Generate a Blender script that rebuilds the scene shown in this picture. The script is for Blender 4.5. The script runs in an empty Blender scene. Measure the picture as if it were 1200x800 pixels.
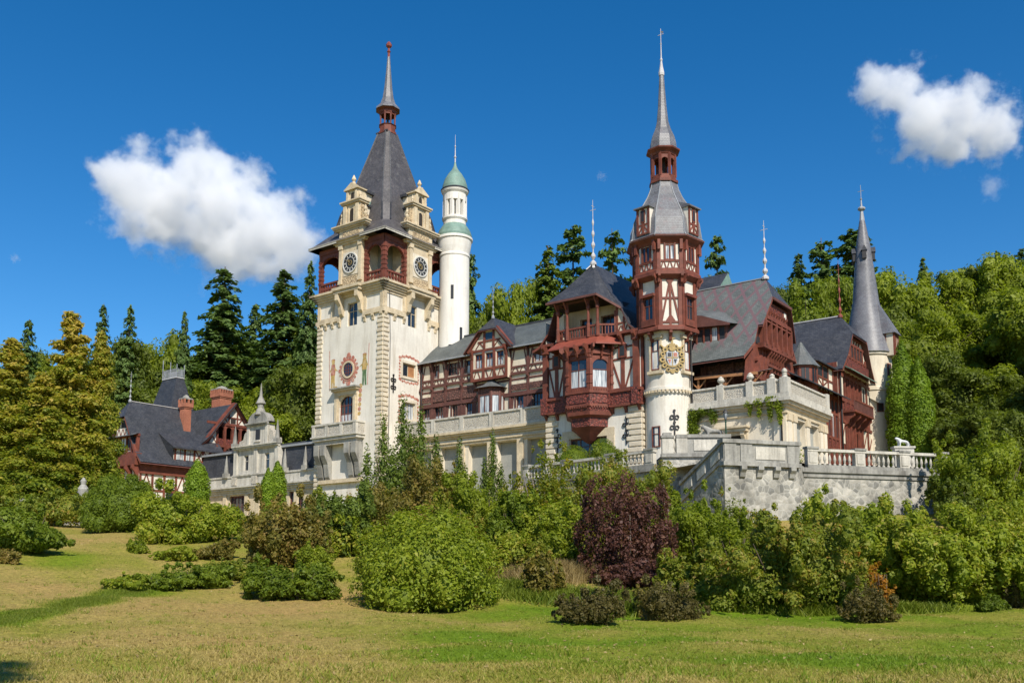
import bpy, math, random
import numpy as np
from math import radians as R, sin, cos, pi, sqrt, atan2, floor
from mathutils import Vector, Matrix
random.seed(7); rng = np.random.default_rng(7)
S = bpy.context.scene; COL = S.collection
# ------------------------------------------------------------------ camera
FPX = 1110.0; CAMZ = 1.7; YC = 543.0                # focal length and principal row, in 1200 x 800 photo pixels
PIT = math.atan(133/1110); cP, sP = cos(PIT), sin(PIT)
cd = bpy.data.cameras.new('camera'); cam = bpy.data.objects.new('camera', cd); COL.objects.link(cam)
cd.sensor_width = 36; cd.sensor_fit = 'HORIZONTAL'; cd.lens = 36*FPX/1200
cd.shift_y = (YC-400)/1200; cd.clip_start = .3; cd.clip_end = 6000
cam.location = (0, 0, CAMZ); cam.rotation_euler = (pi/2+PIT, 0, 0); S.camera = cam
# ------------------------------------------------------------------ sky, sun, exposure
SUN_AZ, SUN_EL = R(161), R(43)
W = bpy.data.worlds.new('World'); S.world = W; W.use_nodes = True
nt = W.node_tree; nt.nodes.clear()
sky = nt.nodes.new('ShaderNodeTexSky'); sky.sky_type = 'NISHITA'; sky.sun_disc = False
sky.sun_elevation = SUN_EL; sky.sun_rotation = SUN_AZ; sky.altitude = 900; sky.air_density = 1.0; sky.dust_density = .25; sky.ozone_density = 3.2
bg = nt.nodes.new('ShaderNodeBackground'); bg.inputs['Strength'].default_value = .102
ho = nt.nodes.new('ShaderNodeHueSaturation'); ho.inputs['Saturation'].default_value = 1.36
wo = nt.nodes.new('ShaderNodeOutputWorld')
nt.links.new(sky.outputs[0], ho.inputs['Color']); nt.links.new(ho.outputs[0], bg.inputs['Color']); nt.links.new(bg.outputs[0], wo.inputs['Surface'])
sd = bpy.data.lights.new('sun', 'SUN'); sd.energy = 4.5; sd.angle = R(.53); sd.color = (1, .93, .82)
so = bpy.data.objects.new('sun', sd); COL.objects.link(so)
sdir = Vector((sin(SUN_AZ)*cos(SUN_EL), cos(SUN_AZ)*cos(SUN_EL), sin(SUN_EL)))
so.rotation_euler = sdir.to_track_quat('Z', 'Y').to_euler(); so.location = (60, -60, 90)
S.view_settings.view_transform = 'Standard'; S.view_settings.look = 'None'; S.view_settings.exposure = .5; S.view_settings.gamma = 1
S.view_settings.use_curve_mapping = False
S.render.engine = 'CYCLES'
cy = S.cycles; cy.max_bounces = 8; cy.diffuse_bounces = 3; cy.glossy_bounces = 3; cy.transmission_bounces = 4; cy.transparent_max_bounces = 8
cy.volume_bounces = 10; cy.volume_step_rate = .12; cy.volume_max_steps = 400; cy.use_denoising = True; cy.denoising_prefilter = 'ACCURATE'; cy.sample_clamp_indirect = 6
# ------------------------------------------------------------------ photo geometry helpers
def ray(px, py):
    x = (px-600)/FPX; v = (YC-py)/FPX
    return x, cP-v*sP, sP+v*cP
def at(px, py, Y):
    d = ray(px, py); t = Y/d[1]; return Vector((d[0]*t, Y, CAMZ+d[2]*t))
CA = R(-37); OX, OY = at(782, 430, 100)[:2]         # the castle's own axes: x to the right-front, y to the right-back
def l2w(x, y): return OX+x*cos(CA)-y*sin(CA), OY+x*sin(CA)+y*cos(CA)
def w2l(X, Y): X -= OX; Y -= OY; return X*cos(CA)+Y*sin(CA), -X*sin(CA)+Y*cos(CA)
def zat(py, x, y, px=782):
    X, Y = l2w(x, y); d = ray(px, py); return CAMZ+d[2]*Y/d[1]
# ------------------------------------------------------------------ materials
MATS = {}
def newmat(name):
    m = bpy.data.materials.new(name); m.use_nodes = True; MATS[name] = m
    n = m.node_tree.nodes; b = n['Principled BSDF']; return m, m.node_tree, b
def N(t, typ, **kw):
    n = t.nodes.new(typ)
    for k, v in kw.items():
        if k in n.inputs.keys(): n.inputs[k].default_value = v
        else: setattr(n, k, v)
    return n
def ramp(t, stops, interp='LINEAR'):
    r = t.nodes.new('ShaderNodeValToRGB'); r.color_ramp.interpolation = interp
    e = r.color_ramp.elements
    while len(e) < len(stops): e.new(.5)
    for i, (p, c) in enumerate(stops): e[i].position = p; e[i].color = (*c, 1)
    return r
def c_mul(c, k): return tuple(min(1, v*k) for v in c)
def surf(name, col, rough=.75, var=.18, scale=.6, bump=.0, bscale=6, stain=None, stain_amt=.5, fine=.12, spec=.3, metal=0, streak=False):
    m, t, b = newmat(name); L = t.links.new
    tc = N(t, 'ShaderNodeTexCoord')
    n1 = N(t, 'ShaderNodeTexNoise', Scale=scale, Detail=6.0, Roughness=.6); L(tc.outputs['Object'], n1.inputs['Vector'])
    r = ramp(t, [(.3, c_mul(col, 1-var)), (.7, c_mul(col, 1+var))]); L(n1.outputs['Fac'], r.inputs['Fac']); out = r.outputs['Color']
    n2 = N(t, 'ShaderNodeTexNoise', Scale=bscale, Detail=5.0, Roughness=.65); L(tc.outputs['Object'], n2.inputs['Vector'])
    if fine:
        r2 = ramp(t, [(.3, (1-fine,)*3), (.7, (1+fine*.6,)*3)]); L(n2.outputs['Fac'], r2.inputs['Fac'])
        mx = N(t, 'ShaderNodeMix', data_type='RGBA', blend_type='MULTIPLY'); mx.inputs['Factor'].default_value = 1
        L(out, mx.inputs[6]); L(r2.outputs['Color'], mx.inputs[7]); out = mx.outputs[2]
    if stain:
        mp = N(t, 'ShaderNodeMapping'); mp.inputs['Scale'].default_value = (2.0, 2.0, .2) if streak else (1.5, 1.5, 1.5)
        L(tc.outputs['Object'], mp.inputs['Vector'])
        n3 = N(t, 'ShaderNodeTexNoise', Scale=.75, Detail=8.0, Roughness=.68); L(mp.outputs[0], n3.inputs['Vector'])
        r3 = ramp(t, [(.48, (0, 0, 0)), (.72, (stain_amt,)*3)]); L(n3.outputs['Fac'], r3.inputs['Fac'])
        mx = N(t, 'ShaderNodeMix', data_type='RGBA'); L(r3.outputs['Color'], mx.inputs['Factor']); L(out, mx.inputs[6]); mx.inputs[7].default_value = (*stain, 1); out = mx.outputs[2]
    L(out, b.inputs['Base Color'])
    b.inputs['Roughness'].default_value = rough; b.inputs['Specular IOR Level'].default_value = spec; b.inputs['Metallic'].default_value = metal
    if bump:
        bp = N(t, 'ShaderNodeBump', Strength=bump, Distance=.05); L(n2.outputs['Fac'], bp.inputs['Height']); L(bp.outputs[0], b.inputs['Normal'])
    return m
surf('plaster_white', (.66, .62, .54), .85, .10, .35, .25, 5, (.37, .31, .23), .62, .07, .2, streak=True)
surf('plaster_cream', (.63, .56, .44), .85, .11, .35, .25, 5, (.33, .26, .17), .62, .07, .2, streak=True)
surf('turret_white', (.70, .67, .61), .85, .05, .3, .15, 4, (.45, .40, .33), .5, .05, .2, streak=True)
surf('stone_cream', (.56, .465, .32), .85, .16, .9, .4, 7, (.22, .17, .11), .5, .16, .2)
surf('quoin_stone', (.60, .525, .40), .85, .14, 1.1, .4, 7, (.27, .21, .14), .45, .12, .2)
surf('stone_white', (.50, .47, .405), .85, .16, .6, .4, 6, (.15, .135, .11), .75, .16, .2, streak=True)
surf('stone_grey', (.29, .28, .25), .9, .28, .5, .5, 5, (.085, .08, .072), .85, .2, .2, streak=True)
surf('red_timber', (.165, .049, .031), .62, .34, 1.1, .25, 9, (.085, .036, .026), .7, .2, .3)
surf('brown_timber', (.125, .052, .042), .66, .24, 1.4, .25, 9, (.075, .035, .028), .5, .22, .3)
surf('red_metal', (.225, .056, .034), .5, .15, .8, .1, 6, (.16, .04, .03), .5, .12, .4)
surf('pine_timber', (.36, .17, .075), .6, .2, 1.2, .2, 8)
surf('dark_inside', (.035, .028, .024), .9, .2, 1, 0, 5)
surf('grey_inside', (.30, .30, .27), .9, .1, 1, 0, 5)
surf('lead', (.30, .31, .32), .5, .15, 1.2, .1, 6, (.18, .19, .2), .5, .1, .5, .15)
surf('pale_metal', (.50, .48, .47), .45, .1, 2, .1, 8, None, 0, .12, .5, .1)
surf('copper', (.17, .26, .215), .6, .22, .9, .2, 6, (.10, .16, .13), .6, .15, .35)
surf('iron', (.02, .018, .018), .55, .2, 2, .1, 9, None, 0, .1, .4)
surf('gold', (.34, .24, .09), .45, .3, 3, .3, 9, (.12, .085, .04), .6, .3, .5, .35)
surf('silver', (.42, .43, .44), .4, .25, 3, .3, 9, (.12, .12, .12), .6, .3, .5, .3)
surf('curtain', (.62, .63, .62), .8, .12, 3, .1, 9)
surf('clock_black', (.028, .03, .034), .5, .2, 2, 0, 6)
surf('clock_white', (.55, .54, .50), .6, .1, 2, 0, 6)
surf('paint_red', (.40, .155, .11), .85, .3, 2.2, .1, 7, (.62, .55, .44), .55, .25, .2)
surf('paint_ochre', (.45, .30, .10), .85, .3, 2.2, .1, 7, (.60, .52, .40), .5, .25, .2)
surf('paint_green', (.10, .17, .08), .85, .3, 2.2, .1, 7, (.5, .45, .33), .4, .2, .2)
surf('bark', (.10, .075, .055), .9, .3, 2, .6, 7, (.045, .04, .033), .6, .3, .15)
surf('pale_bark', (.24, .20, .16), .9, .3, 2, .6, 7, (.09, .075, .06), .6, .3, .15)
surf('white_paint', (.55, .56, .55), .5, .06, 2, .05, 6)
surf('green_paint', (.02, .06, .035), .5, .1, 2, .05, 6)
surf('rubble_floor', (.35, .32, .27), .9, .15, .8, .3, 5)
# glass: dark pane that mirrors the sky
m, t, b = newmat('glass'); b.inputs['Base Color'].default_value = (.018, .026, .036, 1); b.inputs['Roughness'].default_value = .06; b.inputs['Specular IOR Level'].default_value = .9
tc = N(t, 'ShaderNodeTexCoord'); nn = N(t, 'ShaderNodeTexNoise', Scale=.7, Detail=2.0); t.links.new(tc.outputs['Object'], nn.inputs['Vector'])
bp = N(t, 'ShaderNodeBump', Strength=.25, Distance=.06); t.links.new(nn.outputs['Fac'], bp.inputs['Height']); t.links.new(bp.outputs[0], b.inputs['Normal'])
m, t, b = newmat('curtained_glass'); b.inputs['Base Color'].default_value = (.42, .44, .45, 1); b.inputs['Roughness'].default_value = .12; b.inputs['Specular IOR Level'].default_value = .6
tc = N(t, 'ShaderNodeTexCoord'); mp = N(t, 'ShaderNodeMapping'); mp.inputs['Scale'].default_value = (7, 7, .5); t.links.new(tc.outputs['Object'], mp.inputs['Vector'])
nn = N(t, 'ShaderNodeTexNoise', Scale=1.0, Detail=3.0); t.links.new(mp.outputs[0], nn.inputs['Vector'])
rr = ramp(t, [(.35, (.16, .18, .20)), (.6, (.58, .60, .60))]); t.links.new(nn.outputs['Fac'], rr.inputs['Fac']); t.links.new(rr.outputs[0], b.inputs['Base Color'])
def carved(name, c1, c2, sc=3.0):                           # carved and pierced ornament in wood or stone
    m, t, b = newmat(name); L = t.links.new
    tc = N(t, 'ShaderNodeTexCoord'); v = N(t, 'ShaderNodeTexVoronoi', Scale=sc, feature='DISTANCE_TO_EDGE'); L(tc.outputs['Object'], v.inputs['Vector'])
    n1 = N(t, 'ShaderNodeTexNoise', Scale=2.0, Detail=5.0); L(tc.outputs['Object'], n1.inputs['Vector'])
    ad = N(t, 'ShaderNodeMath', operation='MULTIPLY_ADD'); L(n1.outputs['Fac'], ad.inputs[0]); ad.inputs[1].default_value = .22; L(v.outputs['Distance'], ad.inputs[2])
    r = ramp(t, [(.14, c2), (.24, c1)]); L(ad.outputs[0], r.inputs['Fac']); L(r.outputs[0], b.inputs['Base Color']); b.inputs['Roughness'].default_value = .7
    bp = N(t, 'ShaderNodeBump', Strength=.9, Distance=.12); L(ad.outputs[0], bp.inputs['Height']); L(bp.outputs[0], b.inputs['Normal'])
carved('carved_red', (.175, .038, .025), (.035, .011, .009)); carved('carved_brown', (.15, .066, .05), (.05, .024, .02))
carved('carved_stone', (.52, .48, .40), (.27, .24, .2), 6.5); carved('carved_cream', (.52, .40, .24), (.2, .14, .08))
def slate(name, c1, c2, rough=.55, sc=2.6, lich=None, axis=None, spec=.35):
    m, t, b = newmat(name); L = t.links.new
    tc = N(t, 'ShaderNodeTexCoord'); sx = N(t, 'ShaderNodeSeparateXYZ'); L(tc.outputs['Object'], sx.inputs[0])
    ad = N(t, 'ShaderNodeMath', operation='ADD'); L(sx.outputs['X'], ad.inputs[0]); L(sx.outputs['Y'], ad.inputs[1])
    cx = N(t, 'ShaderNodeCombineXYZ'); L(ad.outputs[0], cx.inputs['X']); L(sx.outputs['Z'], cx.inputs['Y'])
    br = N(t, 'ShaderNodeTexBrick', Scale=sc); br.inputs['Color1'].default_value = (*c1, 1); br.inputs['Color2'].default_value = (*c2, 1)
    br.inputs['Mortar'].default_value = (*c_mul(c1, .45), 1); br.inputs['Mortar Size'].default_value = .03; br.inputs['Brick Width'].default_value = .62; br.inputs['Row Height'].default_value = .5
    L(cx.outputs[0], br.inputs['Vector'])
    n1 = N(t, 'ShaderNodeTexNoise', Scale=.55, Detail=8.0, Roughness=.65); L(tc.outputs['Object'], n1.inputs['Vector'])
    r = ramp(t, [(.3, (.7, .7, .7)), (.7, (1.25, 1.25, 1.25))]); L(n1.outputs['Fac'], r.inputs['Fac'])
    mx = N(t, 'ShaderNodeMix', data_type='RGBA', blend_type='MULTIPLY'); mx.inputs['Factor'].default_value = 1; L(br.outputs['Color'], mx.inputs[6]); L(r.outputs[0], mx.inputs[7]); out = mx.outputs[2]
    if lich:
        n3 = N(t, 'ShaderNodeTexNoise', Scale=1.3, Detail=9.0, Roughness=.7); L(tc.outputs['Object'], n3.inputs['Vector'])
        r3 = ramp(t, [(.55, (0, 0, 0)), (.68, (.7, .7, .7))]); L(n3.outputs['Fac'], r3.inputs['Fac'])
        m2 = N(t, 'ShaderNodeMix', data_type='RGBA'); L(r3.outputs[0], m2.inputs['Factor']); L(out, m2.inputs[6]); m2.inputs[7].default_value = (*lich, 1); out = m2.outputs[2]
    L(out, b.inputs['Base Color']); b.inputs['Roughness'].default_value = rough; b.inputs['Specular IOR Level'].default_value = spec
    bp = N(t, 'ShaderNodeBump', Strength=.5, Distance=.05); L(br.outputs['Fac'], bp.inputs['Height']); bp.invert = True; L(bp.outputs[0], b.inputs['Normal'])
    return m, t, out, b, tc
slate('slate_dark', (.036, .039, .048), (.060, .062, .070), .5, 2.2, (.080, .083, .088))
slate('slate_tower', (.066, .062, .066), (.098, .090, .092), .5, 2.2, (.16, .155, .145))
slate('slate_bulb', (.175, .18, .19), (.135, .13, .14), .5, 2.6, (.185, .12, .125), spec=.45)
slate('slate_spire', (.135, .135, .15), (.185, .185, .195), .45, 2.6, (.12, .095, .105), spec=.45)
slate('slate_grey', (.105, .115, .115), (.135, .14, .138), .55, 2.4, (.07, .09, .075))
slate('slate_wing', (.085, .098, .098), (.11, .12, .115), .55, 2.4, (.06, .075, .06))
slate('brick', (.36, .125, .075), (.42, .17, .10), .8, 5, None)
# patterned roof: grey slate with a lattice of pinkish slates
m, t, out, b, tc = slate('slate_lattice', (.105, .118, .114), (.14, .15, .144), .55, 2.6); L = t.links.new
sx = N(t, 'ShaderNodeSeparateXYZ'); L(tc.outputs['Object'], sx.inputs[0])
facs = []
for sg in (1, -1):
    a = N(t, 'ShaderNodeMath', operation='MULTIPLY_ADD'); L(sx.outputs['Z'], a.inputs[0]); a.inputs[1].default_value = .62*sg; L(sx.outputs['X'], a.inputs[2])
    f = N(t, 'ShaderNodeMath', operation='PINGPONG'); L(a.outputs[0], f.inputs[0]); f.inputs[1].default_value = .78
    g = N(t, 'ShaderNodeMath', operation='LESS_THAN'); L(f.outputs[0], g.inputs[0]); g.inputs[1].default_value = .17; facs.append(g)
mxm = N(t, 'ShaderNodeMath', operation='MAXIMUM'); L(facs[0].outputs[0], mxm.inputs[0]); L(facs[1].outputs[0], mxm.inputs[1])
n4 = N(t, 'ShaderNodeTexNoise', Scale=2.2, Detail=4.0); L(tc.outputs['Object'], n4.inputs['Vector'])
r4 = ramp(t, [(.25, (.55, .55, .55)), (.5, (.95, .95, .95))]); L(n4.outputs['Fac'], r4.inputs['Fac'])
zf = N(t, 'ShaderNodeMapRange'); L(sx.outputs['Z'], zf.inputs['Value']); zf.inputs[1].default_value = 25.4; zf.inputs[2].default_value = 26.6
m5 = N(t, 'ShaderNodeMath', operation='MULTIPLY'); L(mxm.outputs[0], m5.inputs[0]); L(r4.outputs[0], m5.inputs[1])
m6 = N(t, 'ShaderNodeMath', operation='MULTIPLY'); L(m5.outputs[0], m6.inputs[0]); L(zf.outputs[0], m6.inputs[1])
mx = N(t, 'ShaderNodeMix', data_type='RGBA'); L(m6.outputs[0], mx.inputs['Factor']); L(out, mx.inputs[6]); mx.inputs[7].default_value = (.15, .088, .098, 1); L(mx.outputs[2], b.inputs['Base Color'])
# rubble wall
m, t, b = newmat('rubble_wall'); L = t.links.new
tc = N(t, 'ShaderNodeTexCoord'); n0 = N(t, 'ShaderNodeTexNoise', Scale=1.2, Detail=3.0); L(tc.outputs['Object'], n0.inputs['Vector'])
mv = N(t, 'ShaderNodeMix', data_type='RGBA'); mv.inputs['Factor'].default_value = .12; L(tc.outputs['Object'], mv.inputs[6]); L(n0.outputs['Color'], mv.inputs[7])
v1 = N(t, 'ShaderNodeTexVoronoi', Scale=2.3); L(mv.outputs[2], v1.inputs['Vector']); v2 = N(t, 'ShaderNodeTexVoronoi', Scale=2.3, feature='DISTANCE_TO_EDGE'); L(mv.outputs[2], v2.inputs['Vector'])
sc_ = N(t, 'ShaderNodeSeparateColor'); L(v1.outputs['Color'], sc_.inputs[0])
r = ramp(t, [(.0, (.20, .195, .18)), (.5, (.33, .315, .28)), (1, (.46, .43, .38))]); L(sc_.outputs[0], r.inputs['Fac'])
r2 = ramp(t, [(.02, (0, 0, 0)), (.075, (1, 1, 1))]); L(v2.outputs['Distance'], r2.inputs['Fac'])
mx = N(t, 'ShaderNodeMix', data_type='RGBA'); L(r2.outputs[0], mx.inputs['Factor']); mx.inputs[6].default_value = (.42, .40, .36, 1); L(r.outputs[0], mx.inputs[7])
n5 = N(t, 'ShaderNodeTexNoise', Scale=.5, Detail=9.0, Roughness=.7); L(tc.outputs['Object'], n5.inputs['Vector']); r5 = ramp(t, [(.35, (.5, .5, .48)), (.65, (1.15, 1.15, 1.12))]); L(n5.outputs['Fac'], r5.inputs['Fac'])
m3 = N(t, 'ShaderNodeMix', data_type='RGBA', blend_type='MULTIPLY'); m3.inputs['Factor'].default_value = 1; L(mx.outputs[2], m3.inputs[6]); L(r5.outputs[0], m3.inputs[7])
L(m3.outputs[2], b.inputs['Base Color']); b.inputs['Roughness'].default_value = .9
bp = N(t, 'ShaderNodeBump', Strength=.7, Distance=.12); L(v2.outputs['Distance'], bp.inputs['Height']); L(bp.outputs[0], b.inputs['Normal'])
def leafmat(name, cols, trans=.3, rough=.55, spec=.25):
    m, t, b = newmat(name); L = t.links.new
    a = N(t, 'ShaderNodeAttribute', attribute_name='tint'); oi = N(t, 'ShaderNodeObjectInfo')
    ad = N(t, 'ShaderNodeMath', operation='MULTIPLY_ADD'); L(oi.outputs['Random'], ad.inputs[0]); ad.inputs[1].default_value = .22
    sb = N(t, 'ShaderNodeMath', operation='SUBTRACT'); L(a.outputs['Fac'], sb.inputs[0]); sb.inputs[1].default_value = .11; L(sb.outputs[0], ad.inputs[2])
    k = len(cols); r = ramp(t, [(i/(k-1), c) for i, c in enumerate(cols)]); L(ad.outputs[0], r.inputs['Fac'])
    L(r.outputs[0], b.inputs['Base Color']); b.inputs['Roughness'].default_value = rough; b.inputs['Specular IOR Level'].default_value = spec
    tr = N(t, 'ShaderNodeBsdfTranslucent'); mc = N(t, 'ShaderNodeMix', data_type='RGBA', blend_type='MULTIPLY'); mc.inputs['Factor'].default_value = 1
    L(r.outputs[0], mc.inputs[6]); mc.inputs[7].default_value = (1.5, 1.6, .6, 1); L(mc.outputs[2], tr.inputs['Color'])
    ms = N(t, 'ShaderNodeMixShader'); ms.inputs[0].default_value = trans; L(b.outputs[0], ms.inputs[1]); L(tr.outputs[0], ms.inputs[2])
    L(ms.outputs[0], t.nodes['Material Output'].inputs['Surface'])
leafmat('needles_dark', [(0.0544, 0.0896, 0.0224), (0.0928, 0.1472, 0.035), (0.144, 0.216, 0.0504)], 0.22)
leafmat('needles_mid', [(0.06037, 0.09251, 0.0132), (0.1035, 0.1467, 0.0198), (0.1639, 0.2154, 0.0308)], 0.25)
leafmat('leaf_beech', [(0.1115, 0.147, 0.01143), (0.1858, 0.2278, 0.01652), (0.2787, 0.3159, 0.02795)], 0.42)
leafmat('leaf_deep', [(0.05836, 0.08333, 0.0104), (0.1034, 0.1344, 0.01386), (0.1584, 0.1949, 0.0231)], 0.38)
leafmat('leaf_fresh', [(0.1062, 0.1424, 0.0121), (0.1822, 0.2291, 0.01694), (0.2809, 0.3096, 0.02904)], 0.45)
leafmat('leaf_hedge', [(0.06729, 0.1032, 0.00924), (0.1202, 0.1677, 0.01271), (0.1843, 0.2321, 0.01964)], 0.40)
leafmat('leaf_thuja', [(0.1021, 0.1655, 0.0121), (0.1671, 0.2522, 0.01663), (0.2413, 0.3311, 0.02723)], 0.35)
leafmat('leaf_gold', [(.095, .140, .012), (.170, .205, .016), (.28, .26, .030), (.42, .31, .055)], .40)
leafmat('leaf_bush', [(0.1135, 0.1546, 0.01092), (0.1817, 0.2319, 0.01588), (0.2574, 0.2951, 0.02381), (0.3481, 0.2951, 0.04961)], 0.40)
leafmat('leaf_olive', [(0.09627, 0.1286, 0.01335), (0.1604, 0.1978, 0.0194), (0.2246, 0.2308, 0.02911), (0.3208, 0.1813, 0.04245)], 0.40)
leafmat('leaf_tan', [(0.105, 0.103, 0.0198), (0.168, 0.1502, 0.0286), (0.2451, 0.1859, 0.044), (0.266, 0.1645, 0.055)], 0.40)
leafmat('leaf_purple', [(.066, .034, .028), (.100, .044, .036), (.14, .062, .045), (.19, .10, .06)], .38)
leafmat('leaf_brown', [(0.0715, 0.06188, 0.0198), (0.1105, 0.0935, 0.02574), (0.156, 0.1169, 0.03564)], 0.35)
leafmat('leaf_yellow', [(.08, .13, .012), (.17, .19, .016), (.36, .28, .022)], 0.45)
leafmat('leaf_orange', [(.20, .12, .018), (.34, .17, .02), (.42, .17, .025)], 0.45)
leafmat('dry_straw', [(.20, .14, .055), (.30, .22, .09), (.38, .29, .13)], .2)
leafmat('weed_green', [(.085, .125, .010), (.14, .18, .014), (.20, .225, .03)], .3)
leafmat('grass_blade', [(.12, .19, .009), (.19, .22, .020), (.31, .255, .062), (.37, .29, .095)], .25)
# meadow soil: dry tan turf with green stretches
m, t, b = newmat('meadow'); L = t.links.new
tc = N(t, 'ShaderNodeTexCoord'); at_ = N(t, 'ShaderNodeAttribute', attribute_name='green')
n1 = N(t, 'ShaderNodeTexNoise', Scale=.16, Detail=8.0, Roughness=.65); L(tc.outputs['Object'], n1.inputs['Vector'])
n2 = N(t, 'ShaderNodeTexNoise', Scale=2.4, Detail=8.0, Roughness=.7); L(tc.outputs['Object'], n2.inputs['Vector'])
n3 = N(t, 'ShaderNodeTexNoise', Scale=14, Detail=4.0, Roughness=.7); L(tc.outputs['Object'], n3.inputs['Vector'])
s1 = N(t, 'ShaderNodeMath', operation='MULTIPLY_ADD'); L(n1.outputs['Fac'], s1.inputs[0]); s1.inputs[1].default_value = .7; L(at_.outputs['Fac'], s1.inputs[2])
s2 = N(t, 'ShaderNodeMath', operation='MULTIPLY_ADD'); L(n2.outputs['Fac'], s2.inputs[0]); s2.inputs[1].default_value = .35; L(s1.outputs[0], s2.inputs[2])
r = ramp(t, [(.30, (.330, .225, .085)), (.48, (.300, .235, .072)), (.64, (.225, .215, .038)), (.80, (.160, .200, .018)), (.98, (.120, .190, .010))]); L(s2.outputs[0], r.inputs['Fac'])
r3 = ramp(t, [(.25, (.55, .55, .55)), (.7, (1.3, 1.28, 1.2))]); L(n3.outputs['Fac'], r3.inputs['Fac'])
n7 = N(t, 'ShaderNodeTexNoise', Scale=4.5, Detail=7.0, Roughness=.75); L(tc.outputs['Object'], n7.inputs['Vector']); r7 = ramp(t, [(.34, (.50, .54, .45)), (.5, (.95, .97, .9)), (.66, (1.32, 1.26, 1.2))]); L(n7.outputs['Fac'], r7.inputs['Fac'])
m7 = N(t, 'ShaderNodeMix', data_type='RGBA', blend_type='MULTIPLY'); m7.inputs['Factor'].default_value = .85; L(r.outputs[0], m7.inputs[6]); L(r7.outputs[0], m7.inputs[7])
mx = N(t, 'ShaderNodeMix', data_type='RGBA', blend_type='MULTIPLY'); mx.inputs['Factor'].default_value = 1; L(m7.outputs[2], mx.inputs[6]); L(r3.outputs[0], mx.inputs[7]); L(mx.outputs[2], b.inputs['Base Color'])
b.inputs['Roughness'].default_value = .95; b.inputs['Specular IOR Level'].default_value = .1
bp = N(t, 'ShaderNodeBump', Strength=.8, Distance=.06); L(n3.outputs['Fac'], bp.inputs['Height']); L(bp.outputs[0], b.inputs['Normal'])
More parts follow.
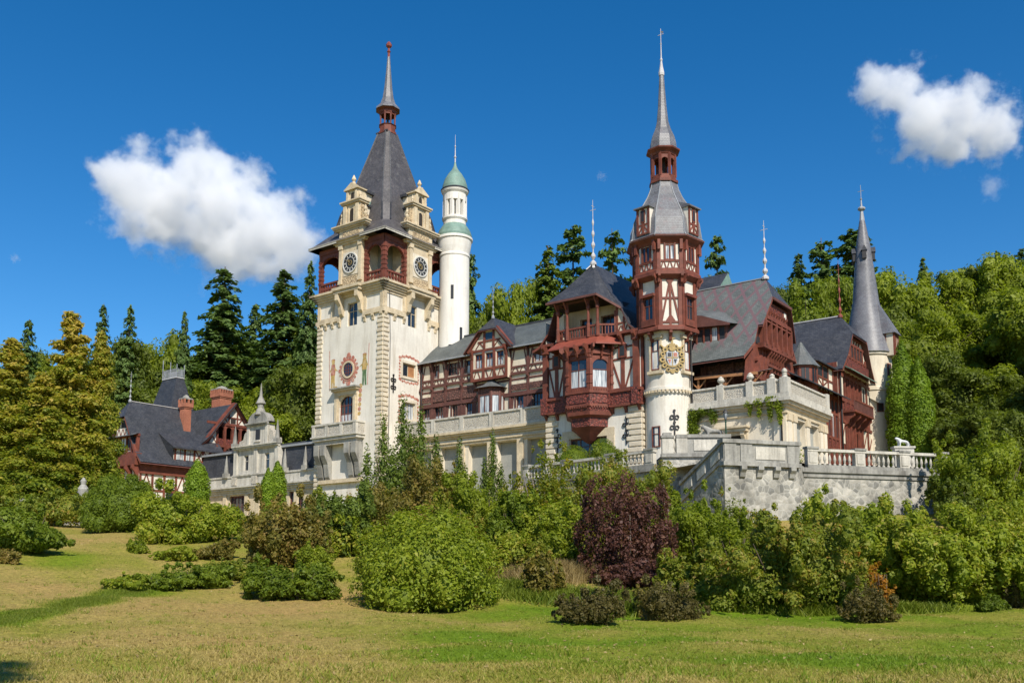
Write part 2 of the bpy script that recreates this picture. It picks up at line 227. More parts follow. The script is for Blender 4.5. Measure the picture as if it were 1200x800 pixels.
# ------------------------------------------------------------------ mesh builder
class Fc:                                           # a wall plane: u runs along it, d stands out of it
    def __init__(s, ox, oy, deg): a = R(deg); s.o = (ox, oy); s.u = (cos(a), sin(a)); s.n = (sin(a), -cos(a))
    def p(s, u, z, d=0): return (s.o[0]+u*s.u[0]+d*s.n[0], s.o[1]+u*s.u[1]+d*s.n[1], z)
BOXF = [(0, 3, 2, 1), (4, 5, 6, 7), (0, 1, 5, 4), (1, 2, 6, 5), (2, 3, 7, 6), (3, 0, 4, 7)]
class M:
    def __init__(s): s.v = []; s.f = []; s.m = []; s.sm = []; s.names = []
    def mi(s, n):
        if n not in s.names: s.names.append(n)
        return s.names.index(n)
    def add(s, vs, fs, mat, smooth=False):
        b = len(s.v); s.v += [tuple(v) for v in vs]; k = s.mi(mat)
        for f in fs: s.f.append(tuple(i+b for i in f)); s.m.append(k); s.sm.append(smooth)
    def poly(s, vs, mat): s.add(vs, [tuple(range(len(vs)))], mat)
    def quad(s, *vs, mat='stone_cream'): s.poly(vs, mat)
    def box(s, x0, x1, y0, y1, z0, z1, mat): s.add([(x0, y0, z0), (x1, y0, z0), (x1, y1, z0), (x0, y1, z0), (x0, y0, z1), (x1, y0, z1), (x1, y1, z1), (x0, y1, z1)], BOXF, mat)
    def fb(s, F, u0, u1, z0, z1, d0, d1, mat):
        s.add([F.p(u0, z0, d1), F.p(u1, z0, d1), F.p(u1, z0, d0), F.p(u0, z0, d0), F.p(u0, z1, d1), F.p(u1, z1, d1), F.p(u1, z1, d0), F.p(u0, z1, d0)], BOXF, mat)
    def fpoly(s, F, pts, d0, d1, mat):              # outline in the wall plane, extruded
        n = len(pts); a = sum(pts[i][0]*pts[(i+1) % n][1]-pts[(i+1) % n][0]*pts[i][1] for i in range(n))
        if a < 0: pts = pts[::-1]
        vs = [F.p(u, z, d1) for u, z in pts]+[F.p(u, z, d0) for u, z in pts]
        fs = [tuple(range(n)), tuple(range(2*n-1, n-1, -1))]+[(i, i+n, (i+1) % n+n, (i+1) % n) for i in range(n)]
        s.add(vs, fs, mat)
    def beam(s, F, u0, z0, u1, z1, w, d0, d1, mat):
        l = sqrt((u1-u0)**2+(z1-z0)**2) or 1; nx, nz = -(z1-z0)/l*w/2, (u1-u0)/l*w/2
        s.fpoly(F, [(u0-nx, z0-nz), (u1-nx, z1-nz), (u1+nx, z1+nz), (u0+nx, z0+nz)], d0, d1, mat)
    def disc(s, F, u, z, r, d0, d1, mat, n=20, rz=None): s.fpoly(F, [(u+r*cos(2*pi*i/n), z+(rz or r)*sin(2*pi*i/n)) for i in range(n)], d0, d1, mat)
    def ring(s, F, u, z, r0, r1, d0, d1, mat, n=24, a0=0, a1=2*pi):
        full = abs(a1-a0) > 6.28
        for i in range(n):
            b0, b1 = a0+(a1-a0)*i/n, a0+(a1-a0)*(i+1)/n
            s.fpoly(F, [(u+r0*cos(b0), z+r0*sin(b0)), (u+r1*cos(b0), z+r1*sin(b0)), (u+r1*cos(b1), z+r1*sin(b1)), (u+r0*cos(b1), z+r0*sin(b1))], d0, d1, mat)
    def bar(s, p0, p1, w, mat, h=None):
        p0, p1 = Vector(p0), Vector(p1); d = (p1-p0).normalized(); up = Vector((0, 0, 1)) if abs(d.z) < .95 else Vector((1, 0, 0))
        a = d.cross(up).normalized(); b = a.cross(d); a *= w/2; b *= (h or w)/2
        s.add([p0-a-b, p0+a-b, p0+a+b, p0-a+b, p1-a-b, p1+a-b, p1+a+b, p1-a+b], [(0, 1, 2, 3), (7, 6, 5, 4), (0, 4, 5, 1), (1, 5, 6, 2), (2, 6, 7, 3), (3, 7, 4, 0)], mat)
    def tube(s, pts, rad, mat, n=7):
        pts = [Vector(p) for p in pts]; rings = []
        for i, p in enumerate(pts):
            d = (pts[min(i+1, len(pts)-1)]-pts[max(i-1, 0)]).normalized(); up = Vector((0, 0, 1)) if abs(d.z) < .9 else Vector((1, 0, 0))
            a = d.cross(up).normalized(); b = a.cross(d); r = rad[i] if hasattr(rad, '__len__') else rad
            rings.append([p+a*r*cos(2*pi*k/n)+b*r*sin(2*pi*k/n) for k in range(n)])
        vs = [v for q in rings for v in q]; fs = [(i*n+k, i*n+(k+1) % n, (i+1)*n+(k+1) % n, (i+1)*n+k) for i in range(len(pts)-1) for k in range(n)]
        fs += [tuple(range(n-1, -1, -1)), tuple((len(pts)-1)*n+k for k in range(n))]; s.add(vs, fs, mat, True)
    def lathe(s, prof, n, cx, cy, mat, rot=0., smooth=None, caps=True):
        ring = lambda r, z: [(cx+r*cos(rot+2*pi*i/n), cy+r*sin(rot+2*pi*i/n), z) for i in range(n)]
        k = len(prof)
        if smooth or n <= 12:
            vs = [v for r, z in prof for v in ring(r, z)]
            s.add(vs, [(j*n+i, j*n+(i+1) % n, (j+1)*n+(i+1) % n, (j+1)*n+i) for j in range(k-1) for i in range(n)], mat, bool(smooth))
        else:
            for j in range(k-1): s.add(ring(*prof[j])+ring(*prof[j+1]), [(i, (i+1) % n, n+(i+1) % n, n+i) for i in range(n)], mat, True)
        if caps: s.add(ring(*prof[0]), [tuple(range(n-1, -1, -1))], mat); s.add(ring(*prof[-1]), [tuple(range(n))], mat)
    def wall(s, F, u0, u1, z0, z1, mat, holes=(), depth=.3, d=0, back='dark_inside', reveal=None):
        us = sorted({u0, u1, *[h[0] for h in holes], *[h[1] for h in holes]}); zs = sorted({z0, z1, *[h[2] for h in holes], *[h[3] for h in holes]})
        for i in range(len(us)-1):
            for j in range(len(zs)-1):
                a, b, c, e = us[i], us[i+1], zs[j], zs[j+1]; mu, mz = (a+b)/2, (c+e)/2
                if any(h[0] < mu < h[1] and h[2] < mz < h[3] for h in holes): continue
                s.poly([F.p(a, c, d), F.p(b, c, d), F.p(b, e, d), F.p(a, e, d)], mat)
        for a, b, c, e in holes:
            i = d-depth; rv = reveal or mat
            s.poly([F.p(a, c, d), F.p(a, e, d), F.p(a, e, i), F.p(a, c, i)], rv); s.poly([F.p(b, e, d), F.p(b, c, d), F.p(b, c, i), F.p(b, e, i)], rv)
            s.poly([F.p(a, c, i), F.p(b, c, i), F.p(b, c, d), F.p(a, c, d)], rv); s.poly([F.p(a, e, d), F.p(b, e, d), F.p(b, e, i), F.p(a, e, i)], rv)
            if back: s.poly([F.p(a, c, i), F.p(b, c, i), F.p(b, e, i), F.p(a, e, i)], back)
    def build(s, name, parent=None, label=None, loc=None):
        me = bpy.data.meshes.new(name); me.from_pydata(s.v, [], s.f)
        for n in s.names: me.materials.append(MATS[n])
        me.polygons.foreach_set('material_index', s.m); me.polygons.foreach_set('use_smooth', s.sm); me.update()
        o = bpy.data.objects.new(name, me); COL.objects.link(o)
        if parent: o.parent = parent
        if loc: o.location = loc
        if label: o['label'] = label
        return o
def empty(name, loc=(0, 0, 0), rz=0):
    o = bpy.data.objects.new(name, None); o.empty_display_size = .3; COL.objects.link(o); o.location = loc; o.rotation_euler = (0, 0, rz); return o
def tag(o, label, cat, group=None):
    o['label'] = label; o['category'] = cat
    if group: o['group'] = group
    return o
def kind(o, k): o['kind'] = k; return o
def arc(u, z, r, a0, a1, n=10, rz=None): return [(u+r*cos(a0+(a1-a0)*i/n), z+(rz or r)*sin(a0+(a1-a0)*i/n)) for i in range(n+1)]
def window(parent, F, u0, u1, z0, z1, d=-.22, fr='red_timber', cols=2, rows=2, pane='glass', low=None, arch=False, fw=.1, name='window'):
    m = M(); m.fb(F, u0, u0+fw, z0, z1, d, d+.12, fr); m.fb(F, u1-fw, u1, z0, z1, d, d+.12, fr); m.fb(F, u0+fw, u1-fw, z1-fw, z1, d, d+.115, fr); m.fb(F, u0+fw, u1-fw, z0, z0+fw, d, d+.115, fr)
    a, b, c, e = u0+fw, u1-fw, z0+fw, z1-fw
    zz = [c+(e-c)*j/rows for j in range(rows+1)]
    if rows == 2: zz[1] = c+(e-c)*.64
    for j in range(rows): m.poly([F.p(a, zz[j], d+.02), F.p(b, zz[j], d+.02), F.p(b, zz[j+1], d+.02), F.p(a, zz[j+1], d+.02)], (low or pane) if j == 0 else pane)
    for i in range(1, cols): u = a+(b-a)*i/cols; m.fb(F, u-.035, u+.035, c, e, d+.021, d+.09, fr)
    for j in range(1, rows): m.fb(F, a, b, zz[j]-.035, zz[j]+.035, d+.021, d+.085, fr)
    if arch:
        r = (u1-u0)/2; um = (u0+u1)/2; pts = [(u0, z1), (u0, z1-r)]+arc(um, z1-r, r, pi, pi/2, 6); m.fpoly(F, pts, d+.1, -.01, arch)
        pts = [(u1, z1), (u1, z1-r)]+arc(um, z1-r, r, 0, pi/2, 6); m.fpoly(F, pts, d+.1, -.01, arch)
    return m.build(name, parent)
def finial(parent, x, y, z, h, mat='pale_metal', r=.22, name='finial'):
    m = M(); pr = [(r*1.3, z-.15), (r*1.3, z+.1), (r*.5, z+.35)]
    k = 4
    for i in range(k):
        a = z+.4+h*.7*i/k; w = r*(1-.7*i/k); pr += [(w*.28, a), (w*.95, a+h*.05), (w*.95, a+h*.075), (w*.28, a+h*.12)]
    pr += [(r*.14, z+h*.75), (.025, z+h)]
    m.lathe(pr, 8, x, y, mat); m.bar((x-r*1.3, y, z+h*.84), (x+r*1.3, y, z+h*.84), .05, mat); m.bar((x, y-r*.9, z+h*.9), (x, y+r*.9, z+h*.9), .05, mat)
    return m.build(name, parent)
# ================================================================== THE CASTLE (own axes, one thing, each tower and wing a part)
castle = empty('castle', (OX, OY, 0), CA)
tag(castle, 'large cream and red half-timbered castle with spired towers standing on the terraced hill', 'castle')
RT, BT = 'red_timber', 'brown_timber'
def posts(m, F, us, z0, z1, mat, w=.24, d1=.10): [m.fb(F, u-w/2, u+w/2, z0, z1, -.02, d1, mat) for u in us]
def rails(m, F, zs, u0, u1, mat, w=.22, d1=.085): [m.fb(F, u0, u1, z-w/2, z+w/2, -.02, d1, mat) for z in zs]
def vbrace(m, F, u0, u1, z0, z1, mat, w=.18, inv=False):
    um = (u0+u1)/2
    for a in (u0, u1): m.beam(F, a, z1 if inv else z0, um, z0 if inv else z1, w, -.02, .07, mat)
def xbrace(m, F, u0, u1, z0, z1, mat, w=.16): m.beam(F, u0, z0, u1, z1, w, -.02, .07, mat); m.beam(F, u0, z1, u1, z0, w, -.02, .062, mat)
def sbrace(m, F, u0, u1, z0, z1, mat, n=3):         # little fan braces under a sill
    st = (u1-u0)/n
    for i in range(n):
        a = u0+st*i; m.beam(F, a+st*.08, z0, a+st*.42, z1, .13, -.02, .06, mat); m.beam(F, a+st*.92, z0, a+st*.58, z1, .13, -.02, .06, mat)
def quoins(m, F, u, side, z0, z1, mat, h=.62, a=1.12, b=.98, d=.16):
    k = 0; z = z0
    while z < z1-.2:
        L = a if k % 2 == 0 else b; e = min(z+h-.06, z1); lo, hi = (u, u+L) if side > 0 else (u-L, u)
        pts = [F.p(lo, z, 0), F.p(hi, z, 0), F.p(hi, e, 0), F.p(lo, e, 0)]; i = .09
        inn = [F.p(lo+i*(side < 0), z+i, d), F.p(hi-i*(side > 0), z+i, d), F.p(hi-i*(side > 0), e-i, d), F.p(lo+i*(side < 0), e-i, d)]
        m.add(pts+inn, [(0, 1, 5, 4), (1, 2, 6, 5), (2, 3, 7, 6), (3, 0, 4, 7), (4, 5, 6, 7)], mat); z += h; k += 1
def cornice(m, F, u0, u1, z, mat, steps=((.0, .25, .25), (.25, .2, .45), (.45, .18, .65)), ends=True):
    for dz, h, d in steps: m.fb(F, u0-(d if ends else 0), u1+(d if ends else 0), z+dz, z+dz+h, -.05, d, mat)
def brackets(m, F, us, z0, z1, d, mat, w=.28):
    for u in us:
        pr = [(0, z1), (d, z1), (d, z1-(z1-z0)*.3), (d*.55, z1-(z1-z0)*.55), (d*.35, z0+(z1-z0)*.1), (d*.12, z0), (0, z0)]
        n = len(pr); vs = [F.p(u-w/2, z, dd) for dd, z in pr]+[F.p(u+w/2, z, dd) for dd, z in pr]
        m.add(vs, [tuple(range(n)), tuple(range(2*n-1, n-1, -1))]+[(i, i+n, (i+1) % n+n, (i+1) % n) for i in range(n)], mat)
def hole(u, z, w, h): return (u-w/2, u+w/2, z, z+h)
def anchor(parent, F, u, z0, z1):
    m = M(); h = z1-z0; m.fb(F, u-.07, u+.07, z0, z1, 0, .12, 'iron')
    for k, zz in enumerate((z0+h*.3, z0+h*.72)):
        for s in (-1, 1): m.ring(F, u+s*.27, zz, .15, .24, .02, .13, 'iron', 12)
    m.disc(F, u, z1-.05, .15, .02, .14, 'iron', 10); m.disc(F, u, z0+h*.5, .15, .02, .14, 'iron', 10)
    return m.build('wall_anchor', parent)
# ------------------------------------------------------------------ clock tower
X0, X1, Y0_, Y1_ = -52.6, -39.9, -3.0, 10.2
FL = Fc(X0, Y0_, 0)                                  # front-left face, u = x - X0
FR = Fc(X1, Y0_, 90)                                 # front-right face, u = y - Y0_
FB = Fc(X1, Y1_, 180); FX = Fc(X0, Y1_, 270)
LW, LD = X1-X0, Y1_-Y0_
ul = lambda x: x-X0
ur = lambda y: y-Y0_
m = M()
hl = [(ul(-46.75), ul(-44.85), 35.5, 38.7), (ul(-47.9), ul(-45.1), 22.3, 25.9)]
hr = [(ur(1.7), ur(3.45), 35.5, 38.5), (ur(.75), ur(3.3), 28.5, 30.3), (ur(.75), ur(3.3), 22.7, 25.0)]
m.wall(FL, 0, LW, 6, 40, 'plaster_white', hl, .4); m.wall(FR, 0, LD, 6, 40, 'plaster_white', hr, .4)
m.wall(FB, 0, LW, 6, 40, 'plaster_white'); m.wall(FX, 0, LD, 6, 40, 'plaster_white')
tower = m.build('clock_tower', castle)
tower['label'] = 'tall square clock tower with corner loggias and steep dark roof'
for F, Ln, G in ((FL, LW, FR), (FR, LD, FB), (FB, LW, FX), (FX, LD, FL)):
    m = M(); quoins(m, F, Ln, -1, 9, 36.2, 'quoin_stone'); quoins(m, G, 0, 1, 9, 36.2, 'quoin_stone'); m.build('corner_stones', tower)
m = M()
for F, Ln, g0, g1 in ((FL, LW, ul(-48.0), ul(-43.6)), (FR, LD, ur(1.1), ur(5.6)), (FB, LW, 4, 8), (FX, LD, 3, 7)):
    for a, b in ((0, g0), (g1, Ln)):
        m.fb(F, a-(.25 if a == 0 else 0), b+(.25 if b == Ln else 0), 36.5, 37.0, -.05, .26, 'stone_cream'); m.fb(F, a, b, 37.0, 37.25, -.05, .14, 'stone_cream')
        k = max(2, int((b-a)/1.05)); us = [a+.25+(b-a-.5)*i/(k-1) for i in range(k)]; brackets(m, F, us, 35.6, 36.5, .3, 'stone_cream', .42)
        for i, u in enumerate(us):
            if i % 2 == 0: m.fb(F, u-.26, u+.26, 37.25, 39.4, -.05, .16, 'stone_cream')
        m.fb(F, a, b, 39.2, 39.55, -.05, .12, 'stone_cream')
    cornice(m, F, 0, Ln, 39.9, 'stone_cream', ((-.35, .3, .3), (-.05, .28, .5), (.23, .3, .72), (.53, .3, .95)))
    brackets(m, F, [g0+.3, g1-.3], 37.0, 40.0, 1.25, 'stone_cream', .62)
    m.fb(F, g0-.25, g1+.25, 39.95, 40.35, -.05, 1.3, 'stone_cream'); m.fb(F, g0-.4, g1+.4, 40.35, 40.75, -.05, 1.5, 'stone_cream')
m.build('cornice', tower)
# core of the clock storey and clock bays
m = M(); m.box(X0+2.7, X1-2.7, Y0_+2.5, Y1_-2.5, 40.5, 49, 'grey_inside'); m.box(X0-.3, X1+.3, Y0_-.3, Y1_+.3, 40.55, 40.8, 'stone_cream')
m.build('loggia_core', tower)
def clock_bay(F, g0, g1, clocked=True):
    c = (g0+g1)/2; m = M()
    m.fb(F, g0, g1, 40.75, 47.3, -2.6, .45, 'stone_cream')
    for a in (g0, g1-.62): m.fb(F, a+.04, a+.6, 41.9, 46.3, .4, .68, 'stone_cream'); m.fb(F, a-.05, a+.7, 46.3, 46.9, .4, .78, 'stone_cream'); m.fb(F, a-.02, a+.66, 41.4, 41.9, .4, .76, 'stone_cream')
    m.fb(F, g0+.7, g1-.7, 41.0, 42.2, .42, .58, 'carved_cream'); m.fb(F, g0+.65, g1-.65, 42.45, 45.75, .42, .52, 'plaster_cream')
    cornice(m, F, g0, g1, 46.9, 'stone_cream', ((0, .25, .7), (.25, .25, .9), (.5, .22, 1.1))); m.fb(F, g0-.1, g1+.1, 47.6, 49.0, -1.5, .55, 'stone_cream'); m.fb(F, g0+.6, g1-.6, 47.85, 48.75, .5, .62, 'carved_cream')
    cornice(m, F, g0, g1, 49.0, 'stone_cream', ((0, .2, .75), (.2, .25, 1.0), (.45, .18, 1.15)))
    # gable storeys
    w = 1.55; m.fb(F, c-w, c+w, 49.6, 52.5, -1.0, .45, 'stone_cream')
    for s in (-1, 1):
        m.fb(F, c+s*1.18-.28, c+s*1.18+.28, 49.7, 52.3, .4, .72, 'stone_cream'); m.fb(F, c+s*.55-.1, c+s*.55+.1, 49.8, 52.0, .4, .6, 'stone_cream')
        m.fpoly(F, [(c+s*w, 49.6), (c+s*(w+.95), 49.6), (c+s*(w+.95), 50.6), (c+s*(w+.55), 50.9), (c+s*(w+.5), 51.6), (c+s*(w+.15), 51.9), (c+s*w, 52.4)], -.3, .3, 'carved_cream')
        m.lathe([(.22, 50.6), (.28, 50.8), (.1, 51.1), (.2, 51.4), (.04, 52.0)], 8, *F.p(c+s*(w+.75), 0, .1)[:2], 'stone_cream')
        m.lathe([(.2, 52.9), (.26, 53.1), (.1, 53.4), (.16, 53.6), (.03, 54.1)], 8, *F.p(c+s*1.35, 0, .2)[:2], 'stone_cream')
    m.fpoly(F, [(c-.38, 49.9), (c+.38, 49.9)]+arc(c, 51.5, .38, 0, pi, 8), .44, .47, 'dark_inside')
    m.fb(F, c-w-.3, c+w+.3, 52.5, 52.75, -1, .8, 'stone_cream'); m.fb(F, c-w-.45, c+w+.45, 52.75, 52.95, -1, .95, 'stone_cream')
    m.fb(F, c-1.15, c+1.15, 52.95, 54.5, -1, .4, 'stone_cream')
    for s in (-1, 1): m.fb(F, c+s*.85-.2, c+s*.85+.2, 53.0, 54.4, .35, .6, 'stone_cream')
    m.fpoly(F, [(c-.3, 53.15), (c+.3, 53.15)]+arc(c, 53.85, .3, 0, pi, 6), .39, .42, 'dark_inside')
    m.fb(F, c-1.4, c+1.4, 54.5, 54.7, -1, .75, 'stone_cream'); m.fpoly(F, [(c-1.45, 54.7), (c+1.45, 54.7), (c, 55.55)], -.9, .7, 'stone_cream')
    m.lathe([(.3, 55.2), (.3, 55.6), (.15, 55.75), (.34, 56.05), (.22, 56.35), (.06, 56.7)], 8, *F.p(c, 0, .2)[:2], 'stone_cream')
    bay = m.build('clock_bay', tower)
    m = M()                                          # timber dormer joining the stone gable to the roof
    m.fb(F, c-1.45, c+1.45, 49.3, 52.2, -3.6, -.95, 'plaster_cream'); m.fb(F, c-1.7, c+1.7, 52.2, 52.5, -3.9, -.9, 'slate_dark'); m.fb(F, c-1.3, c+1.3, 52.5, 53.2, -3.9, -.95, 'copper'); m.fb(F, c-1.2, c+1.2, 53.2, 54.2, -3.9, -.95, 'plaster_cream')
    for u in (-1.48, 1.22): m.fb(F, c+u, c+u+.26, 49.3, 52.2, -2.3, -2.0, 'brown_timber'); m.fb(F, c+u*.82, c+u*.82+.22, 53.2, 54.2, -2.4, -2.15, 'brown_timber')
    m.fb(F, c-1.6, c+1.6, 54.2, 54.55, -4.2, -.9, 'slate_dark'); m.build('roof_dormer', tower)
    if clocked:
        m = M(); z = 44.15; r = 1.36
        m.disc(F, c, z, r, .5, .60, 'clock_black', 32); m.ring(F, c, z, r*.93, r*1.06, .5, .68, 'clock_white', 32); m.ring(F, c, z, r*.54, r*.60, .6, .63, 'clock_white', 24)
        for k in range(12):
            a = pi/2-k*pi/6; m.beam(F, c+r*.66*cos(a), z+r*.66*sin(a), c+r*.86*cos(a), z+r*.86*sin(a), .15 if k % 3 == 0 else .09, .6, .64, 'clock_white')
        m.ring(F, c, z, r*.2, r*.28, .6, .64, 'gold', 16)
        face = m.build('clock_face', tower); m = M()
        for a, l, w2 in ((pi/2-R(320), .5, .11), (pi/2-R(300), .8, .075)): m.beam(F, c-.2*cos(a), z-.2*sin(a), c+r*l*cos(a), z+r*l*sin(a), w2, .645, .69, 'gold')
        m.build('clock_hands', tower)
clock_bay(FL, ul(-48.0), ul(-43.6)); clock_bay(FR, ur(1.2), ur(5.7)); clock_bay(FB, 4.2, 8.4, False); clock_bay(FX, 4.3, 8.8, False)
# corner loggias in red timber
gL = (ul(-48.0), ul(-43.6)); gR = (ur(1.2), ur(5.7))
def loggia_run(m, F, a, b):
    w = .42; n = 1 if b-a < 5 else 2; h = 40.85
    for u in (a+w/2, b-w/2):
        m.fb(F, u-w/2, u+w/2, h, 46.9, -.45, .1, RT)
        for zz in [h+1.5+.62*i for i in range(6)]: m.fb(F, u-w/2-.07, u+w/2+.07, zz, zz+.3, -.5, .16, RT)
    pts = [(a+w, 46.9), (a+w, 44.6)]+arc((a+b)/2, 44.6, (b-a)/2-w, pi, 0, 12, 1.35)[1:]+[(b-w, 46.9)]
    half = (a+b)/2; top = 44.6+1.35
    L_ = [(a+w, 46.9), (a+w, 44.2)]+arc(half, 44.6, (b-a)/2-w, pi, pi/2, 8, 1.35)+[(half, 46.9)]
    R_ = [(b-w, 46.9), (b-w, 44.2)]+arc(half, 44.6, (b-a)/2-w, 0, pi/2, 8, 1.35)+[(half, 46.9)]
    m.fpoly(F, L_, -.3, .02, RT); m.fpoly(F, R_, -.3, .02, RT)
    for q in (L_, R_):
        for (p0, p1) in zip(q[1:9], q[2:10]): m.fb(F, (p0[0]+p1[0])/2-.09, (p0[0]+p1[0])/2+.09, (p0[1]+p1[1])/2, (p0[1]+p1[1])/2+.2, .02, .12, RT)
    m.fb(F, a, b, 46.5, 47.2, -.4, .14, RT); m.fb(F, a+w, b-w, 42.15, 42.4, -.3, .08, RT); m.fb(F, a+w, b-w, h, h+.25, -.3, .06, RT)
    k = max(3, int((b-a-2*w)/.52))
    for i in range(k):
        u = a+w+(b-a-2*w)*(i+.5)/k; m.fb(F, u-.13, u+.13, h+.25, 42.15, -.2, -.02, RT); m.disc(F, u, h+.75, .2, -.24, .02, RT, 8)
def corner_loggia(F1, a1, b1, F2, a2, b2):
    m = M(); loggia_run(m, F1, a1, b1); loggia_run(m, F2, a2, b2); return m.build('loggia', tower)
corner_loggia(FL, gL[1], LW, FR, 0, gR[0]); corner_loggia(FR, gR[1], LD, FB, 0, 4.2); corner_loggia(FX, 8.8, LD, FL, 0, gL[0]); corner_loggia(FB, 8.4, LW, FX, 0, 4.3)
# eaves and main roof
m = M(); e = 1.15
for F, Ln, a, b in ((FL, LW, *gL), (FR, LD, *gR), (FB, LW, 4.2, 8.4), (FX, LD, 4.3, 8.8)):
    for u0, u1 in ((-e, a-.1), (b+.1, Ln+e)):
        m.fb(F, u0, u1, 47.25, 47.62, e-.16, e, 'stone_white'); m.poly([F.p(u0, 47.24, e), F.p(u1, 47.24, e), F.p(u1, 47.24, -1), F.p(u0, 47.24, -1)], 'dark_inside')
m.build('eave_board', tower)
m = M(); cx, cy2 = (X0+X1)/2, (Y0_+Y1_)/2
def sq(hx, hy, z, ch): return [(cx-hx+ch, cy2-hy, z), (cx+hx-ch, cy2-hy, z), (cx+hx, cy2-hy+ch, z), (cx+hx, cy2+hy-ch, z), (cx+hx-ch, cy2+hy, z), (cx-hx+ch, cy2+hy, z), (cx-hx, cy2+hy-ch, z), (cx-hx, cy2-hy+ch, z)]
lv = [(LW/2+e+.05, LD/2+e+.05, 47.5, .12), (LW/2+e-.5, LD/2+e-.5, 47.95, .15), (5.5, 5.5, 49.9, .8), (4.95, 4.95, 52.6, .85), (3.4, 3.4, 57.2, .7), (2.05, 2.05, 62.0, .5), (1.15, 1.15, 65.3, .35)]
vs = [p for q in lv for p in sq(*q)]; m.add(vs, [(j*8+i, j*8+(i+1) % 8, (j+1)*8+(i+1) % 8, (j+1)*8+i) for j in range(len(lv)-1) for i in range(8)], 'slate_tower')
for i in range(8):                                   # lead-covered hips
    for j in range(2, len(lv)-1): m.bar(vs[j*8+i], vs[(j+1)*8+i], .16, 'slate_dark')
m.bar((cx-1.15, cy2-1.15, 65.35), (cx+1.15, cy2-1.15, 65.35), .18, 'slate_dark')
m.build('roof', tower)
m = M(); m.lathe([(1.35, 65.2), (1.35, 65.5), (1.2, 65.6), (1.2, 66.4), (1.35, 66.55)], 8, cx, cy2, RT, pi/8)
for i in range(8):
    a = pi/8+i*pi/4; m.lathe([(.17, 66.5), (.12, 66.7), (.12, 68.1), (.2, 68.4)], 6, cx+1.1*cos(a), cy2+1.1*sin(a), RT)
    a2 = a+pi/8; m.bar((cx+1.1*cos(a), cy2+1.1*sin(a), 68.3), (cx+1.1*cos(a+pi/4), cy2+1.1*sin(a+pi/4), 68.3), .16, RT, .35)
m.lathe([(.16, 66.5), (.16, 68.6)], 8, cx, cy2, 'dark_inside'); m.lathe([(1.3, 68.4), (1.35, 68.7), (1.7, 68.95)], 8, cx, cy2, RT, pi/8); m.build('lantern', tower)
m = M(); m.lathe([(1.85, 68.95), (1.75, 69.2), (1.15, 69.9), (.85, 70.8), (.62, 72.4), (.38, 75), (.2, 77.3)], 8, cx, cy2, 'slate_spire', pi/8); m.build('spire', tower)
m = M(); m.lathe([(.2, 77.2), (.16, 77.9), (.3, 78.1), (.16, 78.3), (.14, 78.6), (.42, 78.9), (.45, 79.2), (.25, 79.5), (.05, 79.7)], 8, cx, cy2, 'red_metal'); m.build('finial', tower)
# windows and wall decoration, front-left face
window(tower, FL, *hl[0], fr='stone_cream', cols=2, rows=2, d=-.3); window(tower, FL, *hl[1], fr=RT, cols=4, rows=3, d=-.3, low='curtained_glass', arch='stone_cream')
m = M(); a, b = hl[1][0], hl[1][1]
for s, u in ((-1, a), (1, b)): m.fb(FL, u+(-.75 if s < 0 else .0), u+(0 if s < 0 else .75), 21.5, 26.0, -.02, .24, 'stone_cream'); m.fb(FL, u+(-.6 if s < 0 else .15), u+(-.15 if s < 0 else .6), 22.2, 25.6, .2, .42, 'stone_cream')
m.fb(FL, a-.75, b+.75, 26.0, 26.6, -.02, .3, 'stone_cream'); m.fb(FL, a-1.0, b+1.0, 26.6, 26.85, -.02, .7, 'stone_cream'); m.fb(FL, a-1.15, b+1.15, 26.85, 27.05, -.02, .95, 'stone_grey'); m.fb(FL, a-.1, b+.1, 21.6, 22.28, -.02, .5, 'red_metal')
m.build('window_surround', tower)
m = M(); c, z = ul(-46.3), 29.5
m.disc(FL, c, z, 1.0, .0, .05, 'glass', 24); m.ring(FL, c, z, .95, 1.2, 0, .16, 'stone_cream', 24)
for k in range(-1, 2): m.fb(FL, c+k*.42-.03, c+k*.42+.03, z-.85, z+.85, .05, .09, RT); m.fb(FL, c-.85, c+.85, z+k*.42-.03, z+k*.42+.03, .05, .085, RT)
m.build('window', tower, 'small round window in a red painted wreath')
m = M()
m.ring(FL, c, z, 1.22, 1.55, .0, .07, 'paint_red', 28)
for k in range(18):
    a = 2*pi*k/18; m.disc(FL, c+1.68*cos(a), z+1.68*sin(a)*(1.05), .2 if k % 3 else .3, 0, .03, 'paint_red', 9)
m.disc(FL, c, z+2.0, .36, 0, .032, 'paint_red', 10); m.disc(FL, c, z-1.95, .36, 0, .032, 'paint_red', 10)
m.build('painted_wreath', tower)
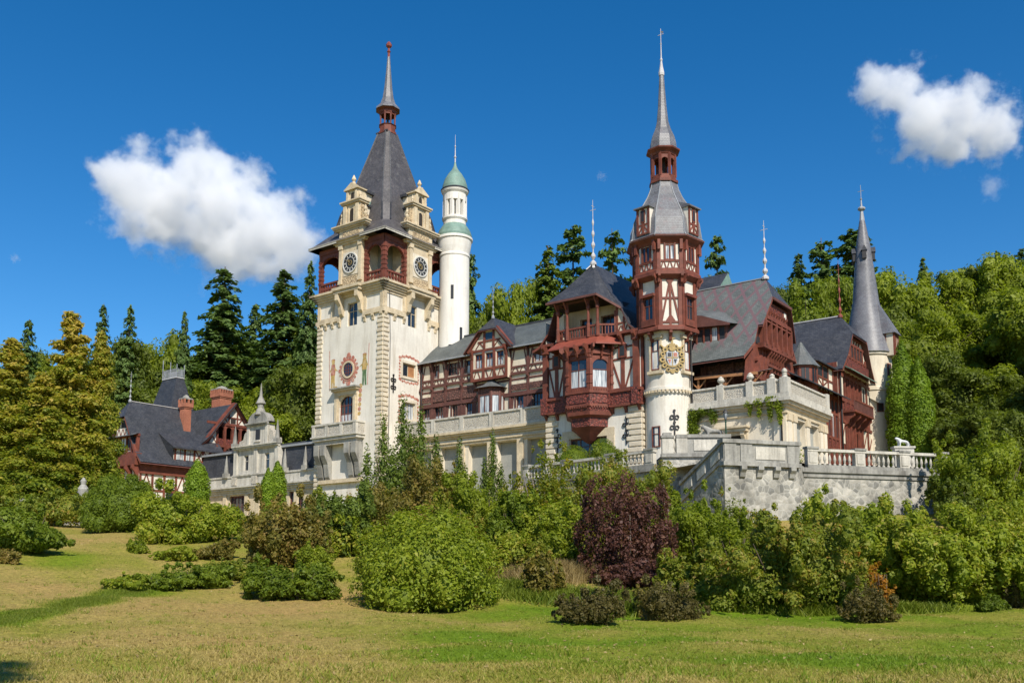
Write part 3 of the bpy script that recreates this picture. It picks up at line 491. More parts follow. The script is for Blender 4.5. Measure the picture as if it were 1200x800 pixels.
for s in (-1, 1):                                   # painted standing figures either side
    x = c+s*3.05; m = M(); W_ = 1.5
    m.fpoly(FL, [(x-.4, 27.0), (x-.08, 27.0), (x, 28.5), (x+.1, 27.0), (x+.42, 27.0), (x+.36, 28.8), (x+.55, 29.9), (x+.28, 30.7), (x-.26, 30.7), (x-.55, 29.7), (x-.38, 28.8)], 0, .012, 'paint_ochre' if s < 0 else 'paint_green')
    m.fpoly(FL, [(x-.45, 29.1), (x+.42, 29.1), (x+.36, 30.6), (x-.34, 30.6)], .012, .02, 'paint_red' if s < 0 else 'paint_ochre'); m.disc(FL, x, 30.95, .34, 0, .016, 'paint_ochre', 10); m.disc(FL, x, 31.2, .4, 0, .014, 'paint_red', 10, .16)
    m.beam(FL, x+s*.62, 27.0, x+s*.8, 32.6, .1, 0, .018, 'paint_red'); m.beam(FL, x+.2*s, 30.1, x+s*.74, 29.6, .14, 0, .022, 'paint_ochre')
    m.beam(FL, x-s*.3, 30.0, x-s*.9, 29.6, .13, 0, .022, 'paint_ochre')
    m.build('painted_figure', tower); m = M()
    for k in range(7): m.disc(FL, c+s*(2.4-.03*k), 27.0-k*.62+(0 if s > 0 else .2), .34-.01*k, 0, .02+.001*k, 'paint_red' if k % 2 else 'paint_ochre', 8)
    m.build('painted_garland', tower)
# front-right face
window(tower, FR, *hr[0], fr='stone_cream', cols=2, rows=2, d=-.3); window(tower, FR, *hr[1], fr='stone_cream', cols=2, rows=1, d=-.3); window(tower, FR, *hr[2], fr='stone_cream', cols=2, rows=1, d=-.3, pane='curtained_glass')
m = M(); a, b = hr[1][0], hr[1][1]
m.fb(FR, b-1.25, b-.1, 28.62, 30.2, -.26, -.2, 'pine_timber'); m.build('shutter', tower)
for q in (hr[1], hr[2]):
    a, b, z0, z1 = q; m = M()
    m.fb(FR, a-.32, b+.32, z1, z1+.34, -.02, .12, 'plaster_cream'); m.fb(FR, a-.32, b+.32, z0-.34, z0, -.02, .14, 'plaster_cream'); m.fb(FR, a-.32, a, z0, z1, -.02, .11, 'plaster_cream'); m.fb(FR, b, b+.32, z0, z1, -.02, .11, 'plaster_cream')
    for s, u in ((-1, a-.5), (1, b+.5)):
        for k in range(8): m.disc(FR, u+.06*s*(k % 2), z0-.5+k*(z1-z0+1.1)/7, .17+.05*(k in (0, 7)), 0, .02, 'paint_red', 8)
    for k in range(10):
        u = a-.35+(b-a+.7)*k/9; m.disc(FR, u, z1+.62+.3*sin(pi*k/9)+.1*(k % 2), .2, 0, .024, 'paint_red', 8); m.disc(FR, u, z0-.6-.15*sin(pi*k/9)-.1*(k % 2), .17, 0, .024, 'paint_red', 8)
    m.build('painted_surround', tower)
anchor(tower, FR, ur(-1.0)-.0, 25.9, 28.3)
# stone balcony low on the front-left face
m = M(); a, b = ul(-51.6), ul(-43.0)
m.fb(FL, a, b, 19.9, 20.3, -.05, 1.5, 'stone_white'); m.fb(FL, a-.15, b+.15, 20.3, 20.5, -.05, 1.7, 'stone_white')
m.fb(FL, a+.1, b-.1, 20.5, 21.9, 1.25, 1.45, 'carved_stone'); m.fb(FL, a+.05, a+.25, 20.5, 21.9, 0, 1.45, 'carved_stone'); m.fb(FL, b-.25, b-.05, 20.5, 21.9, 0, 1.45, 'carved_stone'); m.fb(FL, a-.05, b+.05, 21.9, 22.15, 0, 1.62, 'stone_white')
for u in (a+.3, a+2.9, b-2.9, b-.3): m.fb(FL, u-.28, u+.28, 20.5, 21.95, 1.2, 1.58, 'stone_white')
m.fb(FL, a+.4, b-.4, 19.3, 19.9, -.05, 1.2, 'carved_stone')
brackets(m, FL, [a+.7, a+2.0, b-2.0, b-.7], 14.6, 19.4, 1.4, 'stone_grey', .9); m.fb(FL, a+.2, b-.2, 14.2, 14.7, -.05, .5, 'stone_cream')
m.build('balcony', tower)
# ------------------------------------------------------------------ round stair turret
tx, ty = -38.2, 9.3
m = M(); m.lathe([(2.12, 12), (2.12, 46.6), (2.22, 46.75), (2.22, 46.95), (2.12, 47.1), (2.3, 48.0), (2.42, 48.9), (2.44, 49.1), (2.6, 49.2), (2.6, 49.5), (2.44, 49.6)], 40, tx, ty, 'turret_white')
Ft = [Fc(tx, ty, 37), Fc(tx, ty, 60), Fc(tx, ty, 22)]
for F, z, h in ((Fc(tx, ty, 33), 40.2, 2.0), (Fc(tx, ty, 68), 34.2, 2.0), (Fc(tx, ty, 26), 31.5, 2.2)): m.fb(F, -.2, .2, z, z+h, 1.9, 2.15, 'clock_black')
turret = m.build('stair_turret', castle, 'slim round white turret with green copper dome')
m = M(); m.lathe([(2.46, 49.55), (2.48, 49.9), (2.25, 50.6), (1.8, 51.3), (1.62, 51.5)], 40, tx, ty, 'copper'); m.build('copper_skirt', turret)
m = M(); m.lathe([(1.62, 51.3), (1.62, 52.0), (1.82, 52.3), (1.82, 52.6), (1.4, 52.65)], 16, tx, ty, 'turret_white')
for i in range(10):
    a = i*pi/5+.1; m.bar((tx+1.4*cos(a), ty+1.4*sin(a), 52.5), (tx+1.4*cos(a), ty+1.4*sin(a), 55.9), .42, 'turret_white', .5)
m.lathe([(.8, 52.5), (.8, 55.8)], 16, tx, ty, 'grey_inside'); m.lathe([(1.64, 55.0), (1.64, 55.4), (1.66, 56.0), (1.9, 56.3), (2.0, 56.6)], 30, tx, ty, 'turret_white')
m.lathe([(2.0, 56.55), (2.05, 56.7), (1.9, 56.85)], 30, tx, ty, 'slate_dark'); m.build('lantern', turret)
m = M(); m.lathe([(1.85, 56.8), (1.8, 57.3), (1.5, 58.3), (.98, 59.2), (.5, 59.8), (.22, 60.4), (.12, 61.0)], 30, tx, ty, 'copper'); m.build('dome', turret)
m = M(); m.lathe([(.1, 60.9), (.09, 61.6), (.22, 61.8), (.09, 62.0), (.05, 63.2), (.14, 63.4), (.03, 63.6), (.02, 65.2)], 6, tx, ty, 'pale_metal'); m.build('finial', turret)
# ------------------------------------------------------------------ half-timbered wing between the clock tower and the gabled bay
FW = Fc(0, 4.3, 0)                                   # u = x
us = [-39.6, -37.6, -35.2, -32.4, -30.1, -24.4, -21.6, -18.6, -14.6]
m = M(); holes = []
up = [(-37.2, 1.1), (-34.1, 1.9), (-31.2, 1.2), (-20.0, 1.4), (-16.6, 1.5)]; lo = [(-38.6, 1.2), (-36.4, 1.7), (-33.6, 1.0), (-31.2, 1.1), (-22.9, 1.2), (-20.1, 1.7), (-16.6, 1.8)]
for c, w in up: holes.append(hole(c, 28.35, w, 1.75))
for c, w in lo: holes.append(hole(c, 21.4, w, 3.0))
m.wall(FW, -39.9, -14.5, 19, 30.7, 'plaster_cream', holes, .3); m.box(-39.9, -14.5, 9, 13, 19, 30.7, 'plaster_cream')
wing = m.build('timbered_wing', castle, 'long brown-timbered wing with a central gabled bay')
for i, h in enumerate(holes): window(wing, FW, *h, fr=BT, cols=2 if h[1]-h[0] < 1.6 else 3, rows=2, d=-.22, low='curtained_glass' if i % 3 != 1 else 'glass')
m = M(); posts(m, FW, us, 19.5, 30.6, BT, .36, .16); rails(m, FW, [24.75, 26.5, 28.1, 30.35], -39.8, -14.5, BT, .26, .11); rails(m, FW, [27.25], -39.8, -14.5, BT, .34, .22)
rails(m, FW, [24.5], -39.8, -14.5, BT, .3, .24)
for a, b in zip(us, us[1:]):
    if a == -30.1: continue
    m.fb(FW, a+.2, b-.2, 24.9, 26.35, -.02, .06, 'carved_brown' if (int(a) % 3) else 'plaster_cream'); m.fb(FW, a+.25, b-.25, 25.05, 25.85, .0, .2, 'carved_brown')
    sbrace(m, FW, a+.15, b-.15, 27.4, 28.1, BT, 2)
    for u in (a+.18, b-.18): m.beam(FW, u, 28.2, u+(.45 if u == a+.18 else -.45), 30.3, .15, -.02, .075, BT)
    m.beam(FW, a+.1, 21.0, a+.42, 24.4, .26, -.02, .1, BT); m.beam(FW, b-.1, 21.0, b-.42, 24.4, .26, -.02, .1, BT)
for c, w in up+lo:
    z0, z1 = (28.35, 30.1) if (c, w) in up else (21.4, 24.4)
    for s in (-1, 1): m.fb(FW, c+s*(w/2+.1)-.1, c+s*(w/2+.1)+.1, z0, z1, -.02, .12, BT)
brackets(m, FW, us, 29.4, 30.6, .55, BT, .22); brackets(m, FW, us, 26.0, 27.1, .4, BT, .26)
m.build('timber_framing', wing)
# its central gabled bay and the little oriel below it
FG = Fc(0, 3.5, 0); gx0, gx1 = -30.2, -24.3; gc = (gx0+gx1)/2
gh = [hole(gc+k*1.75, 28.5, 1.15, 1.85) for k in (-1, 0, 1)]
m = M(); m.wall(FG, gx0, gx1, 26.8, 30.9, 'plaster_cream', gh, .3); m.box(gx0+.01, gx1-.01, 3.52, 4.4, 26.8, 26.9, BT)
for u, F2 in ((gx1, Fc(gx1, 3.5, 90)), (gx0, Fc(gx0, 4.4, 270))): m.wall(F2, 0, .9, 26.8, 30.9, 'plaster_cream')
m.fpoly(FG, [(gx0-.2, 30.9), (gx1+.2, 30.9), (gc+1.1, 33.3), (gc-1.1, 33.3)], -.4, .0, 'plaster_cream')
gb = m.build('gabled_bay', wing)
for h in gh: window(wing, FG, *h, fr=RT, cols=2, rows=2, low='curtained_glass')
m = M(); posts(m, FG, [gx0+.15, gc-.88, gc+.88, gx1-.15], 26.8, 30.9, RT, .34, .15); rails(m, FG, [26.95, 28.25, 30.75], gx0, gx1, RT, .32, .13); sbrace(m, FG, gx0+.3, gx1-.3, 27.1, 28.15, RT, 4)
m.beam(FG, gx0-.55, 30.75, gc-1.15, 33.5, .55, -.3, .2, RT); m.beam(FG, gx1+.55, 30.75, gc+1.15, 33.5, .55, -.3, .2, RT); rails(m, FG, [31.9], gx0+1.1, gx1-1.1, RT, .2)
posts(m, FG, [gc-.75, gc+.75], 31.0, 33.3, RT, .3, .12); m.fb(FG, gc-.55, gc+.55, 32.1, 33.0, -.1, .05, 'glass'); vbrace(m, FG, gc-2.2, gc-.8, 31.0, 31.8, RT, .14); vbrace(m, FG, gc+.8, gc+2.2, 31.0, 31.8, RT, .14)
brackets(m, FG, [gx0+.2, gx1-.2], 29.6, 31.0, .6, RT, .3); m.build('timber_framing', gb)
m = M(); pts = [(gx0+1.2, 4.3), (gx0+1.2, 3.5), (gx0+2.0, 2.7), (gx1-2.0, 2.7), (gx1-1.2, 3.5), (gx1-1.2, 4.3)]
for (xa, ya), (xb, yb) in zip(pts, pts[1:]):
    F = Fc(xa, ya, math.degrees(atan2(yb-ya, xb-xa))); Lg = sqrt((xb-xa)**2+(yb-ya)**2)
    m.wall(F, 0, Lg, 19.5, 25.6, 'brown_timber'); m.fb(F, .15, Lg-.15, 22.0, 24.6, -.02, .04, 'curtained_glass'); m.fb(F, .1, Lg-.1, 24.75, 25.5, -.02, .08, 'carved_brown'); m.fb(F, -.05, .17, 19.5, 25.6, -.1, .14, BT); m.fb(F, Lg-.17, Lg+.05, 19.5, 25.6, -.1, .14, BT); m.fb(F, .1, Lg-.1, 24.6, 24.8, -.02, .12, BT)
    if Lg > 1.5: m.fb(F, Lg/2-.06, Lg/2+.06, 22, 24.6, 0, .1, BT)
ori = m.build('oriel', wing)
m = M(); ap = (gc, 4.2, 27.1); ev = [(gx0+.6, 4.3), (gx0+.6, 3.2), (gx0+1.7, 2.1), (gx1-1.7, 2.1), (gx1-.6, 3.2), (gx1-.6, 4.3)]
for a, b in zip(ev, ev[1:]): m.poly([(*a, 25.6), (*b, 25.6), ((b[0]+gc)/2, (b[1]+4.2)/2-.0, 26.15), ((a[0]+gc)/2, (a[1]+4.2)/2, 26.15)], 'slate_grey'); m.poly([((a[0]+gc)/2, (a[1]+4.2)/2, 26.15), ((b[0]+gc)/2, (b[1]+4.2)/2, 26.15), ap], 'slate_grey')
m.poly([(*p, 25.58) for p in ev[::-1]], BT); m.build('roof', ori)
m = M()                                             # wing roof with its dormer gable
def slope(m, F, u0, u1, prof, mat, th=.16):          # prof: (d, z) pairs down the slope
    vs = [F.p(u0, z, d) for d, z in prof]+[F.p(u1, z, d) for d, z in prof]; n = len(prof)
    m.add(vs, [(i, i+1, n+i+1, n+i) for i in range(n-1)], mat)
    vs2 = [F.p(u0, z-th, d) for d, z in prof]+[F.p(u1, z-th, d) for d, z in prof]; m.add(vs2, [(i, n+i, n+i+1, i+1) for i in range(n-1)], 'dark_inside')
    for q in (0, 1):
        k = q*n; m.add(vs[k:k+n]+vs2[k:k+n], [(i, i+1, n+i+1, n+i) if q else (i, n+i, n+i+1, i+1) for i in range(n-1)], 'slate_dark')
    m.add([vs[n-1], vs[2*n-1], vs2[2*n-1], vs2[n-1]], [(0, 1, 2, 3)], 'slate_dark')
slope(m, FW, -40.2, -11, [(-4.9, 35.0), (-2.2, 32.9), (-.3, 31.15), (.75, 30.55)], 'slate_wing'); slope(m, Fc(0, 13, 180), 11, 40.2, [(-4.0, 35.0), (.7, 30.6)], 'slate_wing')
m.fb(FW, -40, -11, 34.9, 35.12, -5.0, -4.7, 'slate_dark'); m.fb(FW, -40.1, -14.5, 30.42, 30.6, .7, .86, 'lead')
m.build('roof', wing)
m = M(); e = .9; zr = 35.15; yb, yf = 9.3, 4.3
pr = lambda x, z: (x, z)
for s in (-1, 1):
    xe = gc+s*(3.0+e); P = [(gc, yf, zr), (gc, yb, zr), (gc+s*1.45, yb, 33.3), (gc+s*1.45, 2.95, 33.3)]
    Q = [(gc+s*1.45, 2.95, 33.3), (gc+s*1.45, yb, 33.3), (xe, yb-3, 30.65), (xe, 2.95, 30.65)]
    for q in (P, Q): m.poly(q if s > 0 else q[::-1], 'slate_dark'); m.poly([(x, y, z-.18) for x, y, z in (q[::-1] if s > 0 else q)], BT)
    m.poly([(gc+s*1.45, 2.95, 33.3), (xe, 2.95, 30.65), (xe, 2.95, 30.47), (gc+s*1.45, 2.95, 33.12)], BT)
m.poly([(gc-1.45, 2.95, 33.3), (gc+1.45, 2.95, 33.3), (gc, yf, zr)], 'slate_dark'); m.poly([(gc+1.45, 2.95, 33.12), (gc-1.45, 2.95, 33.12), (gc, yf, zr-.18)], BT)
m.build('roof', gb)
finial(gb, gc, yf, zr, 4.0, 'lead', .16)
# ------------------------------------------------------------------ projecting bay with oriel and loggia
bx0, bx1, by0 = -14.5, -2.1, -2.0
FA = Fc(0, by0, 0); FAR = Fc(bx1, by0, 90); FAL = Fc(bx0, 9, 270)
m = M(); big = (-11.3, -6.4, 14.6, 17.0)
m.wall(FA, bx0, bx1, 11, 20.1, 'plaster_white', [big], .35); m.wall(FAR, 0, 10, 11, 20.1, 'plaster_white'); m.wall(FAL, 0, 11, 11, 20.1, 'plaster_white')
um = [(-13.9, -12.9), (-4.6, -3.2)]
m.wall(FA, bx0, bx1, 20.1, 28.2, 'plaster_white', []); m.wall(FAR, 0, 10, 20.1, 31, 'plaster_white'); m.wall(FAL, 0, 11, 20.1, 31, 'plaster_white'); m.wall(Fc(0, 0.2, 0), bx0+1, -5.6, 28.1, 32.4, 'plaster_cream', [(-11.2, -9.6, 28.6, 31.2), (-8.4, -6.4, 28.6, 31.2)], .6); m.wall(Fc(-5.1, by0, 90), 0, 2.2, 28.1, 31.0, 'plaster_cream')
m.fpoly(FA, [(-5.1, 28.2), (-2.7, 28.2), (-3.6, 29.0), (-4.4, 30.6), (-5.1, 31.4)], -.4, 0, 'plaster_cream'); m.fpoly(FA, [(-13.2, 28.2), (-12.0, 28.2), (-12.0, 31.5), (-12.6, 31.2)], -.4, 0, 'plaster_cream')
bay = m.build('gabled_bay_wing', castle, 'projecting bay with carved red oriel and open loggia under a dark roof')
window(bay, FA, *big, fr=BT, cols=4, rows=2, d=-.3, fw=.16)
m = M(); quoins(m, FA, bx0, 1, 11.2, 20, 'quoin_stone', .62, 1.7, 1.3); m.build('corner_stones', bay); m = M(); quoins(m, FA, bx1, -1, 11.2, 20, 'quoin_stone', .62, 1.9, 1.6); quoins(m, FAR, 0, 1, 11.2, 20, 'quoin_stone', .62, 1.2, 1.0); m.build('corner_stones', bay); m = M()
m.fb(FA, big[0]-.9, big[0]-.01, 14.2, 17.9, -.02, .14, 'stone_cream'); m.fb(FA, big[1]+.01, big[1]+.9, 14.2, 17.9, -.02, .14, 'stone_cream'); m.fb(FA, big[0]-.9, big[1]+.9, 17.02, 17.92, -.02, .15, 'stone_cream')
m.build('window_surround', bay)
anchor(bay, FA, -12.95, 15.6, 18.3); anchor(bay, FA, -3.95, 15.9, 18.8)
m = M()
for a, b in ((bx0-.25, -11.0), (-6.0, bx1+.25)):
    m.fb(FA, a, b, 20.2, 21.7, -.02, .45, 'carved_red'); m.fb(FA, a-.02, b+.02, 21.55, 21.85, -.02, .62, RT); m.fb(FA, a-.01, b+.01, 20.0, 20.25, -.02, .55, RT); brackets(m, FA, [a+.4+i*((b-a-.8)/2) for i in range(3)], 19.3, 20.05, .45, RT, .3)
for u in (bx0+.1, -11.6, -6.1, bx1-.45): m.fb(FA, u-.33, u+.33, 20.1, 28.0, -.02, .4, RT); m.fb(FA, u-.42, u+.42, 20.05, 21.9, -.02, .7, 'carved_red'); m.fb(FA, u-.4, u+.4, 27.1, 27.9, -.02, .62, RT)
for a, b, sp in ((bx0+.4, -11.9, -13.0), (-5.75, bx1-.75, -4.3)):
    rails(m, FA, [22.0, 25.3, 26.6, 27.9], a, b, RT, .2); m.fb(FA, sp-.22, sp+.22, 21.9, 27.9, -.02, .1, RT); m.beam(FA, a+.1, 25.2, sp-.25, 22.0, .2, -.02, .07, RT); m.beam(FA, b-.1, 25.2, sp+.25, 22.0, .2, -.02, .07, RT); m.fb(FA, sp-.5, sp+.5, 25.4, 26.9, 0, .2, RT); m.fb(FA, sp-.28, sp+.28, 25.6, 26.7, .18, .22, 'clock_black')
brackets(m, FA, [bx0+.1, -13.0, -11.6, -6.1, -4.3, bx1-.45], 26.7, 28.1, 1.0, RT, .3)
m.fb(FA, bx0-.3, bx1+.2, 27.95, 28.25, -.3, .6, RT)
posts(m, FA, [-4.97], 28.2, 31.2, RT, .26); posts(m, FA, [-4.1], 28.2, 30.0, RT, .22); rails(m, FA, [29.3], -5, -3.9, RT, .18); sbrace(m, FA, -4.9, -3.2, 28.3, 29.0, RT, 2)
m.fb(FAR, -.2, .5, 20.2, 21.7, -.02, .25, 'carved_red'); posts(m, FAR, [.2, 2.4], 21.7, 28, RT, .4, .2); rails(m, FAR, [21.8, 25.3, 27.8], 0, 10, RT)
m.build('timber_framing', bay)
# oriel
oc = -8.7; hw, ang = 1.45, 1.75
pl = [(oc-hw-ang, by0), (oc-hw-.25, by0-2.0), (oc+hw-.1, by0-2.2), (oc+hw+ang+.15, by0-.2)]; pl = [(oc-hw-1.6, by0), (oc-hw, by0-2.2), (oc+hw, by0-2.2), (oc+hw+1.6, by0)]
def poly_faces(pl, fn):
    for a, b in zip(pl, pl[1:]): fn(Fc(a[0], a[1], math.degrees(atan2(b[1]-a[1], b[0]-a[0]))), sqrt((b[0]-a[0])**2+(b[1]-a[1])**2))
def scaled(pl, k): return [(oc+(x-oc)*k, by0+(y-by0)*k) for x, y in pl]
m = M()
def sec(F, Lg):
    holes = [(.35, Lg-.35, 22.2, 25.4)]
    m.wall(F, 0, Lg, 21.6, 26.4, RT, holes, .25); m.fb(F, -.02, .26, 21.6, 26.4, -.1, .16, RT); m.fb(F, Lg-.26, Lg+.02, 21.6, 26.4, -.1, .16, RT)
    for zz in (22.6, 23.6, 25.5): m.fb(F, -.06, .3, zz, zz+.25, -.1, .24, RT); m.fb(F, Lg-.3, Lg+.06, zz, zz+.25, -.1, .24, RT)
    m.fb(F, -.05, Lg+.05, 20.3, 21.6, -.2, .1, 'carved_red'); m.fb(F, -.1, Lg+.1, 21.55, 21.85, -.2, .24, RT); m.fb(F, -.08, Lg+.08, 20.1, 20.35, -.2, .2, RT); m.fb(F, -.05, Lg+.05, 25.9, 26.4, -.2, .22, RT); brackets(m, F, [.2, Lg*.5, Lg-.2], 25.5, 26.9, .85, RT, .2); m.fb(F, .3, Lg-.3, 26.4, 26.95, -.3, -.05, 'dark_inside'); m.fb(F, .4, Lg-.4, 20.5, 21.4, .1, .17, 'carved_red')
    for k in range(int(Lg/.3)): m.fb(F, .15+k*.3, .28+k*.3, 21.86, 22.05, .1, .22, RT); m.fb(F, .1+k*.3, .26+k*.3, 19.95, 20.1, -.05, .2, RT)
poly_faces(pl, sec)
prv = None
for k, z, mt in ((1.06, 20.2, RT), (1.0, 19.6, 'carved_red'), (.98, 19.2, RT), (.80, 18.95, RT), (.78, 18.0, 'carved_red'), (.6, 17.6, RT), (.22, 16.6, RT), (.05, 16.3, RT)):
    q = [(x, y, z) for x, y in scaled(pl, k)]
    if prv:
        for i in range(3): m.poly([q[i], q[i+1], prv[i+1], prv[i]], mt)
    prv = q
oriel = m.build('oriel', bay, 'carved red oriel window on a tapering corbel')
def ow(F, Lg): window(bay, F, .35, Lg-.35, 22.2, 25.4, fr=RT, cols=2 if Lg > 2.8 else 1, rows=2, low='curtained_glass', arch=False if Lg > 2.8 else RT, d=-.2)
poly_faces(pl, ow)
# skirt roof over the oriel and loggia above it
m = M(); lp = [(-12.0, -3.1), (-7.0, -3.1), (-5.0, -1.9)]; lp = [(-12.2, by0), (-12.0, -3.2), (-6.75, -3.2), (-5.1, by0)]
o1 = [(-12.9, by0), (-12.7, -4.3), (-6.3, -4.3), (-3.9, by0)]
for i in range(3):
    m.poly([(*o1[i], 27.0), (*o1[i+1], 27.0), (*lp[i+1], 28.0), (*lp[i], 28.0)], 'red_metal'); m.poly([(*o1[i+1], 26.85), (*o1[i], 26.85), (*lp[i], 27.5), (*lp[i+1], 27.5)], RT); m.poly([(*o1[i], 26.85), (*o1[i+1], 26.85), (*o1[i+1], 27.0), (*o1[i], 27.0)], 'red_metal')
m.poly([(*p, 28.0) for p in [(-12.2, .2), *lp, (-5.1, .2)]], RT); m.build('skirt_roof', oriel)
m = M()
def rail_run(F, Lg):
    m.fb(F, 0, Lg, 29.15, 29.35, -.2, .05, RT); m.fb(F, 0, Lg, 28.0, 28.2, -.2, .05, RT)
    k = max(2, int(Lg/.34))
    for i in range(k): u = Lg*(i+.5)/k; m.fb(F, u-.06, u+.06, 28.2, 29.15, -.14, -.02, RT)
    if Lg > 4 or F.o[0] < -10: m.fb(F, 0, Lg, 32.2, 32.5, -.3, .1, BT)
    else: m.fb(F, Lg-.2, Lg, 28.2, 30.8, -.2, .05, RT)
poly_faces(lp, rail_run)
for x, y in (lp[1], (-10.75, -3.2), (-7.95, -3.2), lp[2]):
    m.lathe([(.22, 28), (.22, 29.4), (.16, 29.6), (.14, 31.0), (.24, 31.2), (.24, 31.5), (.15, 31.6), (.15, 32.6)], 8, x, y, RT); m.bar((x, y, 31.3), (x, y-.7, 32.3), .16, RT, .22)
m.build('loggia', bay)
window(bay, Fc(0, 0.2, 0), -11.2, -9.6, 28.6, 31.2, d=-.5, fr=BT); window(bay, Fc(0, .2, 0), -8.4, -6.4, 28.6, 31.2, d=-.5, fr=BT)
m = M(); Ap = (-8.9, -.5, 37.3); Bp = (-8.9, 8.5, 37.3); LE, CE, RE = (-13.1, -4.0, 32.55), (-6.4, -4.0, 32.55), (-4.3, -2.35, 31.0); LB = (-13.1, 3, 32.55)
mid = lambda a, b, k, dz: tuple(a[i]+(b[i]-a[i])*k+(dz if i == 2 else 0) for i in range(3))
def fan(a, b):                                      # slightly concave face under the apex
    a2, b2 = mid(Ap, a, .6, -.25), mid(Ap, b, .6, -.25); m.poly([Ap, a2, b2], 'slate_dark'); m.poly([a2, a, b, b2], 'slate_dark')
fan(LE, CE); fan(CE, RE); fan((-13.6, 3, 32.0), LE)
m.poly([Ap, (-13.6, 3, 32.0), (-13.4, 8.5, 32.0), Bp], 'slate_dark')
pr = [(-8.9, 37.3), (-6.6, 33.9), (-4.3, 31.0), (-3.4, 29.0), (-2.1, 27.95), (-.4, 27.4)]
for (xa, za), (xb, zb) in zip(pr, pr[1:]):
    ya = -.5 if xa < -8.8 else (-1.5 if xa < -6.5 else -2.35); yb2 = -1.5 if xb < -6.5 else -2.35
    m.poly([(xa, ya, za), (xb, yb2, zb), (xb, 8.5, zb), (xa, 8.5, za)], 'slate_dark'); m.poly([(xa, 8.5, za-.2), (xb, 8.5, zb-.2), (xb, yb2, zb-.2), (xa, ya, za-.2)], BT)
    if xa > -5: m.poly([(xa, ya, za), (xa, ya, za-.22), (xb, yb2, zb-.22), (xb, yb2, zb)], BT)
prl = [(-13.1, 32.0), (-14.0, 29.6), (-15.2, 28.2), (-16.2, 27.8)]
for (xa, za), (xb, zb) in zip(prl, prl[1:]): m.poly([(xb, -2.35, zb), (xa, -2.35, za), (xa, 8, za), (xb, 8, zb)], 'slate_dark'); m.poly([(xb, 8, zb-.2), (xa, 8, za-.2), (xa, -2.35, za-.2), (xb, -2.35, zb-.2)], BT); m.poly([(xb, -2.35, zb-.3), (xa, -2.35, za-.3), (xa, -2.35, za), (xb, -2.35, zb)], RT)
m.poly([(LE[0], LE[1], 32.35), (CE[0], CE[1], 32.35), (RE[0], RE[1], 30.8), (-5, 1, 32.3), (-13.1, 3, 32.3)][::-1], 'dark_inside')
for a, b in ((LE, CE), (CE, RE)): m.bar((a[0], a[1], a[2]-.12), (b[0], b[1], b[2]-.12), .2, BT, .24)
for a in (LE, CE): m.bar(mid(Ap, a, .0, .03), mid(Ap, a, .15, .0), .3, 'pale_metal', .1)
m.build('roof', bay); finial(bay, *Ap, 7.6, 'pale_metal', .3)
m = M(); m.box(-7.5, 1.5, 8, 15, 20, 33.2, 'plaster_white')      # main hall behind the bay
FH = Fc(0, 8, 0); rails(m, FH, [29.5, 31.2, 33.0], -7.5, 1.5, BT); posts(m, FH, [-3.2, -1.6, 0], 27, 33, BT); xbrace(m, FH, -3.1, -1.7, 29.6, 31.1, BT)
hall = m.build('main_hall', castle); m = M()
m.poly([(-9, 7.2, 33.1), (2.2, 7.2, 33.1), (2.2, 11.5, 37.2), (-9, 11.5, 37.2)], 'slate_dark'); m.poly([(2.2, 15.6, 33.1), (-9, 15.6, 33.1), (-9, 11.5, 37.2), (2.2, 11.5, 37.2)], 'slate_dark'); m.poly([(-9, 7.2, 32.95), (-9, 15.6, 32.95), (2.2, 15.6, 32.95), (2.2, 7.2, 32.95)], BT); m.poly([(2.2, 7.2, 33.1), (2.2, 15.6, 33.1), (2.2, 11.5, 37.2)], 'copper'); m.box(-40.5, -7.5, 13, 19, 18, 30, 'plaster_cream'); m.build('roof', hall)
# ------------------------------------------------------------------ octagonal tower
OA = 36                                             # turn of the facet that faces the lawn
rot8 = R(OA-90+22.5); oct_r = lambda ap: ap/cos(pi/8)
facets = [OA-90, OA-45, OA, OA+45, OA+90, OA+135, OA+180, OA+225]
def of(ang, ap): return Fc(ap*sin(R(ang)), -ap*cos(R(ang)), ang)
m = M(); m.lathe([(2.45, 11), (2.45, 20.75), (2.6, 20.85), (2.6, 21.05), (2.72, 21.2), (2.72, 21.5), (2.45, 21.6), (2.45, 27.7)], 48, 0, 0, 'plaster_white')
otw = m.build('octagonal_tower', castle, 'octagonal red-timbered tower on a white drum with grey bell roof and needle spire')
m = M()
for k in range(40): a = 2*pi*k/40; F = Fc(2.6*cos(a), 2.6*sin(a), math.degrees(a)+90); m.fb(F, -.12, .12, 20.95, 21.2, -.1, .2, 'stone_cream')
m.build('drum_moulding', otw)
for F, z0, z1 in ((Fc(0, 0, OA-38), 23.4, 26.6), (Fc(0, 0, OA+47), 23.4, 26.6)):
    m = M()
    for u in (-.72, .5): m.fb(F, u, u+.22, z0-.2, z1+.2, 2.2, 2.56, 'stone_cream')
    m.fb(F, -.9, .9, z1+.15, z1+.5, 2.2, 2.72, 'stone_cream'); m.fb(F, -.9, .9, z0-.45, z0-.15, 2.2, 2.75, 'stone_cream'); m.build('window_surround', otw)
for F, z0, z1 in ((Fc(0, 0, OA-38), 23.4, 26.6), (Fc(0, 0, OA+47), 23.4, 26.6), (Fc(0, 0, OA-40), 15.2, 17.4)): window(otw, F, -.5, .5, z0, z1, d=2.42, fr=RT, cols=1, rows=2, low='curtained_glass' if z0 > 20 else 'glass')
anchor(otw, Fc(2.45*sin(R(OA+6)), -2.45*cos(R(OA+6)), OA+6), 0, 16.4, 19.0)
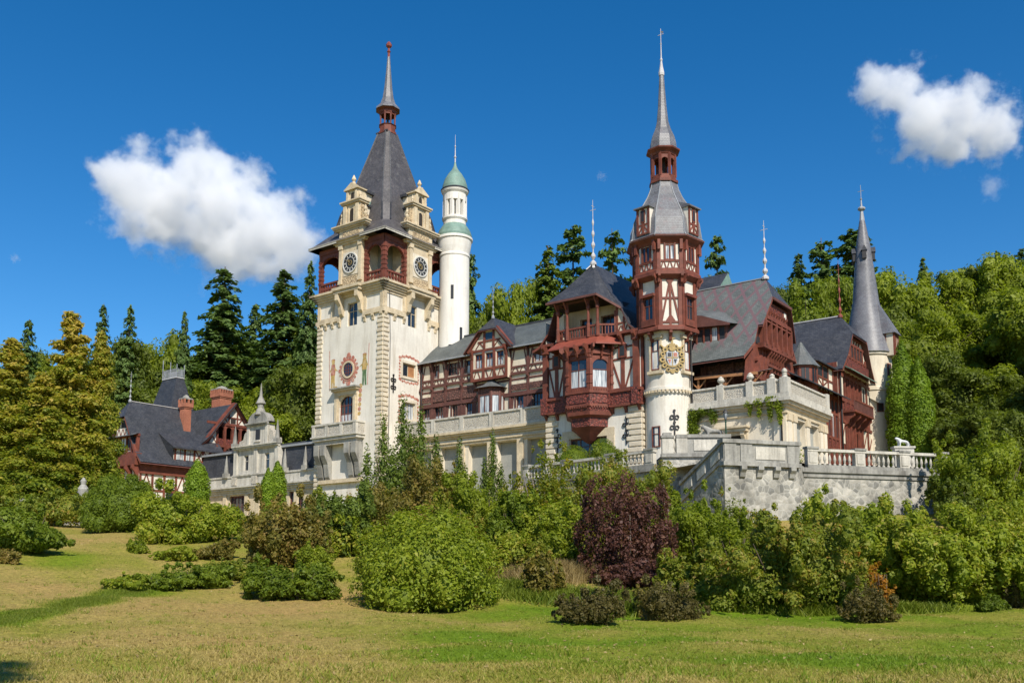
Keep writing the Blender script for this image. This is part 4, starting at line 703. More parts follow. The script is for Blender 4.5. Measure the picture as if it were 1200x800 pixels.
# gilded coat of arms
F = Fc(0, 0, OA+4); m = M(); z = 24.6; dd = 2.47
m.fpoly(F, [(-.62, z+.6), (.62, z+.6), (.62, z-.15), (.4, z-.75), (0, z-1.1), (-.4, z-.75), (-.62, z-.15)], dd-.25, dd+.1, 'silver'); m.fb(F, -.05, .05, z-.9, z+.55, dd, dd+.14, 'gold'); m.fb(F, -.58, .58, z-.08, z+.04, dd, dd+.135, 'gold')
m.ring(F, 0, z-.1, .78, .95, dd-.25, dd+.12, 'gold', 20, R(200), R(340))
for s in (-1, 1):
    for u, zz, r in ((.75, .85, .3), (1.0, .35, .27), (1.05, -.25, .3), (.85, -.85, .27), (.45, -1.3, .26), (.4, 1.15, .25)): m.ring(F, s*u, z+zz, r*.45, r, dd-.3, dd+.1, 'gold', 10); m.disc(F, s*u, z+zz, r*.25, dd-.3, dd+.13, 'clock_black', 6)
    m.beam(F, s*.7, z+.9, s*1.25, z+1.35, .14, dd-.3, dd+.08, 'gold'); m.fpoly(F, [(s*.12, z+.1), (s*.5, z+.1), (s*.5, z+.5), (s*.12, z+.5)], dd+.09, dd+.12, 'paint_red' if s > 0 else 'slate_dark'); m.fpoly(F, [(s*.12, z-.2), (s*.48, z-.2), (s*.3, z-.7)], dd+.09, dd+.12, 'slate_dark' if s > 0 else 'paint_red')
m.disc(F, 0, z+1.0, .36, dd-.2, dd+.16, 'gold', 10); m.fb(F, -.3, .3, z+1.2, z+1.5, dd-.2, dd+.13, 'gold'); m.fpoly(F, [(-.12, z+1.5), (.12, z+1.5), (.07, z+2.0), (.4, z+2.1), (.12, z+2.2), (0, z+2.55), (-.12, z+2.2), (-.4, z+2.1), (-.07, z+2.0)], dd-.2, dd+.1, 'gold'); m.disc(F, 0, z-1.45, .26, dd-.2, dd+.1, 'gold', 10)
m.build('coat_of_arms', otw, 'gilded coat of arms in relief on the white drum')
m = M(); A1 = 2.92; A2 = 3.28
m.lathe([(oct_r(2.5), 27.4), (oct_r(A1), 27.9), (oct_r(A1), 33.3), (oct_r(A2), 33.7), (oct_r(A2), 37.5)], 8, 0, 0, 'plaster_white', rot8)
up8 = m.build('timber_storeys', otw)
m = M(); side = lambda ap: 2*ap*math.tan(pi/8)
m.lathe([(oct_r(A1+.35), 27.45), (oct_r(A1+.35), 27.75), (oct_r(A1+.12), 28.0)], 8, 0, 0, RT, rot8); m.lathe([(oct_r(A1+.1), 32.95), (oct_r(A2+.28), 33.35), (oct_r(A2+.28), 33.75), (oct_r(A2+.1), 33.95)], 8, 0, 0, RT, rot8); m.lathe([(oct_r(A2+.1), 36.7), (oct_r(A2+.25), 36.95), (oct_r(A2+.7), 37.35), (oct_r(A2+.75), 37.5)], 8, 0, 0, RT, rot8)
for i, an in enumerate(facets):
    F = of(an, A1); s = side(A1)/2
    for u in (-s+.18, s-.18): m.fb(F, u-.2, u+.2, 27.9, 33.2, -.02, .16, RT)
    if i % 2 == 0:
        rails(m, F, [28.3, 30.9], -s, s, RT, .22, .1); m.fb(F, -.11, .11, 28, 33.2, -.02, .12, RT); m.beam(F, -.95, 28.3, -.05, 32.6, .2, -.02, .09, RT); m.beam(F, .95, 28.3, .05, 32.6, .2, -.02, .09, RT); m.fpoly(F, [(-.55, 33.1), (.55, 33.1), (.1, 32.4), (-.1, 32.4)], -.02, .11, RT); m.fpoly(F, [(-.6, 28.3), (.6, 28.3), (.08, 29.1), (-.08, 29.1)], -.02, .11, RT)
    else:
        m.fb(F, -s+.3, s-.3, 28.0, 28.7, -.02, .3, RT); m.fb(F, -s+.3, s-.3, 31.15, 31.45, -.02, .5, RT); m.fb(F, -s+.35, -s+.6, 28.7, 31.2, -.02, .3, RT); m.fb(F, s-.6, s-.35, 28.7, 31.2, -.02, .3, RT)
    F = of(an, A2); s = side(A2)/2
    for u in (-s+.18, s-.18): m.fb(F, u-.2, u+.2, 33.8, 37.2, -.02, .16, RT); m.beam(F, u, 36.0, u, 37.2, .3, .1, .45, RT)
    rails(m, F, [33.95, 34.85, 36.85], -s, s, RT, .2, .11); sbrace(m, F, -s+.35, s-.35, 34.0, 34.8, RT, 3)
    m.fb(F, -.62, -.48, 34.9, 36.8, -.02, .14, RT); m.fb(F, .48, .62, 34.9, 36.8, -.02, .14, RT)
    brackets(m, F, [-s+.15, s-.15], 32.4, 33.4, .55, RT, .26); brackets(m, of(an, 2.45), [0], 26.4, 27.5, .75, RT, .3)
m.build('timber_framing', otw)
for i, an in enumerate(facets):
    if i in (5, 6, 7): continue
    if i % 2: window(otw, of(an, A1), -.62, .62, 28.7, 31.15, d=.02, fr=RT, cols=2, rows=2)
    F = of(an, A2)
    for c in (-.25, .25): window(otw, F, c-.24, c+.24, 34.95, 36.6, d=.02, fr=RT, cols=1, rows=1, pane='curtained_glass' if i % 2 == 0 else 'glass', fw=.07)
m = M()
m.lathe([(oct_r(4.0), 37.35), (oct_r(3.72), 37.75), (oct_r(3.62), 38.6), (oct_r(3.5), 39.6), (oct_r(3.1), 40.6), (oct_r(2.55), 41.6), (oct_r(1.9), 42.8), (oct_r(1.5), 43.8), (oct_r(1.32), 44.6)], 8, 0, 0, 'slate_bulb', rot8)
for i in range(8):
    pr = [(4.0, 37.4), (3.72, 37.8), (3.62, 38.6), (3.5, 39.6), (3.1, 40.6), (2.55, 41.6), (1.9, 42.8), (1.5, 43.8), (1.32, 44.6)]; a = rot8+i*pi/4
    for (r0, z0), (r1, z1) in zip(pr, pr[1:]): m.bar((oct_r(r0)*cos(a), oct_r(r0)*sin(a), z0), (oct_r(r1)*cos(a), oct_r(r1)*sin(a), z1), .1, 'lead')
m.build('bell_roof', otw)
for an in (OA-45, OA+45):
    F = of(an, 3.75); m = M(); m.fb(F, -.85, .85, 37.9, 41.0, -1.6, .0, 'plaster_white'); posts(m, F, [-.72, 0.0, .72], 37.9, 41, RT, .26); rails(m, F, [38.0, 39.0, 40.85], -.85, .85, RT, .18)
    m.beam(F, -.6, 38.1, -.1, 38.9, .14, -.02, .07, RT); m.beam(F, .6, 38.1, .1, 38.9, .14, -.02, .07, RT); m.fb(F, -.28, .28, 39.2, 40.6, .05, .12, RT); m.fb(F, -.17, .17, 39.35, 40.5, .12, .13, 'clock_black')
    m.add([F.p(-1.05, 40.95, .35), F.p(1.05, 40.95, .35), F.p(.9, 42.0, -2.0), F.p(-.9, 42.0, -2.0), F.p(-1.05, 40.8, .35), F.p(1.05, 40.8, .35), F.p(.9, 40.85, -2.0), F.p(-.9, 40.85, -2.0)], [(0, 1, 2, 3), (4, 7, 6, 5), (0, 4, 5, 1), (1, 5, 6, 2), (3, 7, 4, 0), (2, 6, 7, 3)], 'slate_bulb'); m.build('roof_dormer', otw)
m = M(); m.lathe([(oct_r(1.5), 44.5), (oct_r(1.5), 44.8), (oct_r(1.3), 44.9), (oct_r(1.3), 45.35)], 8, 0, 0, RT, rot8)
for i in range(8):
    a = rot8+i*pi/4; r = oct_r(1.2); m.bar((r*cos(a), r*sin(a), 45.2), (r*cos(a), r*sin(a), 47.9), .26, RT); F = of(facets[i], 1.2)
    m.fpoly(F, [(-.5, 47.9), (-.5, 46.9)]+arc(0, 46.9, .38, pi, 0, 8)+[(.5, 46.9), (.5, 47.9)], -.14, .02, RT)
m.lathe([(.22, 45), (.22, 48)], 8, 0, 0, 'dark_inside'); m.lathe([(oct_r(1.3), 47.7), (oct_r(1.4), 47.95), (oct_r(1.75), 48.2), (oct_r(1.78), 48.35)], 8, 0, 0, RT, rot8); m.build('lantern', otw)
m = M(); m.lathe([(oct_r(1.62), 48.3), (oct_r(1.42), 48.55), (oct_r(1.36), 49.3), (oct_r(1.2), 50.0), (oct_r(.85), 50.9), (oct_r(.62), 51.8), (oct_r(.46), 53.5), (oct_r(.34), 55.5), (oct_r(.24), 57.4)], 8, 0, 0, 'slate_spire', rot8); m.build('spire', otw)
m = M(); m.lathe([(.32, 57.3), (.34, 57.6), (.2, 58.3), (.1, 59.0), (.16, 59.2), (.08, 59.4), (.05, 61.0), (.1, 61.1), (.04, 61.2), (.035, 62.9)], 8, 0, 0, 'pale_metal'); m.bar((-.35, 0, 62.2), (.35, 0, 62.2), .05, 'pale_metal'); m.fb(Fc(0, 0, OA), 0, .28, 62.4, 62.6, 0, .03, 'iron'); m.build('finial', otw)
# ------------------------------------------------------------------ stone garden annex with a balustraded roof terrace
ax1, ay0, ay1 = 12.7, .5, 12.4
FN = Fc(0, ay0, 0); FNR = Fc(ax1, ay0, 90)
m = M(); m.wall(FN, 1.5, ax1, 11, 19, 'plaster_cream', [(4.6, 8.4, 13.2, 16.1)], .35); m.wall(FNR, 0, ay1-ay0, 11, 19, 'plaster_cream', [(2.6, 5.4, 12.5, 17.6), (6.6, 9.4, 12.5, 17.6)], .6, back='grey_inside'); m.wall(Fc(ax1, ay1, 180), 0, 5, 11, 19, 'plaster_cream')
m.poly([(1.5, ay0, 19.9), (ax1, ay0, 19.9), (ax1, ay1, 19.9), (1.5, ay1, 19.9)], 'stone_grey')
annex = m.build('garden_annex', castle, 'cream stone annex with carved parapet and trailing ivy')
m = M()
for F, a, b in ((FN, 2.3, ax1), (FNR, 0, ay1-ay0)):
    for dz, h, d in ((17.9, .25, .18), (18.5, .25, .3), (18.75, .3, .55), (19.05, .3, .8), (19.35, .5, .62)): m.fb(F, a, b+(d if F is FN else 0), dz, dz+h-.003, -.05, d, 'stone_cream' if dz < 19 else 'stone_white')
for F, L_ in ((FN, [11.9]), (FNR, [.7, 2.1, 5.9, 9.9, 11.2])):
    for u in L_: m.fb(F, u-.42, u+.42, 11.5, 17.9, -.02, .16, 'plaster_cream'); m.fb(F, u-.52, u+.52, 17.2, 17.9, -.02, .26, 'stone_cream'); m.fb(F, u-.52, u+.52, 11.5, 12.6, -.02, .26, 'stone_cream')
m.fb(FN, 4.3, 8.8, 16.4, 16.75, -.02, .7, 'stone_cream'); m.fb(FN, 4.15, 8.95, 16.75, 16.95, -.02, .95, 'stone_cream'); brackets(m, FN, [4.7, 8.3], 15.2, 16.4, .6, 'stone_cream', .4); m.fb(FN, 4.3, 4.59, 13, 16.4, -.02, .2, 'stone_cream'); m.fb(FN, 8.41, 8.7, 13, 16.4, -.02, .2, 'stone_cream')
m.tube([FN.p(12.35, 11.5, .25), FN.p(12.35, 18.4, .25), FN.p(12.4, 19.2, .7)], .09, 'iron'); m.build('cornice', annex)
m = M()
for F, a, b in ((FN, 2.3, ax1+.4), (FNR, -.4, ay1-ay0)): m.fb(F, a, b, 19.85, 21.1, .1, .28, 'carved_stone'); m.fb(F, a, b+.1*(F is FN), 21.1, 21.3, .0, .42, 'stone_white')
m.build('parapet', annex)
def urn(par, x, y, z):
    m = M(); m.box(x-.36, x+.36, y-.36, y+.36, z-1.5, z+.1, 'stone_white'); m.lathe([(.25, z+.1), (.25, z+.16), (.12, z+.24), (.17, z+.32), (.35, z+.5), (.38, z+.65), (.28, z+.82), (.31, z+.87), (.16, z+.98), (.1, z+1.06)], 12, x, y, 'stone_white'); return m.build('urn', par)
for x in (6.0, 9.2): urn(annex, x, ay0-.2, 21.3)
for x in (ax1-1.2, ax1+.1):
    m = M(); m.box(x-.42, x+.42, ay0-.56, ay0+.26, 19.87, 21.42, 'stone_white'); m.lathe([(.34, 21.42), (.24, 21.6), (.28, 21.76), (.08, 21.95)], 10, x, ay0-.2, 'stone_white'); m.build('pedestal', annex)
m = M(); m.lathe([(.16, 21.8), (.28, 21.95), (.28, 22.15), (.1, 22.35)], 10, ax1+.1, ay0-.2, 'stone_white'); m.build('pedestal_ball', annex); m = M(); m.box(ax1-.1, ax1+.55, ay1-1, ay1-.2, 19.87, 21.45, 'stone_white'); m.build('pedestal', annex)
m = M()                                             # pine porch on the roof terrace
m.poly([(2.6, 1.2, 22.9), (9.5, 1.2, 22.6), (9.5, 6, 23.8), (2.6, 6, 24.1)], 'lead'); m.poly([(2.6, 6, 23.95), (9.5, 6, 23.65), (9.5, 1.2, 22.45), (2.6, 1.2, 22.75)], 'pine_timber'); m.bar((2.6, 1.2, 22.75), (9.6, 1.2, 22.45), .22, 'pine_timber', .3)
for x in (2.9, 6.0, 9.2):
    m.bar((x, 1.5, 19.9), (x, 1.5, 22.7), .2, 'pine_timber'); m.bar((x, 1.5, 21.6), (x+.9, 1.4, 22.5), .12, 'pine_timber'); m.bar((x, 1.5, 21.6), (x-.9, 1.4, 22.6), .12, 'pine_timber')
m.build('porch', annex)
# ------------------------------------------------------------------ wing with the patterned roof
py_, pz = 7.5, 34.3
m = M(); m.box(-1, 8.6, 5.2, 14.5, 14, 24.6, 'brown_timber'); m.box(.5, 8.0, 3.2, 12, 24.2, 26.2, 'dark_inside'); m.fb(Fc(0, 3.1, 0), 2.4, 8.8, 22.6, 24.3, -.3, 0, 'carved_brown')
for x in (3, 4.6, 6.2, 7.8): m.bar((x, 3.0, 20), (x, 3.0, 24.4), .22, 'brown_timber')
pw = m.build('patterned_roof_wing', castle, 'wing with a grey and pink lattice slate roof and red timber gable')
# gable wall: u = y - py_, centred
FP = Fc(8.9, py_, 90); m = M()
m.fpoly(FP, [(-7.0, 21.6), (7.4, 21.6), (7.2, 23.8), (4.3, 28.0), (2.4, 31.0), (-2.4, 31.0), (-4.3, 28.0), (-6.4, 23.9)], -.5, 0, RT)
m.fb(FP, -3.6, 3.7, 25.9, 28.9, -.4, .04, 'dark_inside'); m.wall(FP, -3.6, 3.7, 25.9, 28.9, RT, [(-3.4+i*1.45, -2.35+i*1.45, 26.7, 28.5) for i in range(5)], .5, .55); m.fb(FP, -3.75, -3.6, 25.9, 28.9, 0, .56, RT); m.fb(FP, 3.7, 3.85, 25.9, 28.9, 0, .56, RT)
for i in range(9): u = -3.4+i*.87; m.fb(FP, u-.1, u+.1, 23.0, 25.7, 0, .14, RT); m.fb(FP, u+.2, u+.68, 24.4, 25.4, 0, .06, 'carved_red')
for i in range(6): u = -3.62+i*1.45; m.fb(FP, u-.16, u+.16, 25.95, 28.9, .5, .82, RT)
for i in range(5):
    u = -2.87+i*1.45; m.fb(FP, u-.04, u+.04, 26.7, 28.5, .2, .3, RT); m.fb(FP, u-.6, u+.6, 28.5, 28.7, .5, .75, RT)
m.fb(FP, -4.3, 4.6, 25.6, 26.1, -.2, .75, RT); m.fb(FP, -3.4, 3.5, 28.8, 29.2, -.2, .85, RT); m.fb(FP, -2.4, 2.5, 29.2, 30.8, -.3, .75, RT)
for i in range(7): u = -2.1+i*.7; m.fb(FP, u-.22, u+.22, 29.7, 30.6, .7, .78, 'carved_red'); brackets(m, FP, [u], 28.9, 29.9, .95, RT, .18); brackets(m, FP, [u], 24.4, 25.7, .7, RT, .2)
m.fb(FP, 1.5, 2.1, 29.8, 30.5, .74, .8, 'plaster_white')
m.fb(FP, -5.2, 5.4, 24.0, 24.25, -.1, .3, RT); m.fb(FP, -5.4, -3.7, 26.0, 26.8, -.1, .06, 'clock_black'); m.fb(FP, 3.9, 4.4, 26.2, 27.6, -.1, .06, 'clock_black')
for u in (-5.9, -5.0, -4.0): m.beam(FP, u, 22.0, u+1.5, 24.6, .35, 0, .5, RT)
m.add([FP.p(-2.2, 23.6, 0), FP.p(1.6, 23.6, 0), FP.p(2.0, 22.9, 1.2), FP.p(-2.6, 22.9, 1.2)], [(0, 1, 2, 3)], 'copper')
m.fpoly(FP, [(-2.4, 21.6), (1.8, 21.6), (1.8, 23.2), (-2.4, 23.2)], 0, .8, RT)
m.build('gable', pw)
FS = Fc(0, py_, 0); m = M()
pro = [(0, pz), (2.7, 31.2), (4.7, 27.9), (5.9, 25.9), (7.2, 24.25)]
def vx(d): return 10.1 if d < 3 else (9.6 if d < 5 else 9.0)
for s in (1, -1):
    for i, ((d0, z0), (d1, z1)) in enumerate(zip(pro, pro[1:])):
        xr0 = [8.3, 10.1, 9.75, 9.3, 9.0][i]; xr1 = [8.3, 10.1, 9.75, 9.3, 8.6][i+1]
        if i == 2: xr0 = 9.2
        A = [(0.2, py_-s*d0, z0), (.2, py_-s*d1, z1), (xr1, py_-s*d1, z1), (xr0, py_-s*d0, z0)]
        m.poly(A, 'slate_lattice' if s > 0 else 'slate_dark'); m.poly([(x, y, z-.22) for x, y, z in A[::-1]], BT)
        m.poly([(xr0, py_-s*d0, z0), (xr1, py_-s*d1, z1), (xr1, py_-s*d1, z1-.4), (xr0, py_-s*d0, z0-.4)], RT)
m.poly([(8.3, py_, pz), (10.1, py_-2.7, 31.2), (10.1, py_+2.7, 31.2)], 'slate_dark'); m.poly([(8.3, py_, pz-.3), (10.1, py_+2.7, 30.98), (10.1, py_-2.7, 30.98)], BT); m.bar((10.1, py_-2.7, 31.1), (10.1, py_+2.7, 31.1), .2, BT, .3)
m.bar((.2, py_, pz+.05), (8.3, py_, pz+.05), .25, 'lead', .12)
m.build('roof', pw); finial(pw, 8.3, py_, pz, 6.6, 'pale_metal', .32)
m = M()                                             # curved dormer by the octagonal tower
F = Fc(0, 2.2, 0); m.fb(F, 2.4, 5.9, 26.2, 28.5, -3, 0, BT)
for k in range(4): m.fb(F, 2.6+k*.85, 3.15+k*.85, 26.6, 28.2, 0, .04, 'clock_black' if k != 2 else 'curtained_glass'); m.fb(F, 2.42+k*.85, 2.58+k*.85, 26.3, 28.4, 0, .14, RT)
m.fb(F, 2.4, 6.0, 26.1, 26.5, -.1, .2, RT); m.fb(F, 2.4, 6.2, 28.35, 28.6, -.1, .4, BT)
m.poly([(1.8, 1.6, 29.9), (3.4, 1.6, 29.6), (4.6, 1.6, 29.1), (6.6, 1.6, 28.3), (7.0, 4.0, 28.6), (4.8, 4.4, 30.4), (1.8, 4.6, 31.2)], 'slate_grey'); m.poly([(1.8, 1.6, 29.9), (3.4, 1.6, 29.6), (4.6, 1.6, 29.1), (6.6, 1.6, 28.3), (6.6, 1.6, 28.1), (1.8, 1.6, 28.5)], BT)
m.build('roof_dormer', pw)
# ------------------------------------------------------------------ links and far gabled wing
m = M(); m.wall(Fc(9.8, 12.4, 90), 0, 13.4, 13, 23.6, RT, [], .3); m.wall(Fc(0, 12.4, 0), 2, 9.8, 13, 23.6, BT)
lk = m.build('linking_range', castle); FK = Fc(9.8, 12.4, 90); m = M()
rails(m, FK, [17.0, 18.3, 21.3, 23.4], 0, 13.4, RT, .3, .16)
for k in range(10): u = .7+k*1.35; m.fb(FK, u-.16, u+.16, 13, 23.5, -.02, .2, RT)
for k in range(9): u = 1.37+k*1.35; m.fb(FK, u-.42, u+.42, 18.5, 21.1, 0, .06, 'curtained_glass' if k % 2 else 'clock_black'); m.fb(FK, u-.03, u+.03, 18.5, 21.1, .06, .1, RT); m.fb(FK, u-.45, u+.45, 17.2, 18.1, 0, .08, 'carved_red'); m.fb(FK, u-.45, u+.45, 21.6, 22.9, 0, .07, 'clock_black' if k % 3 else 'plaster_cream')
m.build('timber_framing', lk)
m = M(); slope(m, FK, -1, 13.6, [(-5, 26.6), (-1, 24.6), (1.5, 23.3)], 'slate_grey'); m.poly([(9.8, 11.4, 23), (9.8, 26, 23), (4.8, 26, 26.6), (4.8, 11.4, 26.6)], BT); m.build('roof', lk)
m = M(); sx, sy = 9.2, 15.2; m.lathe([(1.7, 22.5), (1.7, 25.6)], 8, sx, sy, RT, .2)
for k in range(8):
    F = Fc(sx+1.58*cos(.2+pi/8+k*pi/4), sy+1.58*sin(.2+pi/8+k*pi/4), math.degrees(.2+pi/8+k*pi/4)+90); m.fb(F, -.42, .42, 23.7, 25.2, -.1, .03, 'glass' if k % 2 else 'clock_black'); m.fb(F, -.6, .6, 23.3, 23.6, -.1, .12, RT); m.fb(F, -.04, .04, 23.6, 25.2, 0, .08, RT)
tt = m.build('small_turret', lk); m = M(); m.lathe([(2.1, 25.5), (1.85, 25.75), (1.1, 26.8), (.5, 27.8), (.15, 28.5)], 8, sx, sy, 'slate_grey', .2); m.build('turret_roof', lk)
m = M(); m.box(7, 9.7, 18.5, 24.6, 20, 27.0, 'plaster_cream'); F = Fc(9.7, 18.5, 90); posts(m, F, [.3, 2.2, 4.1, 5.9], 23, 27, RT, .28); rails(m, F, [25.2, 26.9], 0, 6.1, RT); xbrace(m, F, .4, 4, 23.4, 25.1, RT); m.fb(F, 2.4, 3.9, 25.4, 26.7, 0, .06, 'clock_black'); m.fb(F, .5, 2.0, 25.4, 26.7, 0, .06, 'clock_black')
slope(m, F, -.3, 6.3, [(-3, 28.2), (.6, 26.9)], 'slate_grey'); m.build('upper_range', lk)
qy, qz, qx = 31.9, 35.4, 10.0
FQ = Fc(qx, qy, 90); m = M()
qh = [(-3.9+i*1.55, -2.9+i*1.55, 23.9, 26.3) for i in range(4)]; qd = [(-4.6, -3.2, 16, 20.4), (.2, 1.6, 16.5, 19.9)]
m.wall(FQ, -6.4, 7.4, 12, 27.4, RT, qh+qd, .35); m.wall(Fc(0, qy-6.4, 0), 2, qx, 12, 28, 'plaster_cream')
m.fpoly(FQ, [(-6.0, 27.2), (6.0, 27.2), (4.3, 29.2), (2.4, 32.0), (-2.4, 32.0), (-4.3, 29.2)], -.4, .3, 'plaster_cream')
fw = m.build('far_gabled_wing', castle, 'far wing with steep black roof and red gable beside the cone-roofed tower')
for h in qh+qd: window(fw, FQ, *h, fr=RT, cols=2, rows=2, d=-.25)
m = M(); F = Fc(0, qy-6.4, 0); posts(m, F, [9.7, 6.5], 22, 28, RT, .5, .16); rails(m, F, [24.2, 27.8], 2, 9.9, RT, .4); m.beam(F, 6.7, 24.3, 9.4, 27.6, .35, -.02, .1, RT)
posts(m, FQ, [-6.2, -4.25, -2.35, -.8, .75, 2.3, 4.6, 7.0], 12, 27.2, RT, .36, .2); rails(m, FQ, [16.2, 20.8, 23.5, 26.6], -6.4, 7.4, RT, .4, .18); m.fb(FQ, -4.6, 2.5, 22.2, 23.8, 0, .12, 'carved_red')
for a_, b_ in ((-6.0, -4.7), (2.6, 4.3), (4.9, 6.8)): m.fb(FQ, a_, b_, 18.0, 20.5, 0, .07, 'plaster_cream'); m.fb(FQ, a_, b_, 24.0, 26.4, 0, .05, 'plaster_cream'); m.beam(FQ, a_, 18.0, b_, 20.5, .22, 0, .12, RT)
for i in range(3): m.fb(FQ, 3.2+i*1.3, 4.0+i*1.3, 24, 26.2, 0, .06, 'clock_black'); m.fb(FQ, 3.2+i*1.3, 4.0+i*1.3, 17.2, 20, 0, .06, 'clock_black')
rails(m, FQ, [29.2], -3.9, 3.9, RT, .3, .5); rails(m, FQ, [31.0], -2.9, 2.9, RT, .3, .5); rails(m, FQ, [31.9], -2.1, 2.1, RT, .25, .5); m.fb(FQ, -4.6, 4.6, 27.3, 28.9, .2, .55, 'carved_red')
for i in range(7): u = -3.6+i*1.2; m.fb(FQ, u-.14, u+.14, 28.8, 31.0 if abs(u) < 3 else 29.8, .2, .52, RT)
for i in range(4): u = -1.8+i*1.2; m.fb(FQ, u-.38, u+.38, 29.4, 30.8, .3, .42, 'clock_black'); m.beam(FQ, u*.8-.3, 31.1, u*.8, 31.9, .14, .25, .44, RT)
m.build('timber_framing', fw)
m = M(); m.add([FQ.p(-5, 28.0, .1), FQ.p(4.9, 28.0, .1), FQ.p(5.3, 27.2, 1.4), FQ.p(-5.4, 27.2, 1.4), FQ.p(-5, 27.8, .1), FQ.p(4.9, 27.8, .1), FQ.p(5.3, 27.1, 1.4), FQ.p(-5.4, 27.1, 1.4)], [(0, 1, 2, 3), (7, 6, 5, 4), (3, 2, 6, 7), (0, 3, 7, 4), (1, 5, 6, 2)], 'copper'); m.build('canopy', fw)
m = M(); m.fb(FQ, -4.9, 2.8, 21.9, 22.15, 0, 1.5, RT); m.fb(FQ, -4.9, 2.8, 23.3, 23.5, 1.3, 1.5, RT); brackets(m, FQ, [-4.5, -2.2, 0, 2.4], 20.4, 21.9, 1.3, RT, .3)
for i in range(16): u = -4.8+i*.5; m.fb(FQ, u-.12, u+.12, 22.15, 23.3, 1.34, 1.46, BT)
m.build('balcony', fw)
m = M(); pro = [(0, qz), (2.9, 32.2), (4.8, 29.2), (6.9, 27.0)]
for s in (1, -1):
    for i, ((d0, z0), (d1, z1)) in enumerate(zip(pro, pro[1:])):
        xs = [8.6, 11.0, 10.9, 10.8]; A = [(0, qy-s*d0, z0), (0, qy-s*d1, z1), (xs[i+1], qy-s*d1, z1), (xs[i], qy-s*d0, z0)]
        m.poly(A, 'slate_dark'); m.poly([(x, y, z-.22) for x, y, z in A[::-1]], BT); m.poly([(xs[i], qy-s*d0, z0), (xs[i+1], qy-s*d1, z1), (xs[i+1], qy-s*d1, z1-.4), (xs[i], qy-s*d0, z0-.4)], RT)
m.poly([(8.6, qy, qz), (11.0, qy-2.9, 32.2), (11.0, qy+2.9, 32.2)], 'slate_dark'); m.poly([(8.6, qy, qz-.3), (11.0, qy+2.9, 31.95), (11.0, qy-2.9, 31.95)], BT); m.bar((0, qy, qz+.05), (8.6, qy, qz+.05), .3, 'pale_metal', .14)
m.poly([(qx-.5, qy+6, 25.8), (qx+1.6, qy+6, 24.4), (qx+1.6, qy+8, 24.4), (qx-.5, qy+8, 25.8)], 'slate_grey')
m.build('roof', fw); finial(fw, 8.6, qy, qz, 7.5, 'red_metal', .24)
m = M(); m.tube([(10.3, qy+6.9, 13), (10.3, qy+6.9, 24.6)], .12, 'iron'); m.build('drainpipe', fw)
# ------------------------------------------------------------------ round tower with the tall cone
kx, ky = 9.3, 41.0
m = M(); m.lathe([(3.0, 12), (3.0, 26.4), (3.15, 26.5), (3.15, 26.9), (3.0, 27), (3.0, 31.2), (3.2, 31.4), (3.2, 31.9)], 40, kx, ky, 'plaster_cream')
for an, z, h in ((75, 28.4, 1.8), (72, 20.6, 2.6), (40, 23.5, 1.2)): F = Fc(kx, ky, an); m.fb(F, -.45, .45, z, z+h, 2.7, 3.04, RT); m.fb(F, -.3, .3, z+.15, z+h-.15, 3.04, 3.06, 'clock_black')
ct = m.build('cone_tower', castle, 'round cream tower under a tall slender grey slate cone'); m = M()
m.lathe([(3.45, 31.75), (3.25, 32.3), (2.75, 34.6), (2.2, 37), (1.72, 39.4), (1.33, 43.5), (.96, 47.2), (.5, 50.2), (.36, 51.0)], 20, kx, ky, 'slate_spire', smooth=True)
m.build('cone_roof', ct); F = Fc(kx, ky, 88); m = M()
m.fb(F, -1.1, 1.1, 31.2, 34.2, 1.5, 3.7, 'plaster_cream'); posts(m, Fc(kx+3.7, ky+.1, 90), [-1, -.35, .35, 1], 31.2, 34.2, RT, .22); rails(m, Fc(kx+3.7, ky+.1, 90), [31.4, 32.2, 34], -1.1, 1.1, RT, .24); F2 = Fc(kx+1.5, ky-1.1, 0); posts(m, F2, [.3, 1.2, 2.1], 31.2, 34.2, RT, .24); rails(m, F2, [31.4, 32.2, 34], 0, 2.2, RT, .24); m.fb(F2, 1.35, 2.0, 32.4, 33.8, 0, .05, 'clock_black')
m.add([F.p(-1.4, 34.2, 4.1), F.p(1.4, 34.2, 4.1), F.p(.5, 39.2, 1.5), F.p(-.5, 39.2, 1.5), F.p(-1.4, 34.2, 1.5), F.p(1.4, 34.2, 1.5)], [(0, 1, 2, 3), (0, 3, 4), (1, 5, 2), (0, 4, 5, 1)], 'slate_spire'); m.build('roof_dormer', ct)
m = M()
for k in range(4): F = Fc(kx, ky, 20+k*90); m.fb(F, -.28, .28, 45.2, 46.3, .8, 1.45, 'iron'); m.fpoly(F, [(-.4, 46.3), (.4, 46.3), (0, 47.1)], .7, 1.55, 'slate_dark')
m.build('lucarnes', ct)
m = M(); m.lathe([(.38, 50.9), (.3, 51.6), (.2, 52.4), (.5, 52.6), (.55, 52.75), (.45, 52.9), (.14, 53.1), (.08, 54.0), (.18, 54.15), (.05, 54.3), (.035, 56.2)], 8, kx, ky, 'lead'); m.bar((kx-.4, ky, 55.3), (kx+.4, ky, 55.3), .06, 'lead'); m.build('finial', ct)
